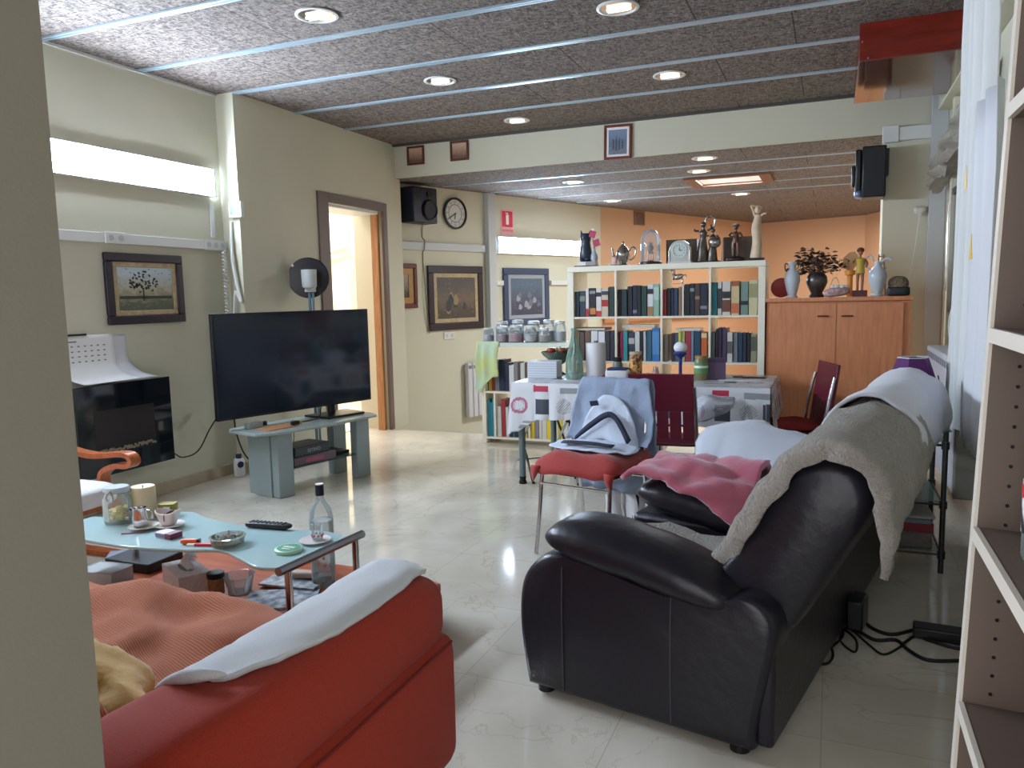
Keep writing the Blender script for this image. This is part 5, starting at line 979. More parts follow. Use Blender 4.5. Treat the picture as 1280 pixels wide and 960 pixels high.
m = M(); fig(m, -0.032, 0, 0.012, 0.30, 0.03, ((-0.16, 0.30), (0.16, 0.40)), True); fig(m, 0.028, 0.005, 0.012, 0.25, 0.02, ((-0.16, 0.28), (0.18, 0.10)), True); m.out('figures', BRZ, t)
M().sell((0.045, -0.02, 0.15), (0.038, 0.03, 0.045), 1).out('jug', PEW, t); M().tube([(-0.02, 0, 0.27), (-0.005, 0, 0.345), (0.02, 0, 0.355), (0.045, 0, 0.32), (0.035, 0, 0.26)], 0.006, k=5).out('arch', PEW, t); M().cb(0, 0, 0.006, 0.15, 0.09, 0.012).out('base', DKB, t)
t = thing('boy_figurine', 'bronze figurine of a standing boy on a dark mound', 'figurine', (XT(938), 6.12, TZ)); t.scale = (1.25, 1.2, 1.0)
M().sell((0, 0, 0.018), (0.055, 0.045, 0.022), 0.9).out('mound', DKB, t); m = M(); fig(m, 0, 0, 0.036, 0.235, 0.0, ((-0.05, 0.12), (0.12, 0.02))); m.out('figure', mt('reddish_bronze', (98, 70, 58), 0.35, 0.6), t); M().sell((0, 0, 0.268), (0.024, 0.022, 0.012), 0.9, nu=14, nv=8).out('hat', BRZ, t)
t = thing('ivory_statue', 'tall slender ivory coloured statue at the right end of the bookcase', 'statue', (XT(1050), 6.14, TZ))
M().cb(0, 0, 0.011, 0.11, 0.09, 0.022).out('base', DKB, t); m = M(); m.tube([(-0.008, 0, 0.022), (0.0, 0, 0.13), (-0.006, 0, 0.24), (0.004, 0, 0.34)], [0.044, 0.042, 0.04, 0.038, 0.036, 0.035, 0.034, 0.036, 0.036, 0.034, 0.03, 0.026, 0.022], n=14, k=4)
m.sell((0.0, -0.003, 0.375), (0.022, 0.023, 0.028), 1, nu=14, nv=10); m.tube([(0.02, 0, 0.33), (0.045, -0.01, 0.345), (0.062, -0.01, 0.345)], 0.007, k=3); m.tube([(-0.02, 0, 0.33), (-0.034, -0.01, 0.38), (-0.046, -0.01, 0.408)], 0.007, k=3); m.tube([(-0.05, 0, 0.41), (0, 0, 0.402), (0.03, 0, 0.39)], 0.007, k=3); m.out('figure', IVO, t)
t = thing('horse_figurine', 'small silver rearing horse figurine on the books of the third cell', 'figurine', (XT(640), 6.07, SH1+0.243))
m = M(); m.sell((0, 0, 0.055), (0.038, 0.018, 0.022), 0.95, T=Matrix.Rotation(-0.35, 4, 'Y')); m.tube([(-0.025, 0, 0.06), (-0.04, 0, 0.085), (-0.03, 0, 0.105)], [0.014, 0.013, 0.012, 0.011, 0.01, 0.01, 0.009], k=3); m.sell((-0.043, 0, 0.104), (0.017, 0.009, 0.009), 0.9, nu=12, nv=8)
for q in (-0.01, 0.01): m.tube([(0.022, q, 0.05), (0.032, q, 0.025), (0.022, q, 0.004)], 0.005, k=3); m.tube([(-0.025, q, 0.055), (-0.042, q, 0.045), (-0.034, q, 0.03)], 0.0045, k=3)
m.tube([(0.035, 0, 0.065), (0.055, 0, 0.07), (0.058, 0, 0.045)], 0.005, k=3); m.out('horse', mt('bright_silver', (186, 176, 172), 0.25, 0.8), t); M().cb(0, 0, 0.002, 0.08, 0.05, 0.004).out('plinth', PEW, t)
# ------------------------------------------------------------------ cherry cabinet
CAB = mt('cherry_veneer_cabinet', (214, 142, 96), 0.35, wave=(4, (196, 122, 78), (10, 10, 1.2), 0.6))
t = thing('sideboard_cabinet', 'cherry wood cabinet with two doors right of the bookcase', 'cabinet', (-0.443, 6.0, 0))
CW = 0.955; M().box(0.0, 0.02, 0.0, CW, 0.40, 1.275).out('carcass', CAB, t, bev=0.002); M().box(-0.008, 0.0, 1.276, CW+0.008, 0.402, 1.305).out('top', CAB, t, bev=0.002)
for x0, x1, hx in ((0.022, CW/2-0.002, CW/2-0.09), (CW/2+0.002, CW-0.05, CW/2+0.07)):
    dr = M().box(x0, 0.0, 0.07, x1, 0.0195, 1.262).out('door', CAB, t, bev=0.002)
    M().tube([(hx-0.035, -0.001, 1.17), (hx-0.025, -0.018, 1.172), (hx+0.025, -0.018, 1.172), (hx+0.035, -0.001, 1.17)], 0.005, k=3).out('handle', mt('dark_handle', (96, 52, 36), 0.3), dr)
CT = 1.3055
def XC(zx): return PYx(940+zx/4.267, 350, 6.13)
PORC = mt('pale_porcelain', (196, 202, 208), 0.25)
t = thing('porcelain_vase', 'pale porcelain vase with small dark handles left on the cabinet', 'vase', (XC(215), 6.12, CT))
M().lathe([(0.038, 0), (0.042, 0.008), (0.03, 0.022), (0.045, 0.07), (0.056, 0.13), (0.050, 0.18), (0.026, 0.205), (0.024, 0.235), (0.036, 0.262), (0.03, 0.262), (0.018, 0.23), (0, 0.22)], n=32).out('body', PORC, t)
for q in (-1, 1): M().tube([(q*0.022, 0, 0.245), (q*0.05, 0, 0.25), (q*0.05, 0, 0.21), (q*0.036, 0, 0.19)], 0.005, k=4).out('handle', BRZ, t)
t = thing('dried_flower_urn', 'pewter urn full of brown dried leaves on the cabinet', 'plant', (XC(345), 6.18, CT))
M().lathe([(0.05, 0), (0.055, 0.01), (0.04, 0.03), (0.06, 0.07), (0.075, 0.11), (0.07, 0.15), (0.055, 0.17), (0.065, 0.185), (0.06, 0.185), (0.05, 0.17), (0, 0.15)], n=28).out('urn', mt('mottled_pewter', (104, 96, 92), 0.35, 0.7, n=(25, (60, 56, 56), 0.5)), t)
random.seed(33); lf = M(); stm = M(); lfg = M()
for i in range(46):
    a = random.uniform(0, 2*PI); el = random.uniform(0.25, 1.35); L_ = random.uniform(0.08, 0.20); dd = Vector((math.cos(a)*math.cos(el)*1.15, math.sin(a)*math.cos(el)*0.7, math.sin(el)))
    p0_ = Vector((0, 0, 0.16)); p1_ = p0_+dd*L_; stm.cyl(p0_, p1_, 0.0022, 0.001, 5)
    for k in range(7):
        c = p1_+Vector((random.gauss(0, 0.022), random.gauss(0, 0.018), random.gauss(0, 0.018))); r = random.uniform(0.013, 0.028); T_ = Matrix.Rotation(random.uniform(0, 6), 4, 'Z') @ Matrix.Rotation(random.uniform(-1.4, 1.4), 4, 'X')
        tgt = lf if (i+k) % 4 else lfg; vs = [tgt.b.verts.new(c+(T_ @ Vector(v))) for v in ((-r, 0, 0), (0, -r*0.55, r*0.2), (r*1.3, 0, 0), (0, r*0.55, r*0.2))]; tgt._f(vs)
lf.out('dried_leaves', mt('dark_brown_leaves', (70, 48, 38), 0.7), t, kind='stuff'); lfg.out('tan_leaves', mt('tan_leaves', (134, 104, 82), 0.7), t, kind='stuff'); stm.out('stems', mt('dry_stems', (84, 64, 44), 0.8), t, kind='stuff')
t = thing('lace_basket', 'pale pink and white lace basket on the cabinet', 'basket', (XC(452), 6.09, CT), 0.2)
m = M(); m.sell((0, 0, 0.035), (0.088, 0.05, 0.032), 0.7, 0.7, T=Matrix.Rotation(-0.12, 4, 'Y'))
m.out('basket', mt('pale_pink_lace', (208, 184, 184), 0.7, n=(50, (160, 120, 120), 0.35), bump=(80, 0.8, 0.01)), t); M().tube([(-0.05, 0, 0.05), (-0.03, 0, 0.12), (0.0, 0, 0.135), (0.02, 0, 0.06)], 0.004, k=4).out('handle', IVO, t)
m = M()
for i in range(9): m.sell((0.02+0.05*math.cos(i*0.7), 0.03*math.sin(i*0.7), 0.075), (0.018, 0.014, 0.012), 0.9, nu=10, nv=6)
m.out('frill', mt('white_lace', (222, 214, 210), 0.7), t, kind='stuff')
t = thing('boy_statue', 'painted statue of a boy in a yellow shirt on a dark red block', 'statue', (XC(575), 6.12, CT))
M().cb(0, 0, 0.022, 0.10, 0.07, 0.044).out('block', mt('dark_red_wood', (84, 34, 38), 0.4), t)
m = M(); fig(m, 0, 0, 0.044, 0.29, 0.0, ((-0.16, 0.16), (0.12, 0.06))); m.out('figure', mt('figure_skin_brown', (160, 104, 76), 0.5), t)
M().tube([(0, 0, 0.165), (0, 0, 0.21), (0, 0, 0.255), (0, 0, 0.275)], [0.034, 0.032, 0.030, 0.029, 0.028, 0.030, 0.032, 0.032, 0.026, 0.018], n=14, k=3).out('yellow_shirt', mt('yellow_shirt', (196, 168, 70), 0.6), t)
M().sell((0, 0.004, 0.328), (0.026, 0.026, 0.020), 1, nu=16, nv=10).out('red_brown_hair', mt('auburn', (112, 50, 38), 0.6), t)
t = thing('wooden_fan', 'light wooden fan on an orange stand behind the boy statue', 'fan', (XC(523), 6.22, CT))
M().prism([(-0.005, 0.17), (0.005, 0.17), (0.05, 0.24), (0.055, 0.29), (0.03, 0.325), (-0.01, 0.32), (-0.05, 0.28), (-0.045, 0.22)], -0.003, 0.003, TY).out('fan_blade', mt('light_tan_wood', (196, 150, 104), 0.6), t, bev=0.001)
M().lathe([(0.02, 0.0), (0.02, 0.15), (0.036, 0.16), (0.038, 0.19), (0, 0.19)], n=16).out('orange_cup', mt('orange_cup', (222, 146, 56), 0.5), t)
t = thing('porcelain_jug', 'pale porcelain jug with curved spout and handle right on the cabinet', 'jug', (XC(668), 6.12, CT))
M().lathe([(0.036, 0), (0.04, 0.008), (0.032, 0.02), (0.05, 0.08), (0.062, 0.14), (0.054, 0.18), (0.028, 0.205), (0.022, 0.225), (0.026, 0.245), (0.02, 0.245), (0, 0.235)], n=32).out('body', PORC, t)
M().tube([(0.02, 0, 0.225), (0.04, 0, 0.255), (0.07, 0, 0.262), (0.085, 0, 0.255)], 0.009, k=4).out('spout', PORC, t); M().tube([(-0.022, 0, 0.235), (-0.045, 0, 0.285), (-0.075, 0, 0.275), (-0.08, 0, 0.23), (-0.05, 0, 0.185)], 0.006, k=5).out('handle', PORC, t)
t = thing('wicker_casket', 'dark casket with a woven wicker lid at the right end of the cabinet', 'casket', (XC(765)+0.02, 6.15, CT))
M().sell((0, 0, 0.032), (0.075, 0.05, 0.032), 0.4, 0.3).out('casket', mt('dark_green_black', (30, 38, 42), 0.4), t); M().sell((0, 0, 0.085), (0.068, 0.045, 0.055), 0.8, 0.9).out('wicker_lid', mt('wicker', (150, 132, 104), 0.7, n=(70, (90, 78, 62), 0.3), bump=(90, 0.8, 0.01)), t)
tag(M().lathe([(0.0, 0), (0.06, 0.002), (0.075, 0.008), (0.07, 0.012), (0.0, 0.008)], T=Matrix.Rotation(PI/2-0.15, 4, 'X'), n=32).out('red_plate', mt('red_plate_glaze', (172, 40, 44), 0.3), loc=(XC(150), 6.28, CT+0.075)), 'red plate standing on edge at the left back of the cabinet', 'plate')
t = thing('wooden_easel', 'small wooden easel at the right back of the cabinet', 'easel', (XC(697), 6.30, CT))
for a, b in ((-0.03, -0.01), (0.03, 0.01)): M().tube([(a, 0, 0), (b if b > 0 else -0.022, 0, 0.30)], 0.006).out('leg', OAK, t)
M().tube([(-0.03, 0, 0.20), (0.03, 0, 0.20)], 0.005).tube([(-0.022, 0, 0.285), (0.02, 0, 0.285)], 0.004).out('crosspiece', OAK, t)
# ------------------------------------------------------------------ dining table and its printed cloth
TX0, TX1, TY0, TY1, TH = -2.11, -0.35, 5.11, 5.90, 0.745
t = thing('dining_table', 'long dining table under a printed cloth in front of the bookcase', 'table', (TX0, TY0, 0))
TW, TD = TX1-TX0, TY1-TY0
M().box(0.012, 0.012, 0.715, TW-0.012, TD-0.012, TH-0.001).out('tabletop', mt('grey_table_laminate', (110, 120, 120), 0.4), t, bev=0.003)
LEG = mt('blue_grey_leg', (104, 122, 124), 0.4, 0.3)
for x in (0.05, TW-0.06):
    for y in (0.04, TD-0.06):
        lg = M().cyl((x, y, 0.055), (x, y, 0.714), 0.024).out('leg', LEG, t); M().lathe([(0.028, 0), (0.030, 0.01), (0.022, 0.03), (0.026, 0.054), (0, 0.054)], c=(x, y, 0), n=20).out('rubber_foot', BLACKR, lg)
CL = [mt('tablecloth_white', (206, 208, 212), 0.35), mt('tablecloth_dark_grey', (62, 68, 80), 0.35), mt('tablecloth_crimson', (176, 44, 76), 0.35), mt('tablecloth_rose', (172, 104, 124), 0.35), mt('tablecloth_grey', (140, 144, 148), 0.35)]
def motif(u, v):
    """printed pattern; u along the edge, v down (metres); repeats 0.62 x 0.40"""
    U = u % 0.62; V = v % 0.40
    def ring(cx, cy, r0, r1): d_ = math.hypot(U-cx, V-cy); return r0 < d_ < r1
    if ring(0.10, 0.16, 0.038, 0.058): return 3
    if ring(0.10, 0.16, 0.028, 0.032): return 4
    if 0.22 < U < 0.32 and 0.11 < V < 0.22: return 1
    if math.hypot(U-0.43, V-0.16) < 0.055: return 4 if int((U+V)*110) % 2 else 0
    if 0.20 < U < 0.31 and 0.015 < V < 0.06: return 2
    if 0.40 < U < 0.56 and 0.03 < V < 0.07: return 4
    if 0.52 < U < 0.60 and 0.10 < V < 0.21: return 1 if int(U*120) % 4 else 4
    if 0.02 < U < 0.58 and (0.27 < V < 0.285 or 0.30 < V < 0.325 or 0.35 < V < 0.362): return (4, 1, 0)[int(U*9+V*7) % 3]
    return 0
def sheet(m, fn, nu, nv, mo):
    V = [[m.b.verts.new(fn(i/nu, j/nv)) for j in range(nv+1)] for i in range(nu+1)]
    for i in range(nu):
        for j in range(nv):
            m.mi = mo((i+0.5)/nu, (j+0.5)/nv); m._f([V[i][j], V[i+1][j], V[i+1][j+1], V[i][j+1]])
    m.mi = 0
m = M(); L1, D1 = TW+0.012, TD+0.012; x0c, y0c = -0.006, -0.006
sheet(m, lambda a, b: (x0c+a*L1, y0c+b*D1, TH), 176, 80, lambda a, b: motif(a*L1+0.31, b*D1+0.25))
drop = lambda a: 0.245+0.035*math.sin(a*9+0.5)*0.4+(0.13*max(0, 1-a*9))+(0.05*max(0, (a-0.92)*12))
def front(a, b):
    dz = drop(a)*b; w_ = (0.012*math.sin(a*38)+0.008*math.sin(a*71+1))*b
    return (x0c+a*L1-(0.03*b if a < 0.03 else 0), y0c-0.004*min(1, b*9)-0.012*b-abs(w_), TH-dz)
sheet(m, front, 320, 44, lambda a, b: motif(a*L1+0.03, b*drop(a)))
dropl = lambda b: 0.24+0.10*max(0, 1-b*6)
sheet(m, lambda a, b: (x0c-0.004-0.02*b-0.014*abs(math.sin(a*17))*b, y0c+a*D1, TH-dropl(a)*b), 90, 26, lambda a, b: motif(a*D1+0.2, b*0.25))
sheet(m, lambda a, b: (x0c+L1+0.004+0.02*b+0.014*abs(math.sin(a*15))*b, y0c+a*D1, TH-(0.225+0.12*max(0, 1-a*6))*b), 90, 26, lambda a, b: motif(a*D1+0.4, b*0.26))
sheet(m, lambda a, b: (x0c+a*L1, y0c+D1+0.004+0.01*b, TH-0.2*b), 90, 10, lambda a, b: 0)
bmesh.ops.remove_doubles(m.b, verts=m.b.verts[:], dist=0.0028)
o = m.out('tablecloth', CL, loc=(TX0, TY0, 0), solid=0.0015, off=1, ang=60); tag(o, 'grey-white tablecloth printed with rings, dark squares and crimson blocks', 'tablecloth')
TT = TH+0.003
def tb(px, py, z=TT): q = on(px, py, z); return (q[0], q[1], z)
# things on the table
t = thing('paper_box', 'white ribbed paper stack and box at the left end of the table', 'box', tb(679, 472), 0.05)
M().box(-0.115, -0.03, 0, 0.115, 0.12, 0.125).out('box', mt('ribbed_white_card', (206, 210, 218), 0.6), t, bev=0.003)
m = M()
for k in range(6): m.box(-0.116, -0.0312, 0.014+k*0.018, 0.116, -0.0302, 0.018+k*0.018)
m.out('ribs', mt('pale_grey_line', (166, 172, 182), 0.6), t, kind='stuff')
t = thing('fruit_bowl', 'green glass fruit bowl with red and brown fruit on the table', 'bowl', (-1.955, 5.69, TT), 0)
M().lathe([(0.05, 0), (0.052, 0.008), (0.015, 0.03), (0.014, 0.07), (0.06, 0.10), (0.12, 0.15), (0.14, 0.18), (0.134, 0.18), (0.11, 0.152), (0.05, 0.108), (0, 0.10)], n=32).out('glass_bowl', mt('mottled_green_glass', (96, 124, 108), 0.2, n=(22, (60, 70, 64), 0.5)), t)
for x, y, z, c, nm in ((-0.05, -0.03, 0.185, (150, 60, 46), 'red_apple'), (0.04, -0.04, 0.188, (132, 74, 50), 'brown_pear'), (0.0, 0.04, 0.19, (90, 108, 58), 'green_apple'), (0.08, 0.03, 0.185, (160, 70, 52), 'red_apple')):
    tag(M().sell((0, 0, 0), (0.036, 0.036, 0.034), 1, nu=16, nv=12, f=lambda p: Vector((p.x*(1-0.12*(p.z < 0)), p.y*(1-0.12*(p.z < 0)), p.z-0.006*(p.z > 0.028)))).out(nm, mt('fruit_%d_%d_%d' % c, c, 0.35), loc=(-1.955+x, 5.69+y, TT+z-0.0)), '%s lying in the green glass fruit bowl%s' % (nm.replace('_', ' '), ' at its left' if x < -0.02 else (' at its right back' if x > 0.06 else '')), 'fruit')
t = thing('glass_bottle', 'tall pale green cut glass bottle standing on the table', 'bottle', (-1.742, 5.42, TT), 0)
m = M(); R_ = []; n_ = 24
for r, z, k in ((0.058, 0, 0), (0.062, 0.01, 1), (0.064, 0.06, 1), (0.060, 0.13, 1), (0.046, 0.20, 1), (0.028, 0.26, 1), (0.020, 0.31, 0), (0.017, 0.35, 0), (0.022, 0.36, 0), (0.020, 0.372, 0)):
    R_.append([m.b.verts.new(((r+k*0.003*(-1)**i)*math.cos(2*PI*i/n_+z*1.5), (r+k*0.003*(-1)**i)*math.sin(2*PI*i/n_+z*1.5), z)) for i in range(n_)])
m.loft(R_); m.out('glass', glassy('pale_green_cut_glass', (128, 164, 148), 0.5, 0.15), t)
t = thing('kitchen_roll', 'upright white kitchen paper roll on the table', 'paper roll', (-1.60, 5.50, TT), 0)
M().lathe([(0.02, 0), (0.072, 0), (0.073, 0.004), (0.073, 0.256), (0.072, 0.26), (0.02, 0.26)], n=36).out('paper', mt('roll_white', (222, 222, 224), 0.8, bump=(60, 0.2)), t); M().cyl((0, 0, -0.0), (0, 0, 0.275), 0.016).out('tube', mt('grey_card', (150, 140, 126), 0.7), t)
t = thing('red_tray', 'dark red tray with printed edge in the middle of the table', 'tray', (-1.40, 5.36, TT), 0.0)
M().box(-0.12, -0.12, 0, 0.20, 0.15, 0.008).out('base', mt('dark_red_tray', (146, 44, 54), 0.35), t, bev=0.003); m = M(); m.box(-0.12, -0.12, 0.0085, 0.20, -0.11, 0.03); m.box(-0.12, 0.14, 0.0085, 0.20, 0.15, 0.03); m.box(-0.12, -0.11, 0.0085, -0.11, 0.14, 0.03); m.box(0.19, -0.11, 0.0085, 0.20, 0.14, 0.03); m.out('rim', mt('red_tray_rim', (168, 66, 70), 0.35), t)
t = thing('butter_dish', 'white container with a dark blue lid on the red tray', 'container', (-1.39, 5.33, TT+0.009), 0.0)
M().sell((0, 0, 0.035), (0.085, 0.055, 0.035), 0.35, 0.25).out('body', mt('pale_container', (210, 212, 214), 0.4), t); M().cb(0, 0, 0.078, 0.14, 0.09, 0.016).out('lid', mt('dark_blue_lid', (36, 50, 96), 0.4), t, bev=0.005)
t = thing('spice_mill', 'glass jar with green contents behind the blue-lidded container', 'jar', (-1.42, 5.44, TT+0.009), 0); M().lathe([(0.035, 0), (0.036, 0.1), (0.028, 0.12), (0, 0.12)], n=24).out('glass', mt('grey_green_jar', (106, 120, 110), 0.3), t); M().lathe([(0.03, 0.121), (0.03, 0.15), (0, 0.152)], n=24).out('lid', BLACK, t)
t = thing('patterned_jar', 'tall jar with a brown and orange pattern on the red tray', 'jar', (-1.28, 5.40, TT+0.009), 0)
M().lathe([(0.042, 0), (0.046, 0.01), (0.046, 0.16), (0.04, 0.175), (0, 0.175)], n=28).out('body', mt('leopard_pattern', (212, 160, 92), 0.4, n=(38, (84, 44, 24), 0.12)), t); M().lathe([(0.043, 0.176), (0.044, 0.195), (0, 0.196)], n=28).out('lid', mt('pale_wood_lid', (190, 170, 140), 0.5), t)
t = thing('salt_shaker', 'small clear and red shaker beside the patterned jar', 'shaker', (-1.14, 5.42, TT), 0); M().lathe([(0.022, 0), (0.024, 0.06), (0.018, 0.075), (0, 0.075)], n=20).out('body', mt('pale_red_shaker', (190, 150, 146), 0.3), t); M().lathe([(0.019, 0.0755), (0.018, 0.095), (0, 0.098)], n=20).out('cap', CHROME, t)
t = thing('round_ornament', 'round white ball ornament on a dark blue collar behind the chair', 'ornament', (-0.99, 5.55, TT), 0)
M().lathe([(0.05, 0), (0.05, 0.01), (0.012, 0.03), (0.012, 0.15), (0.04, 0.17), (0.05, 0.185), (0.03, 0.20), (0, 0.20)], n=24).out('stem', mt('blue_glaze', (40, 56, 130), 0.3), t); M().sell((0, 0, 0.225), (0.048, 0.04, 0.042), 1).out('ball', mt('milky_white', (222, 224, 228), 0.3), t); M().cyl((0, 0.0, 0.265), (0, 0, 0.34), 0.014).out('yellow_top', mt('olive_yellow', (176, 176, 80), 0.4), t)
t = thing('labelled_jar', 'glass jar with green and white label right of the ball ornament', 'jar', (-0.84, 5.52, TT), 0)
M().lathe([(0.045, 0), (0.048, 0.008), (0.048, 0.13), (0.04, 0.15), (0, 0.15)], n=28).out('glass', mt('dull_olive_jar', (120, 118, 84), 0.3), t); M().lathe([(0.0488, 0.05), (0.0492, 0.05), (0.0492, 0.12), (0.0488, 0.12)], n=28, cap=False).out('label', mt('green_label', (96, 150, 92), 0.5), t)
M().lathe([(0.0494, 0.085), (0.0497, 0.085), (0.0497, 0.102), (0.0494, 0.102)], n=28, cap=False).out('white_stripe', PAPER, t); M().lathe([(0.043, 0.151), (0.044, 0.17), (0, 0.171)], n=28).out('lid', mt('gold_lid', (170, 144, 84), 0.4, 0.4), t)
t = thing('purple_box', 'dull purple carton standing on the table behind the burgundy chair', 'box', (-0.74, 5.58, TT), 0.1); M().box(-0.06, -0.04, 0, 0.06, 0.04, 0.15).out('carton', mt('dull_purple_card', (92, 72, 100), 0.5), t, bev=0.002); M().box(-0.06, -0.0408, 0.12, 0.06, -0.0402, 0.148).out('darker_band', mt('plum_card', (70, 50, 78), 0.5), t)
tag(M().cb(0, 0, 0.001, 0.2, 0.13, 0.002).out('paper_sheet', PAPER, loc=(-0.68, 5.66, TT), rot=(0, 0, 0.3)), 'white sheet of paper lying left on the right table end', 'paper', 'papers on the table')
tag(M().cb(0, 0, 0.001, 0.28, 0.12, 0.002).out('paper_sheet', PAPER, loc=(-0.58, 5.52, TT), rot=(0, 0, -0.05)), 'long white sheet of paper nearest on the right table end', 'paper', 'papers on the table')
tag(M().cb(0, 0, 0.004, 0.22, 0.05, 0.006).out('flat_case', BLACK, loc=(-0.53, 5.70, TT), rot=(0, 0, 0)), 'thin black case at the far edge of the right table end', 'case')
m = M(); m.grid([[(-0.83, 5.070, 0.50), (-0.82, 5.065, 0.60), (-0.80, 5.072, 0.68)], [(-0.76, 5.02, 0.53), (-0.75, 5.0, 0.64), (-0.74, 5.045, 0.70)], [(-0.66, 5.02, 0.57), (-0.66, 4.99, 0.65), (-0.65, 5.045, 0.70)], [(-0.56, 5.03, 0.62), (-0.55, 5.02, 0.66), (-0.55, 5.06, 0.69)]], 6, 6, 0.012, 14, 3)
tag(m.out('plastic_bag', glassy('cloudy_plastic', (206, 208, 214), 0.30, 0.25), solid=0.001), 'cloudy plastic bag hanging against the cloth beside the burgundy chair', 'bag')
# ------------------------------------------------------------------ chairs
BURG = mt('burgundy_moulded_plastic', (98, 26, 44), 0.35); REDC = mt('brick_red_cushion', (156, 50, 44), 0.85, bump=(60, 0.3), sheen=0.2); DSEAT = mt('dark_seat_board', (44, 36, 40), 0.5)
def chair(label, loc, rz, back='slotted', cushion=False, group=None):
    """faces -y; seat 0.43 wide"""
    t = thing('dining_chair', label, 'chair', loc, rz, group)
    w_ = 0.215
    M().sell((0, 0, 0.437), (w_, 0.205, 0.012), 0.3, 0.4, nu=36).out('seat', DSEAT if cushion else BURG, t)
    for q in (-1, 1):
        M().tube([(q*w_, -0.245, 0.0), (q*(w_-0.008), -0.215, 0.22), (q*(w_-0.012), -0.195, 0.40), (q*(w_-0.02), -0.17, 0.425), (q*(w_-0.02), 0.0, 0.425)], 0.0115, n=10, k=4).out('front_leg', CHROME, t)
        M().tube([(q*w_, 0.27, 0.0), (q*(w_-0.008), 0.22, 0.25), (q*(w_-0.012), 0.195, 0.44), (q*(w_-0.014), 0.215, 0.62), (q*(w_-0.02), 0.255, 0.80)], 0.0115, n=10, k=4).out('rear_leg', CHROME, t)
    for y in (-0.205, 0.21): M().cyl((-w_+0.01, y, 0.375), (w_-0.01, y, 0.375), 0.008).out('stretcher', CHROME, t)
    m = M(); mi = Matrix.Translation((0, 0.225, 0.455)) @ Matrix.Rotation(-0.14, 4, 'X')
    m.box(-0.195, -0.009, 0.20, 0.195, 0.009, 0.43, mi)
    for x0 in (-0.195, -0.118, -0.041, 0.036, 0.113): m.box(x0, -0.008, 0.03, x0+0.068+(0.014 if x0 > 0.1 else 0), 0.008, 0.1995, mi)
    m.box(-0.195, -0.008, 0.105, 0.195, 0.0075, 0.118, mi); m.box(-0.195, -0.008, 0.0, 0.195, 0.008, 0.03, mi)
    m.out('backrest', BURG, t, bev=0.003)
    return t
ch = chair('chrome chair with a red cushion and clothes over its back, beside the leather sofa', (-1.16, 3.92, 0), math.radians(-13), cushion=True)
CHL = (-1.16, 3.92, 0); CHR = math.radians(-13)
m = M(); m.sell((0, 0, 0), (0.262, 0.245, 0.05), 0.35, 0.75, nu=44, nv=16, f=lambda p: p+Vector((0, 0, -0.018*(abs(p.x)/0.26)**3-0.03*max(0, -p.y/0.245)**3+0.010*math.sin(p.x*22+p.y*16)+0.01*math.sin(p.y*30))))
cu = tag(m.out('seat_cushion', REDC, loc=(CHL[0], CHL[1], 0.495), rot=(0, 0, CHR)), 'brick red seat cushion with hanging corners on the chrome chair', 'cushion')
for q in (-1, 1): M().grid([[(q*0.19, -0.235, -0.02), (q*0.245, -0.235, -0.02)], [(q*0.20, -0.245, -0.06), (q*0.243, -0.243, -0.055)], [(q*0.225, -0.24, -0.10), (q*0.235, -0.24, -0.098)]], 3, 3).out('hanging_corner', REDC, cu, solid=0.006)
WSH = mt('pale_blue_white_shirt', (196, 206, 222), 0.85, bump=(30, 0.5, 0.01)); STR = mt('navy_stripe_cloth', (36, 42, 60), 0.8); GSH = mt('blue_grey_shirt_cloth', (140, 154, 176), 0.85, bump=(30, 0.5, 0.01))
t = thing('draped_shirt', 'pale blue and white shirt with navy stripes draped over the chrome chair', 'shirt', CHL, CHR)
def bk_y(z): return 0.205+(z-0.455)*0.14
rows = []
for i in range(9):
    x = -0.235+i*0.47/8; ww = 0.012*math.sin(i*2.1)
    wd = 1+0.10*0
    rows.append([(x*1.10, bk_y(0.50)-0.085+ww, 0.555), (x*1.10, bk_y(0.6)-0.035+ww, 0.62), (x*1.03, bk_y(0.75)-0.03+ww*0.6, 0.76), (x*0.92, bk_y(0.86)-0.024, 0.868), (x*0.90, bk_y(0.89)+0.004, 0.897), (x*0.92, bk_y(0.86)+0.034, 0.865), (x*1.0, bk_y(0.7)+0.05+ww, 0.66), (x*1.05, bk_y(0.4)+0.075+ww, 0.42), (x*1.02, 0.28+ww, 0.25)])
M().grid(rows, 4, 5, 0.010, 13, 4).out('shirt_body', GSH, t, solid=0.004)
m = M(); m.grid([[(-0.15, 0.165, 0.60), (-0.13, 0.175, 0.70), (-0.08, 0.195, 0.78), (0.0, 0.20, 0.81), (0.08, 0.195, 0.78), (0.14, 0.175, 0.70), (0.19, 0.165, 0.58)], [(-0.19, 0.10, 0.54), (-0.14, 0.14, 0.60), (-0.06, 0.165, 0.68), (0.0, 0.17, 0.71), (0.07, 0.165, 0.68), (0.15, 0.14, 0.60), (0.21, 0.10, 0.54)], [(-0.20, 0.05, 0.54), (-0.12, 0.08, 0.545), (-0.05, 0.10, 0.56), (0.0, 0.11, 0.57), (0.06, 0.1, 0.56), (0.13, 0.08, 0.545), (0.22, 0.05, 0.54)]], 4, 5, 0.008, 15, 6)
m.out('white_panel', WSH, t, solid=0.004)
m = M(); m.grid([[(-0.17, 0.115, 0.575), (-0.10, 0.135, 0.645), (-0.02, 0.155, 0.705), (0.04, 0.16, 0.715), (0.10, 0.145, 0.67), (0.17, 0.12, 0.58)], [(-0.17, 0.105, 0.552), (-0.09, 0.125, 0.615), (-0.01, 0.145, 0.675), (0.04, 0.15, 0.685), (0.09, 0.135, 0.64), (0.15, 0.11, 0.555)]], 5, 2, 0.002, 15, 6); m.out('navy_stripe', STR, t, solid=0.006, loc=(0, -0.018, 0.008))
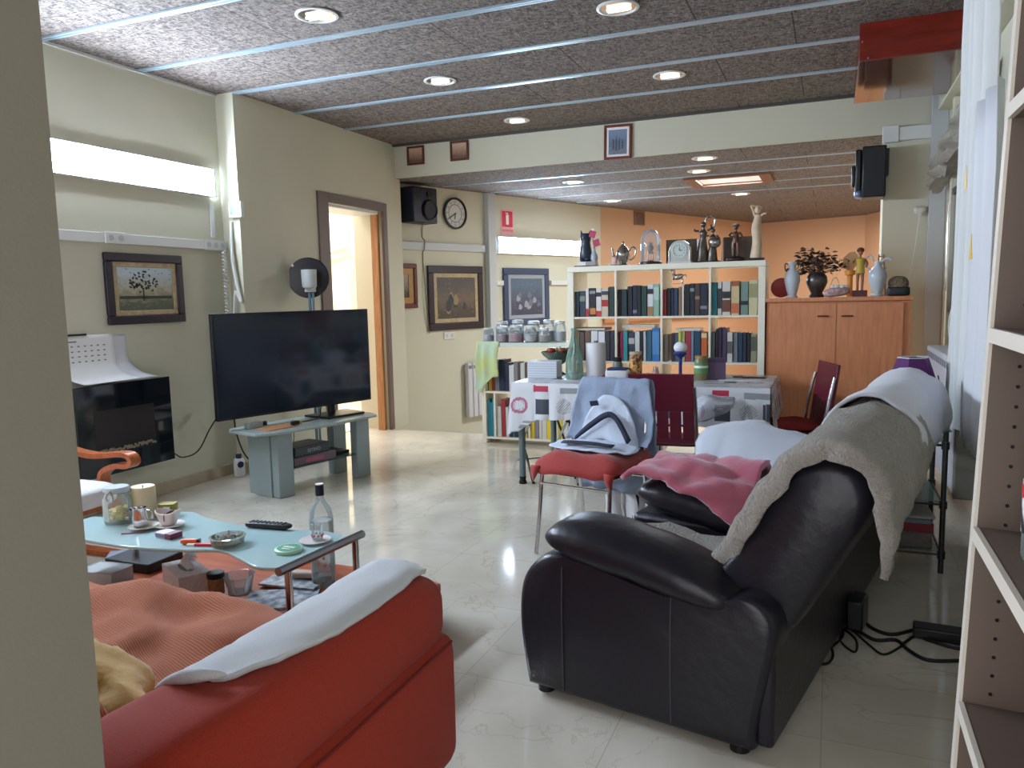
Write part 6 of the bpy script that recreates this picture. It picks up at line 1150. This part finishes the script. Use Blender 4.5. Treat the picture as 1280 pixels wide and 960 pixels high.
M().cb(-0.075, 0.148, 0.765, 0.05, 0.006, 0.028, 0, 0.2, -0.15).out('chest_badge', STR, t)
m = M(); m.grid([[(-0.24, -0.06, 0.553), (-0.12, -0.10, 0.560), (0.02, -0.11, 0.562), (0.14, -0.09, 0.560), (0.24, -0.05, 0.553)], [(-0.25, 0.02, 0.560), (-0.12, 0.0, 0.575), (0.02, 0.0, 0.578), (0.14, 0.0, 0.575), (0.25, 0.02, 0.560)], [(-0.20, 0.10, 0.566), (-0.12, 0.10, 0.575), (0.02, 0.11, 0.578), (0.14, 0.1, 0.575), (0.23, 0.09, 0.565)]], 5, 5, 0.010, 16, 7); m.out('sleeve_heap', WSH, t, solid=0.006, loc=(0, 0, -0.006))
m = M(); m.grid([[(-0.16, -0.07, 0.575), (0.0, -0.085, 0.586), (0.15, -0.07, 0.578)], [(-0.16, -0.035, 0.582), (0.0, -0.05, 0.592), (0.15, -0.035, 0.584)]], 6, 2, 0.003, 10, 2); m.out('navy_cuff', STR, t, solid=0.005)
t = thing('hanging_trousers', 'white trousers with a black side stripe hanging behind the chrome chair', 'trousers', CHL, CHR)
for x0, x1 in ((-0.10, 0.02), (0.03, 0.17)):
    rows = [[(x0+(x1-x0)*i/4, 0.335+0.02*math.sin(i*2+z*9), z) for z in (0.50, 0.36, 0.2, 0.04)] for i in range(5)]
    M().grid(rows, 3, 4, 0.008, 14, x0).out('leg', mt('white_trouser_cloth', (206, 206, 208), 0.85), t, solid=0.02)
M().grid([[(0.075, 0.312, z) for z in (0.50, 0.36, 0.2, 0.04)], [(0.115, 0.312, z) for z in (0.50, 0.36, 0.2, 0.04)]], 1, 4).out('black_stripe', STR, t, solid=0.006)
chair('burgundy slotted chair pushed against the middle of the dining table', (-0.945, 4.87, 0), PI+0.03)
chair('burgundy chair turned sideways at the right end of the table', (-0.275, 5.42, 0), math.radians(-72))
tag(M().sell((0, 0, 0.025), (0.18, 0.18, 0.028), 0.45, 0.6, f=lambda p: p+Vector((0, 0, 0.006*math.sin(p.x*30)*math.sin(p.y*22)))).out('red_cushion', mt('deep_red_cushion', (134, 34, 32), 0.85), loc=(-0.255, 5.425, 0.4495), rot=(0, 0, math.radians(-72))), 'deep red cushion on the sideways chair by the cabinet', 'cushion')
def stool(label, loc, rz):
    t = thing('folding_chair', label, 'folding chair', loc, rz)
    M().cb(0, 0, 0.465, 0.36, 0.36, 0.018, 0, -0.18).out('seat', mt('black_seat_pad', (34, 34, 38), 0.5), t, bev=0.006)
    for q in (-0.17, 0.17):
        M().tube([(q, -0.24, 0.0), (q, -0.05, 0.26), (q, 0.13, 0.44)], 0.010, k=3).out('leg', CHROME, t); M().tube([(q*0.9, 0.22, 0.0), (q*0.9, 0.02, 0.26), (q*0.9, -0.13, 0.42)], 0.010, k=3).out('leg', CHROME, t)
        for y in (-0.24,): M().sell((q, y, 0.009), (0.013, 0.013, 0.009), 0.8, nu=10, nv=6).out('rubber_tip', BLACKR, t)
    M().cyl((-0.16, 0.14, 0.10), (0.16, 0.14, 0.10), 0.007).out('crossbar', CHROME, t)
    return t
stool('black-seated chrome folding chair under the left end of the table', (-2.02, 5.45, 0), 0.75)
stool('black-seated chrome folding chair under the table left of the hanging clothes', (-1.62, 5.50, 0), 0.5)
# ------------------------------------------------------------------ low bookcase with jars
LX0 = -3.01; LW = 0.92; LY = 6.53
t = thing('low_bookcase', 'low white bookcase left of the dining table with glass jars on top', 'bookcase', (LX0, LY, 0))
LH = 0.94
for x0 in (0, LW-0.04): M().box(x0, 0, 0, x0+0.04, 0.36, LH-0.041).out('side_board', SHW, t, bev=0.002)
M().box(0, 0, LH-0.04, LW, 0.36, LH).out('top_board', mt('pale_green_white_board', (206, 216, 204), 0.4), t, bev=0.002)
for z in (0.04, 0.47): M().box(0.0405, 0.003, z, LW-0.0405, 0.357, z+0.018).out('shelf', SHW, t)
M().box(0.12, 0.003, 0.0585, 0.135, 0.357, 0.4695).out('divider', SHW, t); M().box(0.46, 0.003, 0.0585, 0.475, 0.357, 0.4695).out('divider', SHW, t)
fill(LX0+0.042, LX0+0.118, 0.0585, 0.36, LY+0.03, 'the narrow left cell of the low bookcase', 'books in the low bookcase', [('teal', (50, 130, 150)), ('pale teal', (90, 160, 170))], 61, 1.1)
fill(LX0+0.137, LX0+0.455, 0.0585, 0.36, LY+0.03, 'the middle cell of the low bookcase', 'books in the low bookcase', PAL, 62, 1.3)
fill(LX0+0.477, LX0+0.875, 0.0585, 0.36, LY+0.03, 'the right cell of the low bookcase', 'books in the low bookcase', [('white', (210, 206, 196)), ('cream', (206, 200, 170)), ('yellow', (226, 196, 50)), ('grey', (130, 130, 134)), ('black', (40, 40, 46))], 63, 1.5)
fill(LX0+0.05, LX0+0.45, 0.4885, 0.30, LY+0.05, 'the upper shelf of the low bookcase', 'books in the low bookcase', PAL, 64, 1.5)
JG = glassy('jar_glass', (196, 214, 220), 0.22)
def jar(x, y, z, r, h, lb, cont=None, lidc=(196, 206, 212)):
    t = thing('storage_jar', lb, 'jar', (x, y, z), 0, 'glass jars on the low bookcase')
    M().lathe([(r*0.9, 0), (r, 0.006), (r, h*0.68), (r*0.82, h*0.78), (r*0.82, h*0.84), (0, h*0.84)], n=22).out('glass', JG, t)
    M().lathe([(r*0.86, h*0.845), (r*0.9, h*0.86), (r*0.88, h*0.97), (r*0.7, h), (0, h)], n=22).out('lid', mt('jar_lid_%d' % lidc[0], lidc, 0.3, 0.3), t)
    M().lathe([(r*0.85, 0.008), (r*0.92, 0.012), (r*0.92, h*0.5), (0, h*0.52)], n=18).out('contents', mt('jar_contents_%d_%d' % (cont or (190, 190, 194))[:2], cont or (190, 190, 194), 0.6), t)
JY = LY+0.06
for k, (x, dy, r, h, lb, c) in enumerate(((0.06, 0.0, 0.05, 0.14, 'short glass jar at the left front corner of the low bookcase', None), (0.20, 0.0, 0.058, 0.15, 'glass jar with pink contents, second along the low bookcase front', (176, 120, 136)), (0.34, -0.01, 0.065, 0.16, 'wide glass jar with rose contents, third along the low bookcase front', (180, 106, 120)),
        (0.48, 0.0, 0.056, 0.15, 'glass jar with pale contents, fourth along the low bookcase front', (200, 190, 190)), (0.61, 0.0, 0.05, 0.13, 'small glass jar, fifth along the low bookcase front', (170, 150, 140)), (0.13, 0.16, 0.062, 0.19, 'taller glass jar in the back row, left on the low bookcase', None),
        (0.29, 0.16, 0.062, 0.20, 'taller glass jar in the back row, second from the left', (170, 180, 190)), (0.45, 0.16, 0.062, 0.19, 'taller glass jar in the back row, third from the left', None), (0.60, 0.16, 0.058, 0.20, 'taller glass jar in the back row, fourth from the left', (180, 186, 190)), (0.73, 0.10, 0.055, 0.19, 'glass jar by the bookcase side, right end of the jar rows', None))):
    jar(LX0+x, JY+dy, LH+0.0005, r, h, lb, c)
m = M(); rows = []
for i in range(6):
    x = LX0-0.03+i*0.045; rows.append([(x, LY+0.02, LH+0.006), (x, LY-0.012, LH-0.0), (x-0.01+0.01*math.sin(i*2), LY-0.03-0.01*math.cos(i*3), LH-0.15), (x-0.01, LY-0.03+0.012*math.sin(i*2.4), LH-0.30), (x-0.02+0.0*i, LY-0.035, LH-(0.46-abs(i-1)*0.05))])
m.grid(rows, 4, 4, 0.008, 14, 1); tag(m.out('green_white_cloth', mt('pale_green_cloth', (190, 212, 184), 0.8, n=(5, (206, 214, 130), 0.25)), solid=0.004), 'pale green and white cloth hanging over the corner of the low bookcase', 'cloth')
tag(M().box(0, 0, 0, 0.13, 0.20, 0.17).out('grey_box', mt('grey_green_box', (122, 138, 126), 0.5), loc=(-2.72, 6.25, 0.0), bev=0.004) if False else M().prism([(0.0, 0.0), (0.20, 0.0), (0.20, 0.16), (0, 0.16)], 0, 0.17).out('grey_green_box', mt('grey_green_box', (122, 138, 126), 0.5), loc=(LX0+0.50, LY+0.03, 0.4885), bev=0.004), 'grey-green box in the upper shelf of the low bookcase', 'box')
# ------------------------------------------------------------------ radiator on the oblique wall
def radiator(name, label, loc, rz, w_, h_, d, nsec, mat):
    t = thing(name, label, 'radiator', loc, rz)
    for i in range(nsec):
        x = i*w_/nsec; M().box(x+0.004, -d, 0.0, x+w_/nsec-0.004, -0.02, h_).out('section', mat, t, bev=0.012)
    m = M(); m.box(0.01, -0.02, 0.05, w_-0.01, -0.012, 0.10); m.box(0.01, -0.02, h_-0.10, w_-0.01, -0.012, h_-0.05); m.out('mounting_rail', PLASTG, t)
    m = M()
    for i in range(nsec): m.box(i*w_/nsec+0.014, -d-0.0006, h_-0.07, (i+1)*w_/nsec-0.014, -d+0.001, h_-0.03)
    m.out('grille', mt('radiator_slot_grey', (120, 124, 130), 0.5), t, kind='stuff'); return t
q = P2(1.20, 0.0); radiator('radiator', 'white radiator on the wall between the interior painting and low bookcase', (q[0], q[1], -0.08), OA, 0.42, 0.66, 0.08, 5, mt('white_radiator_paint', (200, 200, 204), 0.4))
radiator('radiator', 'white sectional radiator on the right wall behind the glass rack', (0.818, 5.95, 0.27), -PI/2, 1.45, 0.70, 0.21, 15, MATS['white_radiator_paint'])
rr = [o for o in bpy.data.objects if o.name.startswith('radiator') and o.get('label', '').endswith('glass rack')][0]
M().box(1.452, -0.22, 0.0, 1.49, -0.005, 0.70).out('end_panel', mt('shade_toned_heater_panel', (120, 116, 106), 0.5), rr, bev=0.01)  # shade on the end panel is put into its grey-brown colour
# ------------------------------------------------------------------ right wall
t = thing('framed_window', 'dark framed glass pane on the right wall behind the curtain', 'window', (0.815, 6.05, 1.18))
m = M(); m.box(-0.035, -0.50, 0, -0.001, -0.455, 0.88); m.box(-0.035, 0.455, 0, -0.001, 0.50, 0.88); m.box(-0.035, -0.455, 0, -0.001, 0.455, 0.045); m.box(-0.035, -0.455, 0.835, -0.001, 0.455, 0.88); m.out('frame', mt('very_dark_brown_frame', (44, 34, 30), 0.3), t, bev=0.003)
M().box(-0.018, -0.455, 0.045, -0.010, 0.455, 0.835).out('pane', mt('dark_reflecting_pane', (60, 56, 50), 0.05, coat=1.0), t)
M().tube([(-0.045, 0.44, 0.15), (-0.045, 0.44, 0.8)], 0.008).out('chrome_bead', CHROME, t)
m = M(); rows = []
for i in range(14):
    y = 6.95-i*0.15; dz = 0.012*math.sin(i*2.3); zt = 2.32+i*0.012; rows.append([(0.79, y, zt+0.10), (0.70+0.02*math.sin(i), y, zt), (0.66+0.02*math.cos(i*1.7), y, zt-0.06), (0.71, y, zt-0.10+dz), (0.66+0.025*math.sin(i*2.1), y, zt-0.15), (0.72, y, zt-0.19), (0.68+0.03*math.cos(i*1.3), y, zt-0.235+2*dz), (0.77, y, zt-0.22)])
m.grid(rows, 3, 4, 0.02, 9, 3); tag(m.out('gathered_blind', mt('grey_blind_cloth', (150, 146, 136), 0.55, bump=(30, 0.5)), solid=0.003), 'grey gathered blind bunched up high on the right wall', 'blind')
CUR = mt('white_sheer_curtain', (216, 218, 216), 0.7, bump=(12, 0.2))
m = M(); rows = []
for i in range(26):
    u = i/25; y = 4.40-0.70*u; x = 0.565+0.03*math.sin(i*1.55)+0.01*math.sin(i*0.6); zb_ = 0.80-0.14*u
    rows.append([(x-0.01, y-0.10*(1-u), 2.90), (x, y-0.04*(1-u), 2.2), (x+0.01*math.sin(i), y, 1.5), (x+0.012*math.cos(i), y+0.06*(1-u), zb_)])
m.grid(rows, 3, 5, 0.006, 3, 1); tag(m.out('curtain', CUR, solid=0.003), 'long white curtain hanging in folds behind the right shelf unit', 'curtain')
t = thing('printed_curtain', 'white printed panel with yellow triangles hanging over the curtain', 'curtain', (0, 0, 0))
m = M(); rows = []
for i in range(14):
    u = i/13; y = 3.62-0.55*u; x = 0.51+0.018*math.sin(i*1.3); rows.append([(x, y, 2.05), (x+0.004, y, 1.6), (x, y, 1.1), (x-0.004, y, 0.78-0.06*u)])
m.grid(rows, 3, 5, 0.004, 3, 9); m.out('panel', mt('bluish_white_panel', (208, 210, 214), 0.6), t, solid=0.003)
for y, z in ((3.56, 1.74), (3.36, 1.46)): M().prism([(-0.035, 0), (0.035, 0), (0.0, 0.095)], 0, 0.002, Matrix.Translation((0.475, y, z)) @ Matrix.Rotation(PI/2, 4, 'Z') @ TY).out('yellow_triangle', mt('yellow_print', (222, 184, 70), 0.5), t)
t = thing('lamp_socket', 'white bare lamp socket on the right column', 'lamp socket', (0.699, 7.13, 1.98))
M().cb(0.03, 0, 0, 0.016, 0.05, 0.15).out('back_plate', PLAST, t, bev=0.003); m = M(); m.sell((-0.06, 0, 0.0), (0.045, 0.035, 0.032), 0.8); m.out('socket', mt('cream_plastic', (206, 206, 196), 0.5), t); M().cyl((-0.05, 0, -0.03), (-0.05, 0, -0.05), 0.018).out('lamp_ring', PLASTG, t)
M().tube([(-0.06, -0.01, -0.03), (-0.10, -0.02, -0.4), (-0.17, -0.03, -0.8)], 0.003, k=4).out('pull_cord', PLAST, t)
cable('white cable looping down the right wall to the radiator', [(0.783, 5.45, 1.5), (0.75, 5.42, 1.45), (0.70, 5.40, 1.3), (0.66, 5.35, 1.15), (0.66, 5.2, 0.978)], 0.006, PLAST)
struct('trim_39', M().box(0.775, 2.4, 0.13, 0.818, 5.6, 0.19), PLAST, bev=0.003)
# rack with glass shelves
t = thing('glass_rack', 'dark metal rack with glass shelves behind the leather sofa', 'rack', (0.12, 4.08, 0))
RK = mt('gunmetal_tube', (58, 60, 58), 0.35, 0.6)
for x in (0, 0.39):
    for y in (0, 0.46):
        M().cyl((x, y, 0), (x, y, 0.685), 0.0125).out('post', RK, t)
for z in (0.09, 0.335, 0.62):
    M().tube([(0, 0, z), (0.39, 0, z)], 0.006).tube([(0.39, 0, z), (0.39, 0.46, z)], 0.006).tube([(0.39, 0.46, z), (0, 0.46, z)], 0.006).tube([(0, 0.46, z), (0, 0, z)], 0.006).out('shelf_frame', RK, t)
    m = M()
    for x in (0, 0.39):
        for y in (0, 0.46): m.cyl((x, y, z-0.018), (x, y, z+0.018), 0.018)
    m.out('collars', RK, t, kind='stuff')
for z in (0.10, 0.345): M().box(0.014, 0.014, z-0.003, 0.376, 0.446, z+0.003).out('glass_shelf', glassy('rack_glass', (150, 176, 166), 0.12), t)
M().box(-0.02, -0.02, 0.686, 0.41, 0.48, 0.696).out('glass_top', glassy('rack_glass_top', (130, 172, 160), 0.35), t)
for k, (z, h, c, lb, rz_) in enumerate(((0.1035, 0.075, (112, 104, 98), 'thick grey pile of newspapers at the bottom of the rack', 0), (0.179, 0.045, (140, 30, 46), 'crimson box file on the newspapers in the rack', 0.03), (0.2245, 0.020, (120, 140, 154), 'blue-grey magazine on the crimson file', -0.05), (0.245, 0.014, (178, 174, 170), 'pale printed magazine topmost in the rack pile', 0.06))):
    o = M().box(-0.15, -0.19, 0, 0.17, 0.19, h).out('magazine', mt('mag_%d' % c[0], c, 0.5, n=(26, tuple(int(v*0.8) for v in c), 0.3)), loc=(0.305, 4.31, z), rot=(0, 0, rz_), bev=0.002); tag(o, lb, 'magazine')
t = thing('table_lamp', 'small table lamp with a purple shade behind the leather sofa', 'lamp', (0.385, 4.36, 0.6965))
M().lathe([(0.055, 0), (0.055, 0.01), (0.015, 0.02), (0.012, 0.05), (0.02, 0.08), (0.012, 0.11), (0.01, 0.17), (0, 0.17)], n=24).out('base', STEEL, t)
m = M(); m.lathe([(0.128, 0.155), (0.074, 0.312), (0.073, 0.312), (0.127, 0.155)], n=6, cap=False); m.out('shade', mt('purple_shade', (88, 36, 98), 0.7), t, solid=0.001, rot=(0, 0, 0.2))
M().lathe([(0.0745, 0.3125), (0.073, 0.318), (0.07, 0.3125)], n=6, cap=False).out('pale_rim', PLASTG, t, rot=(0, 0, 0.2))
cable('black lamp cord hanging down in front of the radiator', [(0.49, 4.28, 0.93), (0.50, 4.25, 0.86), (0.50, 4.22, 0.80), (0.53, 4.22, 0.72), (0.535, 4.20, 0.70)], 0.003)
# cables on the floor
def fl(pts): return [(on(a, b, 0.006)[0], on(a, b, 0.006)[1], 0.006) for a, b in pts]
t = thing('power_strip', 'black power strip on the floor by the right shelf unit', 'power strip', (0.425, 3.29, 0), -0.08)
M().box(-0.10, -0.04, 0, 0.14, 0.04, 0.045).out('casing', BLACK, t, bev=0.006); M().cb(0.10, 0.0, 0.06, 0.06, 0.05, 0.03).out('plug', BLACKR, t, bev=0.005)
for lb, p, r in (('thick black cable running from the sofa to the power strip', [(1046, 764), (1070, 768), (1090, 785), (1115, 793), (1144, 787)], 0.007), ('black cable crossing the floor below the power strip', [(1048, 772), (1075, 790), (1095, 800), (1120, 800), (1135, 812), (1160, 825), (1203, 826)], 0.007),
                 ('thin black cable looping beside the sofa corner', [(1030, 775), (1052, 785), (1070, 800), (1068, 815), (1050, 800), (1060, 785), (1085, 805), (1105, 818), (1130, 806)], 0.0045), ('black cable loop on the floor at the sofa rear edge', [(1022, 812), (1040, 808), (1054, 793), (1044, 778), (1030, 790), (1041, 815), (1035, 829), (1018, 829)], 0.005),
                 ('thin cable tangled in front of the power strip', [(1128, 805), (1145, 795), (1160, 800), (1185, 808), (1204, 812)], 0.006), ('short black cable hanging under the fleece throw', [(1068, 722), (1080, 724), (1092, 715), (1098, 706)], 0.005)):
    cable(lb, fl(p), r)
# ------------------------------------------------------------------ shelf unit at the right edge
t = thing('shelf_unit', 'tall beige shelf unit at the right edge of the picture', 'shelf unit', (0.207, 0, 0)); t.rotation_euler = (0, 0.032, 0)
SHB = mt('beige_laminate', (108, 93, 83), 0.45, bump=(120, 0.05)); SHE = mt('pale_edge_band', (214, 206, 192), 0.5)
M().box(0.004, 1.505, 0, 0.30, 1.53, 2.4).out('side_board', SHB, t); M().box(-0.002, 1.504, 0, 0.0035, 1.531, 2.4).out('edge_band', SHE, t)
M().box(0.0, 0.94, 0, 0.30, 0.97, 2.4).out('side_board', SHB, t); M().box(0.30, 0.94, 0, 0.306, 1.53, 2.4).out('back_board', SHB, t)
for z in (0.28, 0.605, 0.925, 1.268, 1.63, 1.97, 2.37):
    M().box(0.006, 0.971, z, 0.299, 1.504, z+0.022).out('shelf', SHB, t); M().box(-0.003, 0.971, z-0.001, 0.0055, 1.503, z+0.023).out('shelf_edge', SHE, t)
m = M()
for x in (0.045, 0.25):
    for k in range(60):
        z = 0.14+k*0.034
        if all(abs(z-q-0.011) > 0.02 for q in (0.28, 0.605, 0.925, 1.268, 1.63, 1.97)): m.cyl((x, 1.5045, z), (x, 1.5035, z), 0.0032, n=8)
m.out('pin_holes', BLACK, t, kind='stuff')
SZ = 0.948
t = thing('soda_bottle', 'plastic soda bottle with a red cap label on the right shelf unit', 'bottle', (0.303, 1.33, SZ))
M().lathe([(0.028, 0), (0.032, 0.01), (0.032, 0.13), (0.026, 0.165), (0.014, 0.2), (0.013, 0.215), (0, 0.215)], n=28).out('bottle', glassy('soda_plastic', (150, 160, 150), 0.3), t)
M().lathe([(0.0325, 0.045), (0.0330, 0.045), (0.0330, 0.125), (0.0325, 0.125)], n=28, cap=False).out('label', mt('black_white_label', (30, 32, 34), 0.4, n=(40, (226, 226, 222), 0.1)), t); M().lathe([(0.0335, 0.098), (0.0338, 0.098), (0.0338, 0.118), (0.0335, 0.118)], n=28, cap=False).out('red_band', mt('soda_red', (206, 36, 44), 0.35), t)
M().sell((0, 0, 0.236), (0.024, 0.024, 0.026), 0.9).out('red_cap', MATS['soda_red'], t); text('A', 0.034, PAPER, t, (-0.0235, -0.008, 0.236), (PI/2, 0, -PI/2+0.5), 0.0006)
t = thing('green_can', 'green and white packet behind the soda bottle on the shelf', 'packet', (0.33, 1.40, SZ)); M().lathe([(0.022, 0), (0.024, 0.006), (0.024, 0.10), (0.02, 0.108), (0, 0.108)], n=20).out('body', mt('leaf_green', (86, 150, 80), 0.4), t); M().lathe([(0.0245, 0.03), (0.0248, 0.03), (0.0248, 0.06), (0.0245, 0.06)], n=20, cap=False).out('white_band', PAPER, t)
